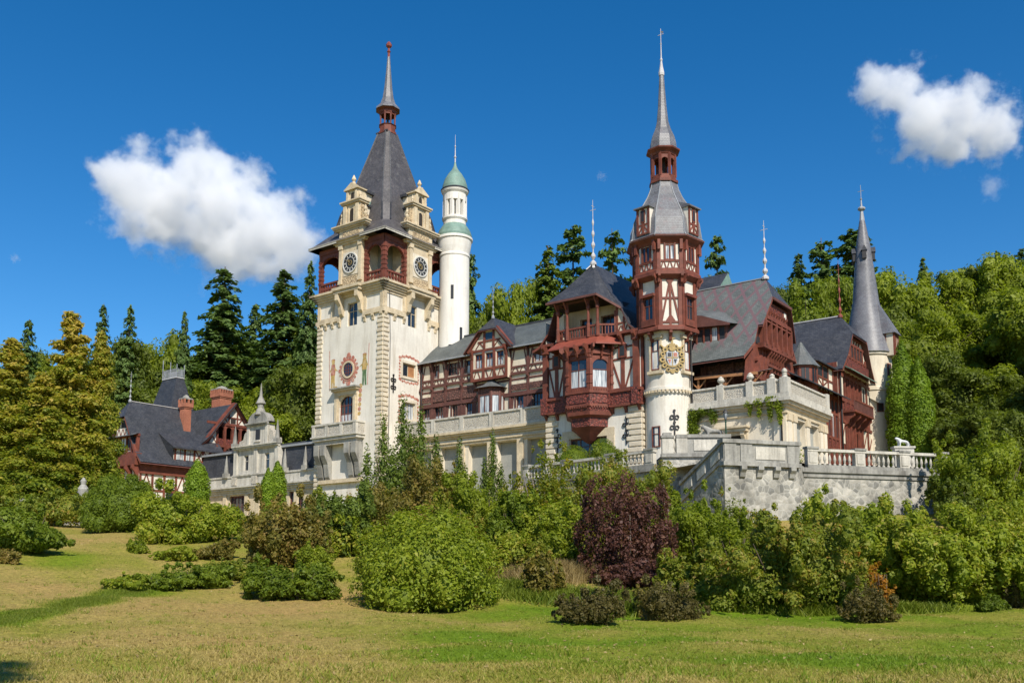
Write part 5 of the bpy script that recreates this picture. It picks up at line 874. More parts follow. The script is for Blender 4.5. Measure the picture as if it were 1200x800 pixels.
# lower base and terrace balcony in front of the timbered wing
FT = Fc(0, 1.3, 0); m = M(); m.wall(FT, -39.9, -14.5, 6, 20, 'plaster_cream', [(-38+i*4.6, -35+i*4.6, 10, 18.2) for i in range(5)], .8, back='grey_inside'); m.poly([(-39.9, 1.3, 20.0), (-14.5, 1.3, 20.0), (-14.5, 4.3, 20.0), (-39.9, 4.3, 20.0)], 'stone_grey')
tb = m.build('arcade_base', castle); m = M(); cornice(m, FT, -39.8, -14.6, 19.2, 'stone_cream', ((0, .25, .3), (.25, .25, .6), (.5, .3, .85)), False); cornice(m, FT, -39.8, -14.6, 18.3, 'stone_cream', ((0, .3, .2), (.3, .2, .35)), False)
for i in range(6): u = -39+i*4.6; m.fb(FT, u-.45, u+.45, 9, 18.3, -.02, .2, 'stone_cream')
m.build('cornice', tb); m = M(); m.fb(FT, -39.8, -14.6, 20.25, 21.75, .4, .58, 'carved_stone'); m.fb(FT, -39.8, -14.6, 20.0, 20.28, .3, .68, 'stone_white'); m.fb(FT, -39.8, -14.6, 21.75, 21.98, .28, .72, 'stone_white')
for i in range(6): u = -39+i*4.8; m.fb(FT, u-.3, u+.3, 20.02, 21.9, .34, .74, 'stone_white')
m.build('parapet', tb)
# ================================================================== low stone building left of the tower
pav = empty('stone_pavilion', (OX, OY, 0), CA); tag(pav, 'low pale stone building with scrolled gable and dark mansard roof beside the clock tower', 'building')
FO = Fc(0, -1.6, 0); m = M(); pd = [(-73.2, -69.6, 9.5, 13.8), (-65.6, -62.2, 9.5, 13.8), (-59.5, -56.5, 9.5, 13.8)]
m.wall(FO, -80, -52.7, 8, 15.3, 'stone_cream', pd, .5); m.wall(Fc(-80, 9, 270), 0, 10.6, 8, 16, 'stone_cream'); m.build('wall', pav)
for h in pd: window(pav, FO, h[0], h[1], h[2], h[3], fr=BT, cols=4, rows=2, d=-.4, fw=.2)
m = M(); cornice(m, FO, -80, -52.7, 14.0, 'stone_white', ((0, .3, .2), (.3, .3, .4), (.6, .3, .75), (.9, .25, 1.0)), False)
for u in (-74.1, -73.6+4.7, -66.3, -61.5, -57.8): m.fb(FO, u-.4, u+.4, 9, 14, -.02, .25, 'stone_cream')
m.fb(FO, -80, -52.7, 15.2, 16.5, .2, .5, 'stone_white'); m.fb(FO, -80, -52.7, 16.5, 16.75, .1, .62, 'stone_white'); m.build('cornice', pav)
m = M(); slope(m, FO, -80.5, -52.7, [(-4.5, 21.8), (-1.2, 20.6), (-.3, 20.3), (.2, 15.6)], 'slate_dark'); slope(m, Fc(0, 8, 180), 52.7, 80.5, [(-5.1, 21.8), (.3, 16)], 'slate_dark'); m.fb(FO, -80.5, -52.7, 20.3, 20.6, -1.2, .1, 'lead'); m.build('roof', pav)
gcx = -66.6; gl, gr = gcx-5.2, gcx+5.2; gw = [hole(gcx-2.5, 17.4, 1.1, 2.3), hole(gcx+2.3, 17.4, 1.1, 2.3)]
m = M(); Fg = Fc(0, -1.9, 0); m.wall(Fg, gl, gr, 15.2, 20.6, 'stone_white', gw, .4); m.box(gl, gr, -1.89, 3, 15.2, 15.3, 'stone_white')
for xx, dg in ((gr, 90), (gl, 270)): m.wall(Fc(xx, -1.9 if dg == 90 else 2, dg), 0, 3.9, 15.2, 20.6, 'stone_white')
cornice(m, Fg, gl, gr, 20.5, 'stone_white', ((0, .2, .3), (.2, .25, .6), (.45, .15, .75)), False); cornice(m, Fg, gl, gr, 16.5, 'stone_white', ((0, .15, .2), (.15, .2, .4)), False)
for u in (gl+.45, gcx, gr-.45): m.fb(Fg, u-.38, u+.38, 16.8, 20.5, -.02, .3, 'stone_white'); m.fb(Fg, u-.5, u+.5, 15.3, 16.5, -.02, .5, 'carved_stone')
m.fb(Fg, gcx-2.4, gcx+2.4, 21.1, 24.0, -1.2, -.05, 'stone_white'); m.fb(Fg, gcx-.5, gcx+.5, 21.8, 23.4, -.06, .0, 'clock_black'); m.fb(Fg, gcx-.65, gcx+.65, 21.55, 21.8, -.06, .2, 'stone_white')
for s in (-1, 1): m.fpoly(Fg, [(gcx+s*2.4, 21.1), (gcx+s*4.5, 21.1), (gcx+s*4.4, 21.9), (gcx+s*3.5, 22.1), (gcx+s*3.2, 23.0), (gcx+s*2.4, 23.5)], -.9, -.1, 'carved_stone'); m.fb(Fg, gcx+s*2.1-.3, gcx+s*2.1+.3, 21.1, 24, -.2, .15, 'stone_white')
cornice(m, Fg, gcx-2.5, gcx+2.5, 24.0, 'stone_grey', ((0, .2, .3), (.2, .2, .5)), False); m.fpoly(Fg, [(gcx-2.9, 24.4), (gcx+2.9, 24.4)]+arc(gcx, 24.4, 2.3, 0, pi, 10, 1.7), -1.2, .1, 'stone_grey')
gx, gy = gcx, -1.5; m.lathe([(.9, 25.6), (.6, 26.4), (.45, 26.6), (.5, 27.2), (.75, 27.3), (.25, 28.4), (.12, 29.6), (.04, 30.4)], 8, gx, gy, 'stone_grey')
gable = m.build('gable', pav)
for h in gw: window(gable, Fg, *h, fr='stone_white', cols=1, rows=2, d=-.3)
m = M()
for x, z in ((gl-1.6, 16.75), (gl+.3, 21.1), (gr-.3, 21.1), (gr+1.5, 16.75), (-55.5, 16.75)):
    m = M(); m.box(x-.4, x+.4, -2.6, -1.8, z-.2, z+.5, 'stone_grey'); m.lathe([(.36, z+.5), (.3, z+1.0), (.18, z+2.2), (.04, z+3.2)], 6, x, -2.2, 'stone_grey'); m.build('obelisk', pav)
# ================================================================== half-timbered house at the far left
hs = empty('timbered_house', (OX, OY, 0), CA); tag(hs, 'small red and white half-timbered house with black roofs and two brick chimneys', 'house')
hx, hz = -85.2, 28.3; ya, yb = -13.0, -1.5
m = M(); m.box(hx-4.6, hx+4.0, ya+1.2, yb+6, 8, 19.2, 'plaster_white'); FE = Fc(hx+4.0, ya+1.2, 90); FEg = Fc(hx, ya+1.2, 0)
m.fpoly(FEg, [(-4.1, 19), (3.9, 19), (2.0, 23), (1.0, 25.6), (-1.0, 25.6), (-2.0, 23)], -.4, .2, 'plaster_white'); m.build('wall', hs)
m = M(); posts(m, FE, [.2, 2.2, 4.2, 6.2, 8.4, 11, 13.5], 8, 19, RT, .34, .12); rails(m, FE, [12.2, 14.6, 17.2, 18.9], 0, 16, RT, .32, .1); m.fb(FE, 0, 16, 17.0, 18.9, -.02, .3, RT); m.fb(FE, 4.6, 6.0, 13.0, 15.0, 0, .06, 'clock_black'); vbrace(m, FE, .3, 2.1, 14.7, 17, RT); vbrace(m, FE, 6.4, 8.2, 14.7, 17, RT)
m.fb(FEg, -4.8, 4.2, 18.2, 20.0, -.2, .9, RT); posts(m, FEg, [-4.0, -2.4, -.9, .9, 2.3, 3.6], 19, 23, RT, .3, .45); rails(m, FEg, [20.2, 22.7], -4.2, 3.9, RT, .3, .42); brackets(m, FEg, [-4, -2, 0, 2, 3.8], 16.2, 18.3, 1.2, RT, .35)
for u in (-1.65, 0, 1.6): m.fb(FEg, u-.55, u+.55, 20.6, 22.4, .2, .28, 'glass' if u else 'curtained_glass'); m.fb(FEg, u-.05, u+.05, 20.6, 22.4, .28, .36, RT)
m.fb(FEg, -1.7, 1.7, 22.9, 24.0, .2, .5, 'plaster_white'); sbrace(m, Fc(hx, ya+1.2-.5, 0), -1.6, 1.6, 23.0, 23.9, RT, 3); m.fb(FEg, -1.0, 1.0, 24.1, 25.3, .2, .24, 'clock_black')
m.beam(FEg, 4.2, 19.3, 2.0, 23.2, .4, .2, .8, RT); vbrace(m, Fc(hx, ya+.98, 0), 2.0, 3.3, 19.9, 21.6, RT); m.build('timber_framing', hs)
m = M(); m.add([FEg.p(-4.0, 23.1, .2), FEg.p(4.0, 23.1, .2), FEg.p(4.3, 22.6, 1.3), FEg.p(-4.3, 22.6, 1.3)], [(0, 1, 2, 3)], 'slate_grey'); pro = [(0, hz), (1.5, 25.6), (2.6, 22.9), (3.6, 20.6), (5.2, 18.6)]
for s in (1, -1):
    for i, ((d0, z0), (d1, z1)) in enumerate(zip(pro, pro[1:])):
        y0 = [ya+1.6, ya-.1, ya+.2, ya+.4, ya+.6]; ye = [-2.2, -1.4, -.4, .6, 1.5]; A = [(hx+s*d0, y0[i], z0), (hx+s*d1, y0[i+1], z1), (hx+s*d1, ye[i+1], z1), (hx+s*d0, ye[i], z0)]
        m.poly(A, 'slate_dark'); m.poly([(x, y, z-.25) for x, y, z in A[::-1]], BT); m.poly([(hx+s*d0, y0[i], z0), (hx+s*d1, y0[i+1], z1), (hx+s*d1, y0[i+1], z1-.4), (hx+s*d0, y0[i], z0-.4)], RT)
m.poly([(hx, ya+1.6, hz), (hx-1.5, ya-.1, 25.6), (hx+1.5, ya-.1, 25.6)], 'slate_dark'); m.bar((hx, ya+1.6, hz+.04), (hx, -2.2, hz+.04), .22, 'pale_metal', .1)
m.build('roof', hs); finial(hs, hx, ya+1.6, hz, 4.6, 'lead', .2)
m = M(); F = Fc(hx+4.4, -6.5, 90); m.fb(F, .1, 8, 19.0, 21.6, -3, 0, 'plaster_white'); posts(m, F, [.3, 2.0, 3.7, 5.2, 6.6, 7.8], 19.1, 21.6, RT, .32); rails(m, F, [19.3, 21.4], .1, 8, RT)
for u in (1.15, 2.85): m.fb(F, u-.6, u+.6, 19.6, 21.2, 0, .06, 'curtained_glass'); m.fb(F, u-.6, u+.6, 20.6, 20.7, .06, .1, RT); m.fb(F, u-.05, u+.05, 19.6, 21.2, .06, .1, RT)
xbrace(m, F, 3.9, 5.1, 19.4, 21.3, RT); xbrace(m, F, 5.4, 6.5, 19.4, 21.3, RT); m.add([F.p(-.6, 21.4, .8), F.p(8.6, 21.4, .8), F.p(9.4, 24.4, -3), F.p(-1.6, 24.4, -3), F.p(-.6, 21.2, .8), F.p(8.6, 21.2, .8)], [(0, 1, 2, 3), (0, 4, 5, 1)], 'slate_dark'); m.poly([F.p(-.6, 21.4, .8), F.p(-1.6, 24.4, -3), F.p(.1, 19, 0)], 'slate_dark'); m.build('roof_dormer', hs)
# second roof with open loggia gable
g2, gz, gxr = 5.2, 30.0, -82.2
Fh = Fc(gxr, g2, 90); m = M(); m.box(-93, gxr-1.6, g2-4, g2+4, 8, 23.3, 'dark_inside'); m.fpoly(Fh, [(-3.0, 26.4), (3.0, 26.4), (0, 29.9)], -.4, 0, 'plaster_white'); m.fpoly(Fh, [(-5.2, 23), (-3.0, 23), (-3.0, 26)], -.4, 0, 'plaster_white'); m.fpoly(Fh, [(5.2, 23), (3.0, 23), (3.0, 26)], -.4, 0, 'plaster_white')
m.build('gable', hs); m = M()
rails(m, Fh, [22.8, 26.4], -5.0, 5.0, RT, .4, .2); rails(m, Fh, [27.6], -2.2, 2.2, RT, .22); posts(m, Fh, [-.8, .8], 26.5, 28.8, RT, .26); vbrace(m, Fh, -2.6, -.9, 26.5, 27.6, RT); vbrace(m, Fh, .9, 2.6, 26.5, 27.6, RT); m.fb(Fh, -.5, .5, 26.7, 27.5, 0, .05, 'dark_inside')
for i in range(5):
    u = -3.0+i*1.5; m.fb(Fh, u-.18, u+.18, 22.8, 26.4, -.3, .12, RT)
    if i < 4: m.fb(Fh, u+.18, u+1.32, 23.0, 24.0, -.2, .0, 'carved_red'); m.fpoly(Fh, [(u+.18, 26.3), (u+.18, 25.4)]+arc(u+.75, 25.4, .57, pi, 0, 6, .6)+[(u+1.32, 25.4), (u+1.32, 26.3)], -.2, .05, RT)
for s in (-1, 1): m.beam(Fh, s*5.8, 22.3, s*3.0, 26.3, .5, -.2, .5, RT); m.beam(Fh, s*3.0, 26.3, 0, 30.0, .5, -.2, .5, RT); vbrace(m, Fh, min(s*3.1, s*4.6), max(s*3.1, s*4.6), 23.1, 24.2, RT, .16)
brackets(m, Fh, [-3.5, -1.5, .5, 2.5], 21.2, 22.7, .9, RT, .3); m.build('loggia', hs)
m = M(); pro = [(0, gz), (3.1, 26.2), (4.6, 24.2), (6.4, 22.6)]
for s in (1, -1):
    for (d0, z0), (d1, z1) in zip(pro, pro[1:]):
        A = [(-94, g2-s*d0, z0), (-94, g2-s*d1, z1), (gxr+.9, g2-s*d1, z1), (gxr+.9, g2-s*d0, z0)]; m.poly(A, 'slate_dark'); m.poly([(x, y, z-.25) for x, y, z in A[::-1]], BT)
m.build('loggia_roof', hs)
def chimney(x, y, z0, z1, w):
    m = M(); m.box(x-w, x+w, y-w, y+w, z0, z1-1.6, 'brick'); m.box(x-w-.1, x+w+.1, y-w-.1, y+w+.1, z1-1.6, z1-1.35, 'brick'); m.box(x-w-.22, x+w+.22, y-w-.22, y+w+.22, z1-1.35, z1-.7, 'brick'); m.box(x-w+.12, x+w-.12, y-w+.12, y+w-.12, z1-.7, z1+.1, 'dark_inside'); c = m.build('chimney', hs)
    m = M(); n = max(2, int(w*2/.42))
    for i in range(n+1):
        t = -w-.1+(2*w+.2)*i/n
        for a, b in ((t, -w-.12), (t, w+.12), (-w-.12, t), (w+.12, t)): m.box(x+a-.12, x+a+.12, y+b-.12, y+b+.12, z1-.69, z1-.1, 'brick')
    m.box(x-w-.15, x+w+.15, y-w-.15, y+w+.15, z1-.098, z1+.12, 'stone_grey'); m.lathe([(w, z1+.12), (w*.6, z1+.5), (.1, z1+.7)], 10, x, y, 'stone_grey'); m.build('chimney_crown', c)
chimney(-83.9, -2.6, 23, 29.8, .62); chimney(-89.4, 8.0, 26, 33.6, 1.15)
tx2, ty2 = -92.6, .6; m = M(); s1 = [(-3.6, -3.0), (3.6, -3.0), (3.6, 3.0), (-3.6, 3.0)]; s2 = [(-2.0, -.7), (2.0, -.7), (2.0, .7), (-2.0, .7)]
m.box(tx2-3.2, tx2+3.2, ty2-2.7, ty2+2.7, 10, 27.2, 'plaster_white')
for (k0, z0), (k1, z1) in zip(((0, 26.6), (.3, 28.6), (.62, 31.3)), ((.3, 28.6), (.62, 31.3), (1, 34.6))):
    P = [[tuple((a[0]+(b[0]-a[0])*kk+tx2, a[1]+(b[1]-a[1])*kk+ty2, z)) for a, b in zip(s1, s2)] for kk, z in ((k0, z0), (k1, z1))]
    for i in range(4): m.poly([P[0][i], P[0][(i+1) % 4], P[1][(i+1) % 4], P[1][i]], 'slate_dark')
m.poly([(tx2+a, ty2+b, 34.6) for a, b in s2], 'pale_metal')
for i in range(4): a, b = s2[i], s2[(i+1) % 4]; m.bar((tx2+a[0], ty2+a[1], 34.65), (tx2+b[0], ty2+b[1], 34.65), .22, 'pale_metal', .15)
m.build('tower_roof', hs); m = M()
for i in range(4):
    a, b = s2[i], s2[(i+1) % 4]; n = 12 if i % 2 == 0 else 5
    for k in range(n+1): x, y = tx2+a[0]+(b[0]-a[0])*k/n, ty2+a[1]+(b[1]-a[1])*k/n; m.bar((x, y, 34.6), (x, y, 36.2), .07, 'lead')
    for z in (35.1, 35.9): m.bar((tx2+a[0], ty2+a[1], z), (tx2+b[0], ty2+b[1], z), .06, 'lead')
for a in s2: m.bar((tx2+a[0], ty2+a[1], 34.6), (tx2+a[0], ty2+a[1], 38.0 if a[0] < 0 else 36.9), .1, 'lead')
m.build('roof_cresting', hs)
m = M(); Fd = Fc(-88.6, -1.8, 60); m.fpoly(Fd, [(-.9, 27.2), (.9, 27.2), (0, 28.9)], -1.5, 0, RT); m.fpoly(Fd, [(-.45, 27.3), (.45, 27.3), (0, 28.2)], 0, .04, 'plaster_white'); m.build('roof_dormer', hs)

# rainwater pipes
m = M(); m.tube([(2.75, .15, 11.5), (2.75, .15, 27.0), (3.3, .3, 27.4)], .1, 'iron'); m.build('drainpipe', otw)
m = M(); m.tube([(-39.5, 4.1, 19), (-39.5, 4.1, 30.3)], .09, 'iron'); m.build('drainpipe', wing)
m = M(); m.tube([FR.p(.9, 40, .2), FR.p(1.3, 33, .06), FR.p(1.25, 20, .06), FR.p(1.25, 9, .06)], .04, 'iron'); m.build('lightning_cable', tower)
m = M(); m.tube([FQ.p(-6.35, 14, .3), FQ.p(-6.35, 27, .3)], .1, 'iron'); m.build('drainpipe', fw)
# ================================================================== TERRAIN
ctl = []
def cp(px, py, Y): p = at(px, py, Y); ctl.append((p.x, p.y, p.z))
for q in ((0, 800, 15), (300, 800, 15.5), (600, 800, 16), (900, 800, 16), (1200, 800, 16), (500, 716, 41), (690, 730, 34), (900, 716, 44), (1100, 706, 47), (1200, 716, 45), (350, 702, 44), (200, 690, 46), (0, 742, 27), (0, 690, 40), (150, 652, 55), (30, 642, 52), (80, 624, 68), (135, 621, 72), (220, 634, 62), (320, 640, 60), (285, 612, 100), (285, 607, 138), (430, 640, 64), (560, 640, 62), (740, 680, 52)): cp(*q)
ctl += [(-6, 20, .05), (8, 8, 0), (-10, 6, 0), (30, 10, -.1), (-30, 10, .6), (0, -25, -1), (40, -20, -1), (-40, -20, -.5), (60, 40, 0.2), (-60, 40, 4.0),
        (18, 72, 5.2), (30, 74, 5.4), (40, 76, 6), (10, 80, 6.4), (4, 90, 7.4), (-8, 96, 8.2), (-18, 108, 9.2), (-26, 120, 10), (-10, 115, 9.8), (20, 100, 10), (40, 105, 10.5), (60, 90, 9), (46, 118, 12.5), (56, 112, 13), (60, 128, 17), (75, 110, 16), (-40, 143, 10.6), (-56, 142, 11.5), (-62, 118, 9.8), (-50, 95, 7.8), (-75, 120, 11), (-75, 85, 7.5), (-85, 150, 16), (-60, 165, 19), (-35, 165, 19), (-5, 160, 21), (15, 155, 21), (30, 155, 22), (50, 160, 27), (70, 150, 28), (90, 140, 28), (110, 125, 25),
        (-110, 175, 24), (-70, 200, 27), (-20, 200, 30), (40, 200, 37), (80, 190, 42), (110, 180, 45), (140, 160, 42), (-130, 260, 38), (-60, 260, 40), (0, 260, 44), (60, 260, 56), (130, 250, 66), (180, 200, 62), (180, 120, 35), (180, 50, 10), (-180, 100, 14), (-180, 40, 6), (-200, 250, 40), (0, 380, 60), (-180, 400, 60), (200, 380, 85), (300, 250, 75), (-300, 200, 35), (300, 60, 15), (-300, 30, 8)]
ctl = np.array(ctl); CX, CZ_ = ctl[:, :2]/100, ctl[:, 2]
def tps(A, B): d = np.sqrt(((A[:, None]-B[None])**2).sum(-1)); return d
K = tps(CX, CX); n_ = len(CX); Pm = np.c_[np.ones(n_), CX]
Amat = np.block([[K-np.eye(n_)*.012, Pm], [Pm.T, np.zeros((3, 3))]]); wts = np.linalg.solve(Amat, np.r_[CZ_, 0, 0, 0])
def gz_arr(X, Y):
    q = np.c_[np.ravel(X), np.ravel(Y)]/100; r = tps(q, CX)@wts[:n_]+np.c_[np.ones(len(q)), q]@wts[n_:]; x, y = q.T*100; return r+(.07*np.sin(x*.8+y*.35+np.sin(x*.23))+.05*np.sin(y*1.15-x*.45)+.03*np.sin(x*1.9-y*1.4))*np.exp(-((y-40)/50)**2)
def gz(x, y): return float(gz_arr([x], [y])[0])
def ground(px, py):                                  # where the sight line of a photo pixel meets the meadow
    lo = 10
    for i in range(900):
        Y = 10+i*.15; p = at(px, py, Y)
        if p.z <= gz(p.x, p.y): return p
    return at(px, py, 60)
def axis(lo, hi, fine_lo, fine_hi, f, c):
    a = list(np.arange(lo, fine_lo, c))+list(np.arange(fine_lo, fine_hi, f))+list(np.arange(fine_hi, hi+c, c)); return np.array(a)
gx = axis(-700, 700, -60, 60, .8, 8); gy = axis(-60, 900, 8, 110, .8, 8)
XX, YY = np.meshgrid(gx, gy); H = np.clip(gz_arr(XX, YY), -6, 130)
V = np.c_[XX.ravel(), YY.ravel(), H]; nx, ny = len(gx), len(gy)
ii = np.arange(nx*ny).reshape(ny, nx); Q = np.stack([ii[:-1, :-1], ii[:-1, 1:], ii[1:, 1:], ii[1:, :-1]], -1).reshape(-1, 4)
def npmesh(name, V, Q, mats, mi=None, attrs=None, smooth=False):
    me = bpy.data.meshes.new(name); k = Q.shape[1]; me.vertices.add(len(V)); me.vertices.foreach_set('co', np.asarray(V, np.float32).ravel())
    me.loops.add(Q.size); me.loops.foreach_set('vertex_index', Q.astype(np.int32).ravel()); me.polygons.add(len(Q)); me.polygons.foreach_set('loop_start', np.arange(0, Q.size, k, dtype=np.int32))
    for m_ in mats: me.materials.append(MATS[m_])
    if mi is not None: me.polygons.foreach_set('material_index', mi.astype(np.int32))
    if smooth: me.polygons.foreach_set('use_smooth', np.ones(len(Q), bool))
    for an, (dom, val) in (attrs or {}).items(): a = me.attributes.new(an, 'FLOAT', dom); a.data.foreach_set('value', np.asarray(val, np.float32))
    me.update(calc_edges=True); return me
def link(name, me, parent=None): o = bpy.data.objects.new(name, me); COL.objects.link(o); o.parent = parent; return o
# green stretches of the lawn
def gp(px, py, rx, ry, k, t=0.): g = ground(px, py); return (g.x, g.y, rx*g.y/FPX, ry, k, t)
patches = [*[gp(x, 728-x*.225, 24, .9, .5) for x in range(-10, 190, 16)], gp(560, 745, 120, 2.2, .5), gp(620, 765, 90, 1.2, .4), gp(650, 715, 100, 3.0, .45), gp(860, 722, 170, 2.5, .5), gp(1080, 716, 120, 1.6, .3), gp(620, 785, 120, 1.4, .34), gp(950, 770, 180, 1.6, .4), gp(760, 750, 140, 1.5, .3), gp(520, 760, 80, 1.2, .3), gp(1150, 750, 80, 2, .2), gp(60, 655, 70, 3.5, .22), gp(290, 630, 30, 8, .35), gp(560, 770, 60, .8, .3), gp(400, 790, 60, .9, .2)]
dry = [gp(270, 715, 130, 4, .30, .3), gp(180, 750, 140, 3, .2, .3), gp(120, 675, 60, 3, .16), gp(60, 690, 60, 2, .18, .5), gp(330, 770, 120, 2, .14)]
def green_at(X, Y):
    g = np.full(np.shape(X), .0)+.12*np.sin(X*.21+1.7*np.sin(Y*.13))*np.sin(Y*.33+X*.09)+.20*np.exp(-((Y-32)/18)**2)*np.clip((X+5)/8, 0, 1)
    for s, L_ in ((1, patches), (-1, dry)):
        for x, y, a, b, k, t in L_: c, d = cos(t), sin(t); u = ((X-x)*c+(Y-y)*d)/a; v = (-(X-x)*d+(Y-y)*c)/b; g = g+s*k*np.exp(-(u*u+v*v))
    g = g*(1+.55*np.sin(X*.55+1.3*np.sin(Y*.31))*np.sin(Y*.8+1.1*np.sin(X*.27)))+.05*np.sin(X*1.3+Y*.9)
    return np.clip(g, -.2, .9)
kind(link('meadow', npmesh('meadow', V, Q, ['meadow'], attrs={'green': ('POINT', green_at(V[:, 0], V[:, 1]))}, smooth=True)), 'structure')
# ================================================================== TERRACE WALLS
def slab(name, pts, z, mat): m = M(); m.poly([(*p, z) for p in pts], mat); return kind(m.build(name), 'structure')
C0, C1, D0, D1 = (17.6, 78.0), (24.3, 80.0), (25.2, 81.3), (39.2, 85.3)
slab('terrace', [(17.8, 78.4), (24.3, 80.3), (25.2, 81.7), (39, 85.6), (44, 100), (62, 128), (50, 140), (30, 110), (16, 99), (2, 103), (13.7, 87.4), (15.4, 84)], 11.55, 'rubble_floor')
def seg(a, b): return Fc(a[0], a[1], math.degrees(atan2(b[1]-a[1], b[0]-a[0]))), sqrt((b[0]-a[0])**2+(b[1]-a[1])**2)
def copies(o, n, fn, parent):                        # repeats share one mesh
    for i in range(n):
        c = o if i == 0 else o.copy()
        if i: COL.objects.link(c); c.parent = parent
        c.location = fn(i)
def baluster(z0, z1, mat='stone_white'):
    h = z1-z0; m = M(); m.lathe([(.13, 0), (.13, h*.08), (.07, h*.14), (.07, h*.2), (.14, h*.42), (.11, h*.6), (.06, h*.75), (.06, h*.85), (.12, h*.92), (.12, h)], 8, 0, 0, mat); return m
def balustrade(name, label, a, b, zb, h, piers, mat='stone_white', slope_=0, dark=True):
    F, L = seg(a, b); r = empty(name); tag(r, label, 'balustrade'); zz = lambda u: zb+slope_*u
    m = M()
    def run(z0, z1, d0, d1, mt):
        m.add([F.p(0, zz(0)+z0, d1), F.p(L, zz(L)+z0, d1), F.p(L, zz(L)+z0, d0), F.p(0, zz(0)+z0, d0), F.p(0, zz(0)+z1, d1), F.p(L, zz(L)+z1, d1), F.p(L, zz(L)+z1, d0), F.p(0, zz(0)+z1, d0)], BOXF, mt)
    run(0, .28, -.3, .2, 'stone_grey'); m.build('base_rail', r); m = M(); run(h-.24, h, -.34, .24, mat); m.build('top_rail', r)
    for u in piers: m = M(); m.fb(F, u-.5, u+.5, zz(u)+.281, zz(u)+h-.241, -.3, .2, mat); m.fb(F, u-.36, u+.36, zz(u)+.45, zz(u)+h-.4, .2, .25, mat); m.fb(F, u-.6, u+.6, zz(u)+h-.02, zz(u)+h+.16, -.4, .32, 'stone_grey'); m.build('pier', r)
    pos = [u for u in np.arange(.35, L, .5) if all(abs(u-p) > .68 for p in piers)]
    bo = baluster(.28, h-.24).build('baluster', r); copies(bo, len(pos), lambda i: F.p(pos[i], zz(pos[i])+.28, -.05), r); return r
# bastion on the right, with its balustrade
bw = empty('bastion_wall'); tag(bw, 'big grey rubble retaining wall under the terrace, topped by a solid stone parapet', 'retaining wall')
F, L = seg(C0, C1); m = M(); m.wall(F, 0, L, 2, 11.2, 'rubble_wall'); m.wall(Fc(C1[0], C1[1], math.degrees(atan2(D0[1]-C1[1], D0[0]-C1[0]))), 0, 1.6, 2, 11.2, 'rubble_wall'); F2, L2 = seg(D0, D1); m.wall(F2, 0, L2, 2, 10.9, 'rubble_wall'); F3, L3 = seg(D1, (44.5, 100)); m.wall(F3, 0, L3, 2, 10.9, 'rubble_wall'); m.build('wall', bw)
m = M(); m.fb(F, -.2, L+.2, 10.9, 11.25, -.6, .3, 'stone_grey'); m.fb(F, -.1, L+.1, 11.25, 12.8, -.5, .1, 'stone_grey'); m.fb(F, -.25, L+.25, 12.8, 13.12, -.65, .3, 'stone_grey')
for u in (.5, 2.0, L-.55): m.fb(F, u-.55, u+.55, 11.26, 12.81, -.4, .2, 'stone_grey')
m.fb(F, 2.9, L-1.3, 11.5, 12.55, 0, .16, 'stone_white')
brackets(m, F, [1.6, 3.2, 4.8, 6.3], 9.9, 10.9, .5, 'stone_grey', .5); m.fb(F2, -.3, L2+.3, 10.7, 11.1, -.5, .28, 'stone_grey'); m.fb(F2, -.1, L2+.1, 10.3, 10.7, -.5, .12, 'stone_grey'); m.fb(F3, 0, L3, 10.7, 11.1, -.5, .28, 'stone_grey'); m.fb(F3, 0, L3, 11.1, 12.7, -.3, .1, 'stone_white')
m.build('parapet', bw)
balustrade('terrace_balustrade', 'pale stone balustrade along the top of the big rubble wall', (D0[0]+.3, D0[1]+.1), (D1[0]-.1, D1[1]), 11.1, 1.68, [.5, 5.3, 9.9, 14.0])
# stair flank in shade, going down behind the bastion's edge
E1 = (15.0, 83.8); F, L = seg(E1, C0); sp = empty('stair_parapet'); tag(sp, 'sloping stone stair parapet descending in shade left of the rubble bastion', 'stair wall')
def sl(m, z0a, z0b, z1a, z1b, d0, d1, mat): m.add([F.p(0, z0a, d1), F.p(L-.1, z0b, d1), F.p(L-.1, z0b, d0), F.p(0, z0a, d0), F.p(0, z1a, d1), F.p(L-.1, z1b, d1), F.p(L-.1, z1b, d0), F.p(0, z1a, d0)], BOXF, mat)
m = M(); sl(m, 2, 2, 8.2, 11.2, -.5, 0, 'rubble_wall'); m.build('wall', sp); m = M(); sl(m, 8.2, 11.2, 8.5, 11.5, -.6, .15, 'stone_grey'); sl(m, 8.5, 11.5, 9.8, 12.8, -.5, .02, 'stone_grey'); sl(m, 9.8, 12.8, 10.1, 13.1, -.65, .2, 'stone_grey')
for k in range(3):
    u = .6+k*2.0; z = 8.5+u/L*3.0; m.add([F.p(u, z+.2, .12), F.p(u+1.2, z+.8, .12), F.p(u+1.2, z+.8, 0), F.p(u, z+.2, 0), F.p(u, z+1.05, .12), F.p(u+1.2, z+1.65, .12), F.p(u+1.2, z+1.65, 0), F.p(u, z+1.05, 0)], BOXF, 'stone_white')
m.build('parapet', sp)
lw = empty('landing_wall'); tag(lw, 'solid grey stone parapet with a tall pier behind the stair, below the white drum', 'stone wall')
A_, B_ = (13.9, 86.9), (20.2, 86.6); F, L = seg(A_, B_); m = M(); m.wall(F, 0, L, 2, 12.9, 'rubble_wall'); m.wall(Fc(A_[0], A_[1]+8, 270), 0, 8, 2, 12.9, 'rubble_wall'); m.build('wall', lw)
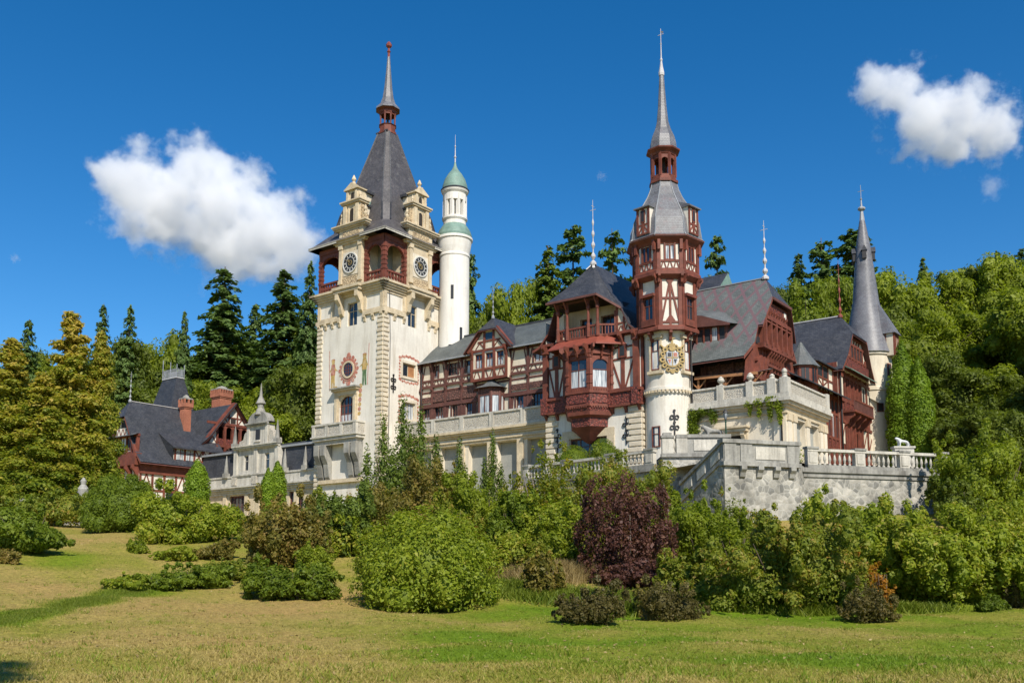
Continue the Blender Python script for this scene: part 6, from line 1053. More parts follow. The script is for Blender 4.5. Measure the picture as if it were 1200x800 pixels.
m = M(); m.fb(F, -.1, L, 12.7, 13.05, -.6, .25, 'stone_grey'); m.fb(F, 1.4, L, 13.05, 14.5, -.5, .1, 'stone_grey'); m.fb(F, 1.3, L, 14.5, 14.8, -.6, .25, 'stone_grey'); m.fb(F, 1.3, 2.3, 13.06, 14.51, -.4, .2, 'stone_white'); m.fb(F, 2.9, 5.4, 13.3, 14.3, .1, .16, 'stone_white'); m.build('parapet', lw)
m = M(); m.fb(F, 0, 1.0, 13.05, 14.5, -.7, .15, 'stone_white'); m.fb(F, -.1, 1.1, 14.5, 14.72, -.8, .25, 'stone_grey'); m.fb(F, .1, .9, 14.72, 15.0, -.6, .1, 'stone_grey'); m.build('pier', lw)
bo = baluster(0, 1.45).build('baluster', lw); bo.location = F.p(1.2, 13.05, -.1)
A_, B_ = (1.2, 101.6), (13.3, 87.4); F, L = seg(A_, B_); wl = M(); wl.wall(F, 0, L, 2, 11.9, 'rubble_wall'); wl.fb(F, 0, L, 11.5, 11.9, -.5, .2, 'stone_grey'); o = wl.build('garden_wall'); tag(o, 'low rubble wall under the balustrade in front of the gabled bay', 'retaining wall')
balustrade('garden_balustrade', 'weathered stone balustrade in front of the gabled bay, half hidden by shrubs', A_, B_, 11.9, 1.6, [.6, 6.8, 13.0, L-.6])
# balustrade end at the far left
p0, p1 = at(66, 600, 78), at(92, 594, 80); lbz = 6.6; b_ = balustrade('stair_balustrade', 'short white stone balustrade between the golden conifers and the clipped hedge', (p0.x-3, p0.y-1), (p1.x+.6, p1.y+.4), p0.z-.6, 1.5, [1.0, 3.6, 5.4])
F, L = seg((p0.x-3, p0.y-1), (p1.x+.6, p1.y+.4)); m = M(); m.fb(F, 0, L, 2, p0.z-.6, -.5, .12, 'stone_grey'); m.fb(F, L-1.6, L+.5, 2, p0.z-1.2, .1, 2.2, 'stone_white'); m.build('wall', b_)
p = at(97, 580, 80); m = M(); m.lathe([(.45, p.z-2.6), (.45, p.z-2.2), (.3, p.z-2.0), (.36, p.z-.8), (.5, p.z-.6), (.28, p.z-.5), (.42, p.z), (.5, p.z+.5), (.2, p.z+.9), (.26, p.z+1.2), (.06, p.z+1.5)], 12, p.x, p.y, 'stone_grey'); tag(m.build('stone_urn'), 'stone urn on a post, coloured grey for shade, beside the clipped hedge', 'urn')  # the shade on the urn is put into its darker grey colour
# street lamp, white garden lion and bench on the terrace
def lamp(x, y, z0, z1, label):
    l = empty('garden_lamp', (x, y, z0)); tag(l, label, 'lamp'); h = z1-z0; m = M(); m.lathe([(.16, 0), (.16, .4), (.09, .6), (.07, h-1.2), (.12, h-1.15), (.05, h-.95)], 8, 0, 0, 'green_paint'); m.build('post', l)
    m = M(); m.lathe([(.1, h-.9), (.22, h-.3)], 6, 0, 0, 'curtained_glass'); m.build('glass', l); m = M(); m.lathe([(.3, h-.3), (.22, h-.15), (.06, h+.05), (.03, h+.2)], 6, 0, 0, 'iron'); m.lathe([(.12, h-.98), (.12, h-.9)], 6, 0, 0, 'iron')
    for k in range(6): a = k*pi/3; m.bar((.1*cos(a), .1*sin(a), h-.9), (.22*cos(a), .22*sin(a), h-.3), .03, 'iron')
    m.build('lantern_frame', l)
p = at(850, 480, 89); lamp(p.x, p.y, 11.55, p.z, 'slim green lamp post in front of the ivy-hung annex')
p = at(578, 506, 104); lamp(p.x, p.y, gz(p.x, p.y), p.z, 'dark garden lamp among the shrubs below the carved parapet')
# white stone beast on the balustrade's far end: one body
def skin(name, verts, edges, rad, mat, loc, rz, sc, root=0, parent=None):
    me = bpy.data.meshes.new(name); me.from_pydata([Vector(v)*sc for v in verts], edges, []); o = bpy.data.objects.new(name, me); COL.objects.link(o); me.materials.append(MATS[mat])
    md = o.modifiers.new('s', 'SKIN'); sv = me.skin_vertices[0].data
    for i, r in enumerate(rad): sv[i].radius = (r*sc, r*sc); sv[i].use_root = i == root
    o.modifiers.new('d', 'SUBSURF').levels = 2; o.modifiers['d'].render_levels = 2; o.location = loc; o.rotation_euler = (0, 0, rz)
    if parent: o.parent = parent
    return o
BV = [(-.55, 0, .72), (-.1, 0, .72), (.45, 0, .82), (.72, 0, 1.05), (.92, 0, 1.1), (1.08, 0, 1.05), (-.6, .14, .55), (-.72, .16, .3), (-.62, .16, .04), (-.6, -.14, .55), (-.72, -.16, .3), (-.62, -.16, .04), (.46, .15, .55), (.46, .16, .3), (.52, .16, .04), (.5, -.15, .55), (.52, -.16, .3), (.58, -.16, .04), (-.8, 0, .65), (-.98, 0, .4), (-1.0, 0, .15)]
BE = [(0, 1), (1, 2), (2, 3), (3, 4), (4, 5), (0, 6), (6, 7), (7, 8), (0, 9), (9, 10), (10, 11), (2, 12), (12, 13), (13, 14), (2, 15), (15, 16), (16, 17), (0, 18), (18, 19), (19, 20)]
BR = [.2, .19, .24, .22, .17, .1, .13, .08, .09, .13, .08, .09, .12, .08, .09, .12, .08, .09, .05, .035, .05]
p = at(1058, 523.5, 88); m = M(); st = skin('stone_lion', BV, BE, BR, 'white_paint', (p.x, p.y, p.z), R(190), .72, 1); tag(st, 'white carved lion standing at the end of the terrace balustrade', 'statue')
m = M(); m.box(p.x-.9, p.x+.9, p.y-.35, p.y+.35, 11.56, p.z+.0, 'stone_white'); m.box(p.x-1.0, p.x+1.0, p.y-.45, p.y+.45, p.z-.15, p.z+.03, 'stone_white'); tag(m.build('plinth'), 'pale stone plinth under the white carved lion', 'plinth')
p = at(836, 511, 90); m2 = skin('stone_lion', BV, BE, BR, 'stone_grey', (p.x, p.y, p.z-.3), R(175), 1.1, 1); tag(m2, 'weathered grey carved lion before the ivy-clad annex wall', 'statue')
m = M(); m.box(p.x-1.4, p.x+1.4, p.y-.4, p.y+.4, 11.56, p.z-.28, 'stone_grey'); m.box(p.x-1.5, p.x+1.5, p.y-.5, p.y+.5, p.z-.5, p.z-.25, 'stone_grey'); tag(m.build('plinth'), 'grey stone plinth under the weathered lion', 'plinth')
# ================================================================== FOLIAGE
def unit(v): return v/np.maximum(np.linalg.norm(v, axis=1, keepdims=True), 1e-9)
def leaves(C, Nn, s, asp=.55):                       # one folded-diamond leaf per centre
    n = len(C); t = unit(np.cross(Nn, rng.normal(size=(n, 3)))); b = np.cross(Nn, t); s = np.broadcast_to(s, (n,))[:, None]
    lift = Nn*s*.18
    V = np.stack([C+t*s, C+b*s*asp+lift, C-t*s, C-b*s*asp+lift], 1).reshape(-1, 3); return V, np.arange(4*n).reshape(n, 4)
SPH = None
def sphere(c, r, nu=10, nv=6):
    V = []; 
    for j in range(nv+1):
        th = pi*j/nv
        for i in range(nu): k = rng.uniform(.88, 1.05); V.append((c[0]+r[0]*sin(th)*cos(2*pi*i/nu)*k, c[1]+r[1]*sin(th)*sin(2*pi*i/nu)*k, c[2]+r[2]*cos(th)))
    Q = [(j*nu+i, j*nu+(i+1) % nu, (j+1)*nu+(i+1) % nu, (j+1)*nu+i) for j in range(nv) for i in range(nu)]; return np.array(V), np.array(Q)
def cloud(name, lobes, n, size, mat, core=.74, up=.35, shell=(.78, 1.1), mats=None, bare=0, asp=.55, tspread=.16, wild=.45, zt=0):
    L = np.array(lobes, float); c, r = L[:, :3], L[:, 3:6]; area = (r[:, 0]*r[:, 2]); k = rng.choice(len(L), n, p=area/area.sum()); d = unit(rng.normal(size=(n, 3)))
    f = rng.uniform(shell[0], shell[1], n)**1.0; C = c[k]+d*r[k]*f[:, None]
    keep = np.ones(n, bool)
    for i in range(len(L)):
        q = ((C-c[i])/r[i]); keep &= ~(((q*q).sum(1) < .5) & (k != i))
    keep &= C[:, 2] > -.02
    C, d, k = C[keep], d[keep], k[keep]; n = len(C)
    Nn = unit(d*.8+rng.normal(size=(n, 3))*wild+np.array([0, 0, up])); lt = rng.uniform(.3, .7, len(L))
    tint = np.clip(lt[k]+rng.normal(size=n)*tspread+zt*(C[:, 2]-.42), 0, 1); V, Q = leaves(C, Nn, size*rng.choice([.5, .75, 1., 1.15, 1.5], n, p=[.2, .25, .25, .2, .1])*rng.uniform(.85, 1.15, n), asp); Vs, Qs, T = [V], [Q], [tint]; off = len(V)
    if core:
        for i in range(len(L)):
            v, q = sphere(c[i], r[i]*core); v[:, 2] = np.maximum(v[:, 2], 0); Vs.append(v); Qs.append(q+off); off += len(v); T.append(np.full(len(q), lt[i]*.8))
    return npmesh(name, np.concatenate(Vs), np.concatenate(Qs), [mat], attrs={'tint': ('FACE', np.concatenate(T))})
def dome_lobes(w, d, h, k, kr=.34, seed=0, squash=1., base=.28, sprig=1.6):
    r_ = np.random.default_rng(seed); L = []; nm = int(min(6, max(2, round(w/h*1.9))))
    ctr = [(((i+.5)/nm-.5)*w*.72+r_.uniform(-.06, .06)*w, r_.uniform(-.2, .2)*d, r_.uniform(.62, .96)*h, w*r_.uniform(.36, .56)/(nm*.5)**.6) for i in range(nm)]; j = int(r_.integers(nm)); ctr[j] = (ctr[j][0], ctr[j][1], h, ctr[j][3]*1.1)
    for x, y, hh, ww in ctr: L.append((x, y, hh*.38, ww*.62, max(ww*.62, d*.3), hh*.36))
    def put(out, q, asp):
        x0, y0, hh, ww = ctr[int(r_.integers(nm))]; a = r_.uniform(0, 2*pi); e = r_.uniform(0, 1)**.7; z = hh*(.08+.86*e)*min(1, out+.05); hz = max(z/hh-.3, 0)/.72; rad = sqrt(max(.02, 1-hz*hz))*out*(.8+.2*min(1, z/hh/.25))
        L.append((x0+cos(a)*ww*rad, y0+sin(a)*max(ww, d*.4)*rad, max(z, hh*.08), w*.4*q, w*.4*q, min(hh, w)*.5*q*asp*squash))
    for i in range(int(k*1.6)): put(r_.uniform(.5, .82), kr*r_.uniform(.45, 1.1), 1.1)
    for i in range(int(k*sprig*1.2)): put(r_.uniform(.82, 1.0), r_.uniform(.05, .15), 1.5)
    return L
def round_lobes(w, d, h):
    r_ = np.random.default_rng(5); L = [(0, 0, h*.36, w*.46, d*.46, h*.6)]
    for i in range(46):
        a = r_.uniform(0, 2*pi); e = r_.uniform(.02, 1); z = h*(.1+.72*e); rad = sqrt(max(0.03, 1-max(0, e-.05)**2.2)); q = r_.uniform(.10, .19)
        L.append((cos(a)*w*.43*rad, sin(a)*d*.43*rad, z, w*q*.62, d*q*.62, h*q*1.05))
    return L
def stems(name, w, h, k, mat, parent, rad=.04, seed=1):
    r_ = np.random.default_rng(seed); m = M()
    for i in range(k):
        a = r_.uniform(0, 2*pi); e = r_.uniform(.2, .9); x, y = cos(a)*w*.36*e, sin(a)*w*.36*e; m.tube([(x*.2, y*.2, -.3), (x*.55+.05*h*cos(3*a), y*.55+.05*h*sin(3*a), h*.3), (x, y, h*.58)], [rad, rad*.7, rad*.3], mat, 5)
    return m.build(name, parent)
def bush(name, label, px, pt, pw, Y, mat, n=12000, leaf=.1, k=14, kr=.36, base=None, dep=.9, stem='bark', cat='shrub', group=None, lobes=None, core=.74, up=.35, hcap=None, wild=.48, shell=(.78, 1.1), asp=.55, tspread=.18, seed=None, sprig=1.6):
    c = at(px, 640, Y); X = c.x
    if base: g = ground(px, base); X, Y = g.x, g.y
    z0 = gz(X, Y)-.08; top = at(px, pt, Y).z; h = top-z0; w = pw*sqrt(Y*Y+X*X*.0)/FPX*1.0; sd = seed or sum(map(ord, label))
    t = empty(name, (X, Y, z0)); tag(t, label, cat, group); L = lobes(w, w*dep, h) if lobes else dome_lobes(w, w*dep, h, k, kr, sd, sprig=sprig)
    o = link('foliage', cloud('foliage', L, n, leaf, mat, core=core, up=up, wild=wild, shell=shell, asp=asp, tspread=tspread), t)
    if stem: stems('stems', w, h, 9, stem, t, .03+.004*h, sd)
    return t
def column_lobes(w, d, h):
    L = []; k = 13
    for i in range(k): t = i/(k-1); z = h*(.05+.86*t); q = (.9+.1*min(1, t/.3)) if t < .6 else 1-.72*((t-.6)/.4)**1.8; a = i*2.4; L.append((cos(a)*w*.025, sin(a)*w*.025, z, w*.48*q, d*.48*q, h*.11))
    return L
def multi_lobes(tops):                               # several upright leaders
    def f(w, d, h):
        L = []
        for u, v, hh, ww in tops:
            for i in range(6): t = i/5; L.append((u*w*.5, v*d*.5, h*hh*(.12+.8*t), w*ww*(.5-.38*t), w*ww*(.5-.38*t), h*hh*.14))
        return L
    return f
# ---- tree prototypes
def conifer_mesh(name, seed, mat, n_w=26, gap=.0, droop=.35, rmax=.2, leafk=1., pw=.68):
    r_ = np.random.default_rng(seed); C, Dn, Sz, T = [], [], [], []
    for i in range(n_w):
        t = (i+r_.uniform(-.3, .3))/n_w; z = .06+.93*t; R0 = rmax*(1-t)**pw*(1 if t > .1 else .85)+.006; nb = max(5, int(11*(1-t)+4)); ph = r_.uniform(0, 6.28); bt = r_.uniform(-.12, .12)
        for b in range(nb):
            if r_.random() < gap: continue
            a = ph+2*pi*b/nb+r_.uniform(-.25, .25); zb = z+r_.uniform(-.6, .6)/n_w; Lb = R0*r_.uniform(.62, 1.15); dirv = np.array([cos(a), sin(a), 0]); side = np.array([-sin(a), cos(a), 0]); m_ = max(5, int(170*Lb/rmax*.8)); bb = r_.uniform(-.1, .1)
            s = r_.uniform(.12, 1, m_); wv = (1-s)*.5+.12
            P = dirv*(s*Lb)[:, None]+side*(r_.uniform(-1, 1, m_)*wv*Lb*.5)[:, None]; zz = zb+.10*s*Lb*1.0-droop*(s**1.8)*Lb+r_.normal(size=m_)*.006+.05*Lb*(s > .9); P[:, 2] = zz
            C.append(P); nn = np.tile(np.array([0, 0, 1.0]), (m_, 1))+dirv*.7+r_.normal(size=(m_, 3))*.4; Dn.append(nn); Sz.append(r_.uniform(.0075, .015, m_)*leafk); T.append(np.clip(.42+bt+bb+.25*(s-.5)+r_.normal(size=m_)*.13, 0, 1))
    C = np.concatenate(C); Nn = unit(np.concatenate(Dn)); V, Q = leaves(C, Nn, np.concatenate(Sz), .5); return npmesh(name, V, Q, [mat], attrs={'tint': ('FACE', np.concatenate(T))})
def conifer_trunk(name, mat='bark'):
    m = M(); m.tube([(0, 0, -.06), (0, 0, .3), (.002, 0, .7), (0, 0, .985)], [.016, .012, .006, .0015], mat, 7); r_ = np.random.default_rng(3)
    for i in range(14): a = i*2.4; z = .1+.06*i; l = .13*(1-z); m.tube([(0, 0, z), (l*cos(a), l*sin(a), z-.01)], [.003, .001], mat, 4)
    o = m.build(name); me = o.data; bpy.data.objects.remove(o); return me
def broad_mesh(name, seed, mat, n=13000, k=34, wr=.36, leaf=.016, tall=.52):
    r_ = np.random.default_rng(seed); L = [(0, 0, .55, wr*.62, wr*.62, .33)]
    for i in range(k):
        a = r_.uniform(0, 6.28); z = r_.uniform(.2, .92); rad = wr*sqrt(max(.02, 1-((z-tall)/.5)**2)); q = r_.uniform(.07, .125); L.append((cos(a)*rad*.78, sin(a)*rad*.78, z, q*1.05, q*1.05, q*.85))
    return cloud(name, L, n, leaf, mat, core=.7, up=.5, shell=(.72, 1.16), tspread=.13)
def broad_trunk(name, seed, mat='bark'):
    r_ = np.random.default_rng(seed); m = M(); m.tube([(0, 0, -.06), (.004, 0, .2), (0, .004, .5), (.005, 0, .75)], [.022, .017, .011, .004], mat, 7)
    for i in range(10): a = i*2.4+r_.uniform(-.3, .3); z = .22+.045*i; l = r_.uniform(.16, .26); m.tube([(0, 0, z), (l*.5*cos(a), l*.5*sin(a), z+.09), (l*cos(a), l*sin(a), z+.16)], [.008, .005, .002], mat, 5)
    o = m.build(name); me = o.data; bpy.data.objects.remove(o); return me
def cyp_lobes(seed):
    r_ = np.random.default_rng(seed); L = []
    for i in range(150):
        z = r_.uniform(.03, .97)**.9; R0 = .19*(1-z)**.9+.004; a = r_.uniform(0, 6.28); e = r_.uniform(.55, 1.02); q = (.020+.036*(1-z))*r_.uniform(.7, 1.3); L.append((cos(a)*R0*e, sin(a)*R0*e, z, q, q, q*.62))
    for i in range(12): z = i/12; L.append((0, 0, .04+z*.84, .15*(1-z)**.8, .15*(1-z)**.8, .07))
    return L
PROTO = {}
def proto(kd):
    if kd in PROTO: return PROTO[kd]
    i = sum(map(ord, kd))
    if kd.startswith('fir'): me, tr = conifer_mesh('crown', i, 'needles_dark' if 'd' in kd[3:] else 'needles_mid', n_w=32, gap=.02), conifer_trunk('trunk')
    elif kd.startswith('pine'): me, tr = conifer_mesh('crown', i, 'needles_dark', n_w=22, gap=.16, droop=.14, rmax=.21, leafk=1.3, pw=.5), conifer_trunk('trunk')
    elif kd.startswith('cyp'): me, tr = cloud('crown', cyp_lobes(i), 42000, .0085, 'leaf_gold', core=.7, up=.7, shell=(.6, 1.25), tspread=.17, zt=.6), conifer_trunk('trunk')
    else: me, tr = broad_mesh('crown', i, {'b': 'leaf_beech', 'd': 'leaf_deep', 'f': 'leaf_fresh', 'h': 'leaf_hedge'}[kd[0]]), broad_trunk('trunk', i)
    PROTO[kd] = (me, tr); return PROTO[kd]
HT = []
def tree(kd, label, px, pt, pw, Y, group=None, name=None, cat='tree', wk=None):
    p = at(px, pt, Y); z0 = gz(p.x, p.y)-.2; h = p.z-z0; me, tr = proto(kd); con = kd[:3] in ('fir', 'pin', 'cyp')
    nm = name or {'fir': 'fir_tree', 'pin': 'pine_tree', 'cyp': 'cypress_tree'}.get(kd[:3], 'broadleaf_tree'); t = empty(nm, (p.x, p.y, z0), random.uniform(0, 6.28)); tag(t, label, cat, group)
    wm = pw*Y/FPX; base_w = {'fir': .29, 'pin': .28, 'cyp': .36}.get(kd[:3], .72); s = wm/base_w; t.scale = (s, s, h); HT.append((round(h, 1), round(s/h, 2), px, pt))
    link('trunk', tr, t); link('crown', me, t); return t
# ---- the big conifers and broadleaf trees
tree('cyp_a', 'tall golden-green conifer with the highest point of the golden group by the house', 86, 361, 112, 88, cat='conifer')
tree('cyp_b', 'golden conifer with bronze tips standing nearest the timbered house', 121, 384, 66, 90, cat='conifer')
tree('cyp_c', 'golden-green conifer cut by the left picture edge', 16, 393, 110, 84, cat='conifer')
tree('cyp_a', 'lower golden-green conifer in front of the gap between the taller golden ones', 54, 432, 100, 82, cat='conifer')
F_ = [  # kind, label, px, top py, width px, depth
 ('fir_d1', 'dark fir tree rising behind the golden conifers, flat against the sky', 35, 371, 46, 165), ('fir_d2', 'narrow dark fir just behind the gap of the golden conifers', 122, 352, 38, 175), ('fir_d1', 'narrow dark fir with a tufted top next to the bronze-tipped conifer', 153, 354, 42, 170),
 ('fir_d2', 'small slim fir left of the two giant dark firs', 217, 360, 32, 165), ('fir_d3', 'giant dark fir behind the cresting roof of the timbered house', 264, 309, 100, 184), ('fir_d4', 'giant dark fir between the house and the clock tower', 334, 312, 92, 182), ('fir_d1', 'tall thin fir half hidden by the left edge of the clock tower', 364, 302, 44, 175), ('fir_d2', 'dark fir in the dip between the two giant firs', 300, 352, 56, 190),
 ('fir_d3', 'dark fir showing just right of the white stair turret', 552, 292, 52, 165), ('fir_m1', 'broad fir left of the bay roof finial', 642, 284, 79, 165), ('pine_1', 'ragged pine just left of the bay roof finial', 671, 262, 70, 170), ('pine_2', 'ragged pine between the bay roof finial and the octagonal tower', 717, 264, 62, 165), ('fir_m2', 'smaller fir low behind the bay roof', 694, 318, 48, 165),
 ('pine_1', 'thin ragged pine right of the octagonal tower roof', 839, 274, 45, 170), ('fir_d4', 'dark fir in the wood between the lattice roof and the far gabled wing', 935, 294, 54, 185), ('pine_2', 'open-crowned pine rising behind the far gabled wing', 962, 276, 59, 190), ('pine_1', 'dark broad pine directly behind the cone tower spire', 997, 268, 83, 190),
 ('fir_d2', 'small dark fir on the skyline right of the cone tower', 1081, 299, 32, 220), ('fir_d1', 'small dark fir on the skyline near the picture edge', 1168, 292, 34, 220), ('fir_d3', 'dark fir cut by the right picture edge', 1196, 289, 46, 210)]
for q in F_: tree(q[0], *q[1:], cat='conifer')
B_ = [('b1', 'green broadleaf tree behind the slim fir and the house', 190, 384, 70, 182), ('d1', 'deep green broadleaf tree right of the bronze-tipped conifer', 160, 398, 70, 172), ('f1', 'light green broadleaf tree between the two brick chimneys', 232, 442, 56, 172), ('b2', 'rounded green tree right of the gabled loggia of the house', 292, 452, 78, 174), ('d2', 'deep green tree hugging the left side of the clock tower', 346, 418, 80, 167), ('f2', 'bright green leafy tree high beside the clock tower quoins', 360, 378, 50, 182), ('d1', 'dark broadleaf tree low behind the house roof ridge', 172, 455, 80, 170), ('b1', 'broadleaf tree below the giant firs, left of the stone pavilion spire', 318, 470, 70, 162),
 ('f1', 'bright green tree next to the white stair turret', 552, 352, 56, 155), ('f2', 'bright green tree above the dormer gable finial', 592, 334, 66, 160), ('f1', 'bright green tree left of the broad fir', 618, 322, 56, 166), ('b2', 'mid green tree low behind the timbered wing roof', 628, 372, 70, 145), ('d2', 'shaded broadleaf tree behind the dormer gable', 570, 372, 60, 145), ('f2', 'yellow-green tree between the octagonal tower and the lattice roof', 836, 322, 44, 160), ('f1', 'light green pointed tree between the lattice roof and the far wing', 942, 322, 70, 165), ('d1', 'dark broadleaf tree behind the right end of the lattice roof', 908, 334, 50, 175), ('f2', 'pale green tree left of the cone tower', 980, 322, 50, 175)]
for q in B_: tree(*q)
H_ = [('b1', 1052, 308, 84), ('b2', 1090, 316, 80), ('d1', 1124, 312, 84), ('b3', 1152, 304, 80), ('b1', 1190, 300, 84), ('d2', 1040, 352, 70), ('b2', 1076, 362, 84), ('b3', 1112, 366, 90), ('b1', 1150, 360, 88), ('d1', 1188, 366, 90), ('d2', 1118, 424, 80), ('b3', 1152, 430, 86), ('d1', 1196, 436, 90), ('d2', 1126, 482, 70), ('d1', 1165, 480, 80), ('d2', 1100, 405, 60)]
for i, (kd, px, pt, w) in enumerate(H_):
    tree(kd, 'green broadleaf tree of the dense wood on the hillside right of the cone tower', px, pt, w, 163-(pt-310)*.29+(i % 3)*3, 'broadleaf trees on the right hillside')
sky_px = [(-150, 395), (0, 400), (30, 392), (60, 398), (100, 392), (150, 395), (200, 398), (240, 380), (300, 375), (370, 385), (540, 370), (600, 350), (680, 335), (740, 340), (830, 345), (900, 345), (950, 335), (1040, 335), (1100, 322), (1200, 312), (1400, 300)]
k = 0
for px in range(-120, 1330, 27):
    for row in range(2):
        x = px+random.uniform(-12, 12)+row*13; s = np.interp(x, [a for a, b in sky_px], [b for a, b in sky_px]); pt = s+14+row*random.uniform(28, 52)+random.uniform(0, 14); Y = 215-row*28+random.uniform(-8, 8)
        p = at(x, pt, Y)
        if p.z-gz(p.x, p.y) < 9: continue
        c = random.random(); kd = random.choice(['b1', 'b2', 'd1', 'd2', 'b3']) if c < .72 else random.choice(['fir_d1', 'fir_d2', 'fir_m1'])
        con = kd.startswith('fir'); right = x > 850
        tree(kd, ('dark fir' if con else 'leafy green tree')+(' in the hill woods right of the octagonal tower' if right else ' in the hill woods left of the octagonal tower'), x, pt, (40 if con else 66)*random.uniform(.85, 1.2), Y, ('firs' if con else 'leafy trees')+' of the hill woods '+('right' if right else 'left')+' of the octagonal tower', cat='conifer' if con else 'tree')
for i, (X, Y) in enumerate(((72, 112), (84, 124), (96, 112), (78, 138), (94, 140), (108, 128), (112, 148), (88, 100))):
    h = 20+3*(i % 3); me, tr = proto('b1' if i % 2 else 'd1'); t = empty('broadleaf_tree', (X, Y, gz(X, Y)-.2), i*1.1); tag(t, 'green broadleaf tree of the dense wood on the hillside right of the cone tower', 'tree', 'broadleaf trees on the right hillside'); t.scale = (h*.95, h*.95, h); link('trunk', tr, t); link('crown', me, t)
p = ground(16, 772); d_ = 31; X, Y = p.x+sdir.x/cos(SUN_EL)*d_, p.y+sdir.y/cos(SUN_EL)*d_; h = d_*math.tan(SUN_EL)+p.z-gz(X, Y); me, tr = proto('fir_d1')
t = empty('fir_tree', (X, Y, gz(X, Y)-.2), .6); tag(t, 'tall fir beside the lawn whose branch shadow falls on the lower left corner', 'conifer'); t.scale = (h*.62, h*.62, h+.2); link('trunk', tr, t); link('crown', me, t)
# undergrowth that closes the wood floor
def far_mass(name, label, pts, mat, n=16000, leaf=.45):
    L = []
    for X, Y, r, h in pts: z = gz(X, Y); L.append((X, Y, z+h*.3, r, r, h))
    me = cloud(name, L, n, leaf, mat, core=.45, up=.5, shell=(.5, 1.1)); o = link(name, me); kind(o, 'stuff'); tag(o, label, 'undergrowth')
far_mass('undergrowth', 'leafy undergrowth between the tree trunks on the wooded hill', [(x+random.uniform(-5, 5), 158+abs(x)*.05+random.uniform(-6, 25), random.uniform(5, 8), random.uniform(3, 6)) for x in range(-110, 131, 6)]+[(x, y, 5, 3) for x, y in ((58, 136), (70, 146), (60, 146))], 'leaf_deep', 26000, .5)
for px, pt, w, Y, lb in ((1150, 462, 70, 118, 'dark shrub in the wood edge behind the light green tree-like shrub, left one'), (1186, 458, 80, 112, 'dark shrub in the wood edge behind the light green tree-like shrub, right one'), (1118, 478, 50, 124, 'dark shrub at the wood edge right of the twin thujas')):
    bush('shrub', lb, px, pt, w, Y, 'leaf_deep', 12000, .2, k=22, kr=.3)
# ---- clipped and columnar evergreens
bush('columnar_thuja', 'tall bright green columnar thuja, taller of the twin pair right of the cone tower', 1068, 403, 44, 122, 'leaf_thuja', 24000, .13, lobes=column_lobes, core=.85, up=.5, wild=.4, shell=(.93, 1.05), cat='thuja', stem='bark')
bush('columnar_thuja', 'bright green columnar thuja, lower and outer of the twin pair right of the cone tower', 1087, 420, 34, 120, 'leaf_thuja', 18000, .13, lobes=column_lobes, core=.85, up=.5, wild=.4, shell=(.93, 1.05), cat='thuja')
bush('columnar_thuja', 'short bright green thuja column before the house end', 228, 539, 32, 118, 'leaf_thuja', 8000, .13, lobes=column_lobes, core=.85, up=.5, wild=.4, shell=(.92, 1.05), cat='thuja')
bush('columnar_thuja', 'slim bright green thuja beside the pavilion doorway, taller half of a pair', 323, 541, 22, 118, 'leaf_thuja', 7000, .13, lobes=column_lobes, core=.85, up=.5, wild=.4, shell=(.92, 1.05), cat='thuja')
bush('columnar_thuja', 'slim bright green thuja beside the pavilion doorway, lower half of a pair', 312, 549, 18, 116, 'leaf_thuja', 6000, .13, lobes=column_lobes, core=.85, up=.5, wild=.4, shell=(.92, 1.05), cat='thuja')
def ball_lobes(w, d, h): return [(0, 0, h*.5, w*.5, d*.5, h*.5)]
for px, pt, w, Y, lb in ((673, 522, 52, 101, 'clipped green topiary mound below the wide window of the gabled bay'), (708, 514, 44, 98, 'clipped green topiary mound at the right corner of the gabled bay')):
    bush('topiary_mound', lb, px, pt, w, Y, 'leaf_hedge', 9000, .07, lobes=ball_lobes, core=.93, wild=.35, shell=(.95, 1.03), stem=None, cat='topiary')
bush('clipped_hedge', 'large clipped rounded green hedge in front of the timbered house', 141, 555, 92, 74, 'leaf_hedge', 24000, .08, lobes=round_lobes, core=.88, wild=.45, shell=(.85, 1.1), base=623, cat='hedge')
# ---- shrubs of the slope, by place
bush('shrub', 'big dark green shrub at the left picture edge below the golden conifers', 22, 576, 86, 54, 'leaf_hedge', 20000, .10, base=645)
bush('shrub', 'small grey-green shrub at the left edge below the big dark green one', 4, 636, 34, 44, 'leaf_tan', 3500, .07, base=660)
bush('shrub', 'wide green shrub in front of the thuja column and clipped hedge', 219, 561, 112, 63, 'leaf_bush', 22000, .10, base=636, k=18)
for px, pt, w, ba, mt, lb in ((180, 664, 70, 690, 'leaf_hedge', 'low spreading juniper at the left end of the bed on the lawn'), (225, 652, 84, 690, 'leaf_hedge', 'low spreading juniper in the middle of the bed on the lawn'), (275, 650, 64, 678, 'leaf_olive', 'low olive-green shrub at the right end of the lawn bed'), (250, 625, 50, 655, 'leaf_tan', 'small brownish shrub behind the juniper bed'), (162, 628, 22, 648, 'leaf_fresh', 'tiny bright shrub left of the wide green shrub'), (148, 668, 44, 690, 'leaf_bush', 'low yellowish juniper sprays at the near left corner of the bed'), (205, 636, 44, 656, 'leaf_bush', 'low bright green juniper tuft behind the bed')):
    bush('low_shrub', lb, px, pt, w, 48, mt, 5000, .075, k=14, kr=.3, base=ba, dep=.7, stem='bark', wild=.7)
bush('shrub', 'tall brownish shrub at the left end of the thicket below the clock tower', 338, 566, 88, 58, 'leaf_tan', 17000, .095, base=664, k=22, kr=.28, core=.6)
bush('shrub', 'dark green yew shrub low in the thicket under the clock tower balcony', 396, 558, 74, 64, 'needles_mid', 15000, .10, k=20, kr=.3, base=650)
bush('shrub', 'brown-tinged shrub left of the yew and behind the tall brownish shrub', 372, 570, 60, 70, 'leaf_olive', 9000, .10, k=16, kr=.3)
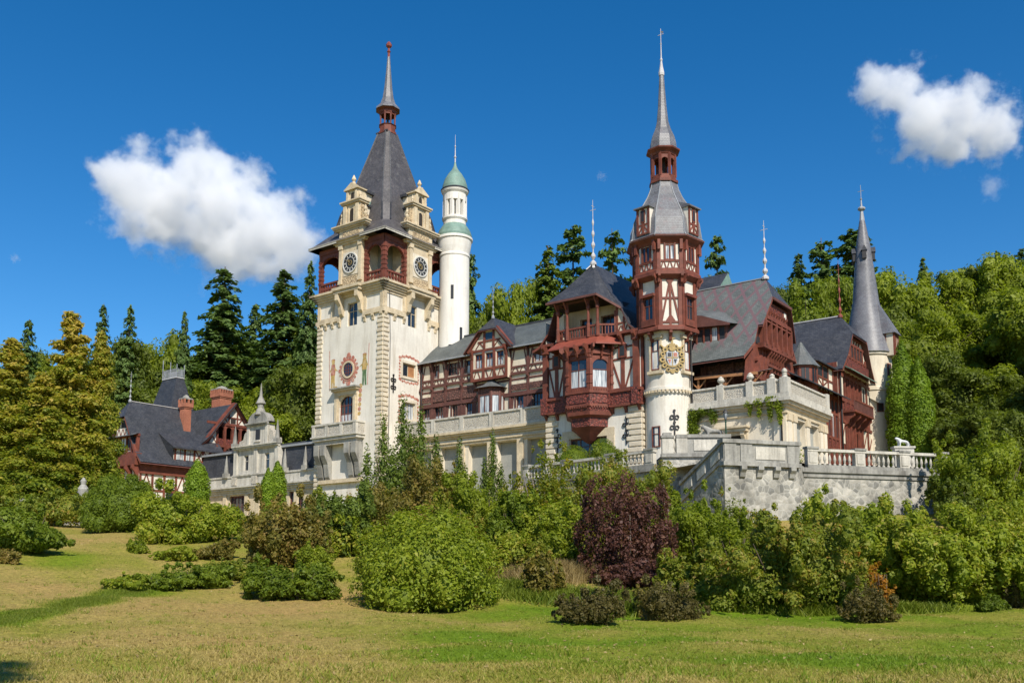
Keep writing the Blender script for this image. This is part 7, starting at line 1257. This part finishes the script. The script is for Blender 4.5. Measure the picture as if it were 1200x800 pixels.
bush('yew_tree', 'dark many-pointed yew in front of the clock tower foot', 470, 474, 104, 76, 'needles_mid', 26000, .13, lobes=multi_lobes([(0, 0, 1, .34), (-.45, .1, .86, .3), (.42, 0, .92, .32), (.75, .2, .72, .3), (-.8, 0, .62, .3), (.15, .3, .8, .4), (-.2, -.3, .6, .5), (.4, -.3, .55, .5)]), core=.5, shell=(.55, 1.45), wild=.9, cat='yew', asp=.4)
bush('shrub', 'wide brown-green shrub in the middle of the thicket below the yew', 492, 526, 112, 66, 'leaf_tan', 22000, .10, k=26, kr=.28, core=.6)
bush('shrub', 'small pointed conifer shrub below the carved parapet, left one', 538, 520, 34, 74, 'needles_mid', 6000, .11, lobes=multi_lobes([(0, 0, 1, .7), (.4, 0, .7, .6), (-.5, 0, .65, .6)]), core=.5, shell=(.6, 1.4), wild=.9, asp=.4)
bush('shrub', 'tall pointed conifer shrub below the carved parapet beside the garden lamp', 577, 511, 38, 76, 'needles_mid', 8000, .11, lobes=multi_lobes([(0, 0, 1, .6), (.5, 0, .66, .6), (-.5, 0, .7, .6)]), core=.5, shell=(.6, 1.4), wild=.9, asp=.4)
bush('shrub', 'bright green leafy shrub in the thicket above the round bush', 566, 544, 86, 62, 'leaf_fresh', 18000, .10, k=24, kr=.3, core=.62)
bush('shrub', 'dark green shrub between the bright shrub and the yellowing tree', 600, 566, 70, 60, 'leaf_hedge', 13000, .10, k=20, kr=.3, core=.65)
bush('young_tree', 'young yellowing tree with sparse leaves left of the gabled bay', 628, 506, 70, 74, 'leaf_yellow', 6500, .13, k=26, kr=.24, core=0, shell=(.3, 1.2), wild=.9, cat='tree', stem='pale_bark')
bush('shrub', 'loose green shrub in front of the low balustrade', 640, 566, 90, 60, 'leaf_bush', 15000, .10, k=22, kr=.28, core=.55)
bush('shrub', 'thin olive shrub climbing over the garden balustrade', 690, 556, 60, 70, 'leaf_olive', 7000, .10, k=18, kr=.28, core=.3, shell=(.5, 1.2))
bush('shrub', 'broad olive-brown shrub behind the purple smoke bush', 738, 518, 108, 74, 'leaf_olive', 20000, .105, k=22, kr=.3, core=.6)
bush('smoke_bush', 'big dark purple smoke bush in the middle of the slope', 738, 549, 104, 53, 'leaf_purple', 26000, .085, base=682, k=40, kr=.2, core=.35, shell=(.5, 1.35), wild=.7, sprig=2.6, stem='pale_bark')
bush('shrub', 'low dark purple branch clump at the foot of the smoke bush', 742, 640, 84, 48, 'leaf_purple', 8000, .08, base=690, k=16, kr=.3)
bush('shrub', 'bright green shrub right of the smoke bush under the shaded stair', 822, 560, 86, 58, 'leaf_fresh', 20000, .10, base=668, k=22, kr=.3, core=.65)
bush('shrub', 'thin grey-green shrub against the corner of the rubble wall', 868, 566, 46, 66, 'leaf_olive', 5000, .09, k=14, kr=.28, core=.3, shell=(.5, 1.2))
bush('shrub', 'large rounded shrub with red-brown tips below the bastion wall', 912, 580, 160, 45, 'leaf_olive', 36000, .085, base=716, k=34, kr=.26, core=.72)
bush('shrub', 'large yellow-green shrub under the terrace balustrade', 1030, 562, 150, 52, 'leaf_bush', 32000, .095, base=700, k=32, kr=.27, core=.72)
bush('shrub', 'largest yellow-green shrub filling the lower right of the slope', 1118, 586, 150, 47, 'leaf_bush', 34000, .09, base=704, k=32, kr=.27, core=.72)
bush('shrub', 'yellow-green shrub cut by the right picture edge', 1196, 582, 110, 48, 'leaf_bush', 22000, .095, base=708, k=24, kr=.3, core=.72)
bush('shrub', 'light green tree-like shrub at the right edge above the yellow-green shrubs', 1164, 494, 120, 80, 'leaf_fresh', 24000, .13, k=26, kr=.3, core=.7)
bush('shrub', 'dark shrub below the end of the terrace balustrade', 1128, 548, 60, 76, 'leaf_deep', 9000, .12, k=16, kr=.3)
bush('round_bush', 'large rounded bright green bush in the middle of the lawn edge', 499, 599, 168, 42, 'leaf_bush', 42000, .078, base=712, lobes=round_lobes, core=.86, shell=(.8, 1.2), up=.55)
bush('low_shrub', 'low spreading green shrub on the lawn left of the round bush', 344, 648, 92, 46, 'leaf_hedge', 11000, .08, base=702, k=20, kr=.3, dep=.8, wild=.7)
bush('low_shrub', 'upright yellow-green twig shrub behind the low spreading shrub', 366, 630, 40, 50, 'leaf_fresh', 5000, .08, k=14, kr=.3, core=.4)
bush('small_shrub', 'small brown-purple shrub on the lawn left of the weeds', 690, 674, 72, 36, 'leaf_brown', 9000, .05, base=730, k=22, kr=.26, core=.62, wild=.8)
bush('small_shrub', 'small brown-purple shrub on the lawn right of the first', 787, 670, 62, 38, 'leaf_brown', 8000, .05, base=726, k=20, kr=.26, core=.62, wild=.8)
bush('small_shrub', 'pale grey-green little shrub beside the right brown-purple one', 765, 676, 34, 39, 'leaf_tan', 3500, .05, base=722, k=14, kr=.28, core=.4)
bush('small_shrub', 'small brown shrub below the orange-leaved sapling', 1020, 676, 56, 36, 'leaf_brown', 7000, .05, base=729, k=18, kr=.28, core=.62, wild=.8)
bush('sapling', 'orange-leaved sapling between the large shrubs on the right', 1030, 638, 40, 41, 'leaf_orange', 2600, .075, base=718, k=16, kr=.26, core=0, shell=(.3, 1.1), cat='sapling')
bush('small_shrub', 'small reddish shrub at the right picture edge on the lawn', 1192, 672, 30, 40, 'leaf_brown', 3000, .055, base=712, k=12, kr=.3)
bush('small_shrub', 'small green shrub at the foot of the right-hand shrubs', 1162, 690, 36, 41, 'leaf_hedge', 3500, .06, base=716, k=12, kr=.3)
bush('potted_shrub', 'leafy yellow-green shrub leaning over the parapet end by the annex', 941, 503, 34, 84, 'leaf_bush', 4500, .10, k=16, kr=.28, core=.3, shell=(.5, 1.2))
bush('shrub', 'green shrub mound on the terrace at the foot of the white drum', 814, 504, 40, 97, 'leaf_hedge', 6000, .09, k=10, kr=.4)
# ---- filler shrubs that close the belt on the slope
R_ = random.Random(11)
for px, pt, w, Y, mt, lb in ((310, 600, 60, 62, 'leaf_olive', 'small olive shrub at the left foot of the tall brownish shrub'), (415, 600, 60, 58, 'leaf_bush', 'green shrub left behind the round bush'), (440, 560, 70, 68, 'leaf_olive', 'olive shrub directly below the yew'), (530, 566, 60, 60, 'leaf_olive', 'olive twiggy shrub right behind the round bush'), (592, 612, 50, 52, 'leaf_bush', 'yellow-green shrub at the right shoulder of the round bush'), (622, 622, 44, 52, 'leaf_olive', 'dull olive shrub among the dry grass, left one'), (660, 612, 54, 54, 'leaf_fresh', 'bright shrub above the dry grass'), (690, 600, 50, 58, 'leaf_olive', 'dull olive shrub left of the smoke bush'), (780, 590, 50, 58, 'leaf_bush', 'yellow-green shrub right behind the smoke bush'), (640, 646, 44, 46, 'leaf_tan', 'low brownish shrub standing in the dry grass'), (796, 640, 46, 47, 'leaf_olive', 'olive shrub between the smoke bush and the red-tipped shrub'), (855, 596, 60, 54, 'leaf_fresh', 'bright shrub under the corner of the rubble wall'), (985, 610, 60, 54, 'leaf_olive', 'olive shrub between the red-tipped and the yellow-green shrubs'), (1076, 600, 60, 56, 'leaf_fresh', 'bright shrub tuft below the middle of the terrace balustrade'), (720, 530, 60, 78, 'leaf_tan', 'brown-tinged twiggy shrub above the smoke bush'), (1172, 566, 90, 62, 'leaf_bush', 'yellow-green shrub at the right edge just under the light tree-like shrub'), (660, 545, 50, 80, 'leaf_olive', 'thin shrub below the topiary mounds')):
    bush('shrub', lb, px, pt, w, Y, mt, 7000, .095, k=20, kr=.26, core=.4, shell=(.5, 1.3), wild=.7, sprig=2.4)
# ---- ivy on the annex
def ivy(label, pts, n, mat='leaf_fresh'):            # pts in castle axes: x along the wall, z, half-size
    L = []
    for x, z, rx, rzz in pts: X, Y = l2w(x, ay0-.55); L.append((X, Y, z, rx*.9, .35, rzz))
    me = cloud('ivy', L, n, .11, mat, core=0, shell=(.0, 1.1), wild=.8); o = link('ivy', me); tag(o, label, 'ivy')
ivy('green ivy climbing the annex wall beside the white drum', [(3.0, 15.5, .9, 1.2), (2.9, 17.2, .8, 1.3), (3.2, 18.6, 1.0, .8), (4.2, 18.8, .9, .5), (5.2, 18.3, .6, 1.0), (3.8, 14.3, 1.4, .8)], 5200, 'leaf_hedge')
ivy('ivy trailing from the annex parapet over its cornice', [(9.3, 19.0, .8, .4), (10.4, 19.1, .9, .45), (11.5, 19.1, .8, .6), (12.2, 18.6, .5, 1.0), (10.2, 18.2, .3, .8), (11.3, 18.0, .3, 1.0), (9.2, 18.4, .25, .7), (12.3, 17.4, .3, .8)], 3000, 'leaf_fresh')
# ---- dry tall grass, weeds and turf
def blades(name, label, areas, n, mat, hgt, wid, lean=.25, cat='grass'):
    C = []; 
    tot = sum(a[2]*a[3] for a in areas)
    for px, py, rx, ry in areas:
        g = ground(px, py); m_ = int(n*rx*ry/tot); u = rng.normal(size=(m_, 2))*.5; X = g.x+u[:, 0]*rx*g.y/FPX; Y = g.y+u[:, 1]*ry; C.append(np.c_[X, Y])
    C = np.concatenate(C); return bladeset(name, label, C, mat, hgt, wid, lean, cat)
def bladeset(name, label, C, mat, hgt, wid, lean, cat, tint=None):
    n = len(C); Z = gz_arr(C[:, 0], C[:, 1])-.02; h = hgt*rng.uniform(.45, 1.2, n)*(1+.5*np.clip((26-C[:, 1])/10, 0, 1)); a = rng.uniform(0, 2*pi, n); w = wid*rng.uniform(.6, 1.3, n); b = np.c_[C, Z]; s = np.c_[np.cos(a), np.sin(a), np.zeros(n)]*w[:, None]
    ln = rng.normal(size=(n, 3))*lean*h[:, None]; ln[:, 2] = h; top = b+ln; V = np.stack([b-s, b+s, top+s*.25, top-s*.25], 1).reshape(-1, 3); Q = np.arange(4*n).reshape(n, 4)
    t = rng.uniform(0, 1, n) if tint is None else tint; o = link(name, npmesh(name, V, Q, [mat], attrs={'tint': ('FACE', t)})); kind(o, 'stuff'); tag(o, label, cat); return o
blades('dry_grass', 'tall dry straw-coloured grass between the round bush and the smoke bush', [(655, 676, 34, 1.6), (612, 680, 22, 1.4), (690, 676, 20, 1.2), (830, 694, 22, 1.0)], 7000, 'dry_straw', .85, .014, .5)
blades('weeds', 'rank yellow-green weeds along the foot of the shrubs', [(640, 700, 60, 1.6), (720, 704, 60, 1.5), (850, 706, 60, 1.3), (740, 716, 50, 1.0), (960, 718, 60, .9), (600, 690, 36, 1.5), (1060, 716, 50, .8), (890, 716, 60, .8)], 26000, 'weed_green', .42, .035, .6)
bush('low_shrub', 'low olive growth at the foot of the golden conifers', 60, 566, 90, 76, 'leaf_olive', 8000, .11, k=18, kr=.3)
cc = []
for i in range(1500):
    Y = 13+50*random.random()**1.3; X = (random.uniform(-.05, 1.05)*1200-600)/FPX*Y*1.05; q = random.randint(6, 26); cc.append(np.c_[X+rng.normal(size=q)*.09, Y+rng.normal(size=q)*.09])
bladeset('grass_tufts', 'small taller tufts standing in the mown lawn', np.concatenate(cc), 'grass_blade', .11, .012, .55, 'grass', np.clip(.30+rng.normal(size=sum(map(len, cc)))*.22, 0, 1))
q = 5000; Y = 13+50*rng.uniform(0, 1, q)**1.2; X = (rng.uniform(-.05, 1.05, q)*1200-600)/FPX*Y*1.05; C_ = np.c_[X, Y, gz_arr(X, Y)+.03]; v_, q_ = leaves(C_, unit(rng.normal(size=(q, 3))*.35+np.array([0, 0, 1])), rng.uniform(.025, .06, q), .6)
o = link('fallen_leaves', npmesh('fallen_leaves', v_, q_, ['dry_straw'], attrs={'tint': ('FACE', rng.uniform(0, 1, q))})); kind(o, 'stuff'); tag(o, 'dry fallen leaves scattered over the lawn', 'leaves')
n = 420000; Yr = 13+62*rng.uniform(0, 1, n)**1.35; Xr = (rng.uniform(-.1, 1.1, n)*1200-600)/FPX*Yr*1.05; gg = green_at(Xr, Yr)+.09*np.sin(Xr*1.7+Yr*.6)*np.sin(Yr*1.1-Xr*.4)
tn = np.clip(.84-gg*2.1+rng.normal(size=n)*.2, 0, 1)
bladeset('grass', 'short dry mown turf of tan and green blades on the lawn', np.c_[Xr, Yr], 'grass_blade', .055, .011, .8, 'grass', tn)
blades('grass', 'strip of lush bright green grass crossing the dry lawn', [(x, 728-x*.225, 26, .8) for x in range(-8, 180, 14)], 26000, 'weed_green', .10, .011, .5)
print('TREES', sorted(HT)[:14], sorted(HT)[-6:], len(HT))
# ================================================================== CLOUDS
def cloud_mass(label, px0, px1, py0, py1, Y, blobs, dens=.10, thr=.18, nscale=3.2, seed=0):
    a, b = at(px0, py1, Y), at(px1, py0, Y); c = (a+b)/2; hx, hz = (b.x-a.x)/2, (b.z-a.z)/2; hy = hx*.45
    m, t, bs = newmat('cloud_vapour_%d' % seed); L = t.links.new; t.nodes.remove(bs)
    tc = N(t, 'ShaderNodeTexCoord'); acc = None
    nz0 = N(t, 'ShaderNodeTexNoise', Scale=1.7, Detail=3.0); mp0 = N(t, 'ShaderNodeMapping'); mp0.inputs['Location'].default_value = (seed*3.1, seed*1.7, 0); L(tc.outputs['Object'], mp0.inputs['Vector'])
    mp0.inputs['Scale'].default_value = (1, 1, 1); L(mp0.outputs[0], nz0.inputs['Vector'])
    for u, v, w, r in blobs:
        vd = N(t, 'ShaderNodeVectorMath', operation='DISTANCE'); L(tc.outputs['Object'], vd.inputs[0]); vd.inputs[1].default_value = (u, w, v)
        f = N(t, 'ShaderNodeMath', operation='MULTIPLY_ADD'); L(vd.outputs['Value'], f.inputs[0]); f.inputs[1].default_value = -1/r; f.inputs[2].default_value = 1
        if acc is None: acc = f
        else: q = N(t, 'ShaderNodeMath', operation='SMOOTH_MAX'); L(acc.outputs[0], q.inputs[0]); L(f.outputs[0], q.inputs[1]); q.inputs[2].default_value = .12; acc = q
    n1 = N(t, 'ShaderNodeTexNoise', Scale=nscale, Detail=8.0, Roughness=.62, Lacunarity=2.1); L(mp0.outputs[0], n1.inputs['Vector'])
    s = N(t, 'ShaderNodeMath', operation='MULTIPLY_ADD'); L(n1.outputs['Fac'], s.inputs[0]); s.inputs[1].default_value = 3.0; s.inputs[2].default_value = -1.5
    ad = N(t, 'ShaderNodeMath', operation='ADD'); L(acc.outputs[0], ad.inputs[0]); L(s.outputs[0], ad.inputs[1])
    mr = N(t, 'ShaderNodeMapRange', interpolation_type='SMOOTHSTEP'); L(ad.outputs[0], mr.inputs['Value']); mr.inputs[1].default_value = thr; mr.inputs[2].default_value = thr+.5; mr.inputs[4].default_value = dens
    pv = N(t, 'ShaderNodeVolumePrincipled'); pv.inputs['Color'].default_value = (1, 1, 1, 1); pv.inputs['Anisotropy'].default_value = .15; L(mr.outputs[0], pv.inputs['Density']); L(pv.outputs[0], t.nodes['Material Output'].inputs['Volume'])
    o = M(); o.box(-1.25, 1.25, -.62, .62, -hz/hx*1.3, hz/hx*1.3, 'cloud_vapour_%d' % seed); ob = o.build('cloud'); ob.location = c; ob.scale = (hx, hx, hx); tag(ob, label, 'cloud'); return ob
cloud_mass('big white cumulus cloud above the giant firs', 92, 378, 176, 334, 1500, [(-.62, .28, 0, .34), (-.3, .1, .05, .42), (.0, .36, 0, .34), (.2, -.02, 0, .46), (.5, -.14, 0, .42), (.72, -.26, 0, .32), (.3, -.32, 0, .32)], .036, .04, 3.6, 1)
cloud_mass('white cloud right of the octagonal tower, high above the cone tower', 1004, 1192, 82, 192, 1500, [(-.72, .38, 0, .3), (-.45, .3, 0, .36), (-.1, -.05, 0, .5), (.25, -.05, 0, .5), (.62, -.15, 0, .40), (.1, -.3, 0, .3)], .036, .08, 3.4, 2)
cloud_mass('faint small cloud wisp below the high white cloud', 1138, 1186, 204, 234, 1500, [(0, 0, 0, .7)], .010, .15, 2.2, 3)
cloud_mass('tiny faint cloud wisp between the two tall spires', 694, 716, 202, 212, 1500, [(0, 0, 0, .7)], .010, .15, 2.2, 4)
cloud_mass('tiny cloud scrap near the left picture edge', 8, 28, 297, 309, 1500, [(0, 0, 0, .7)], .02, .15, 2.2, 5)
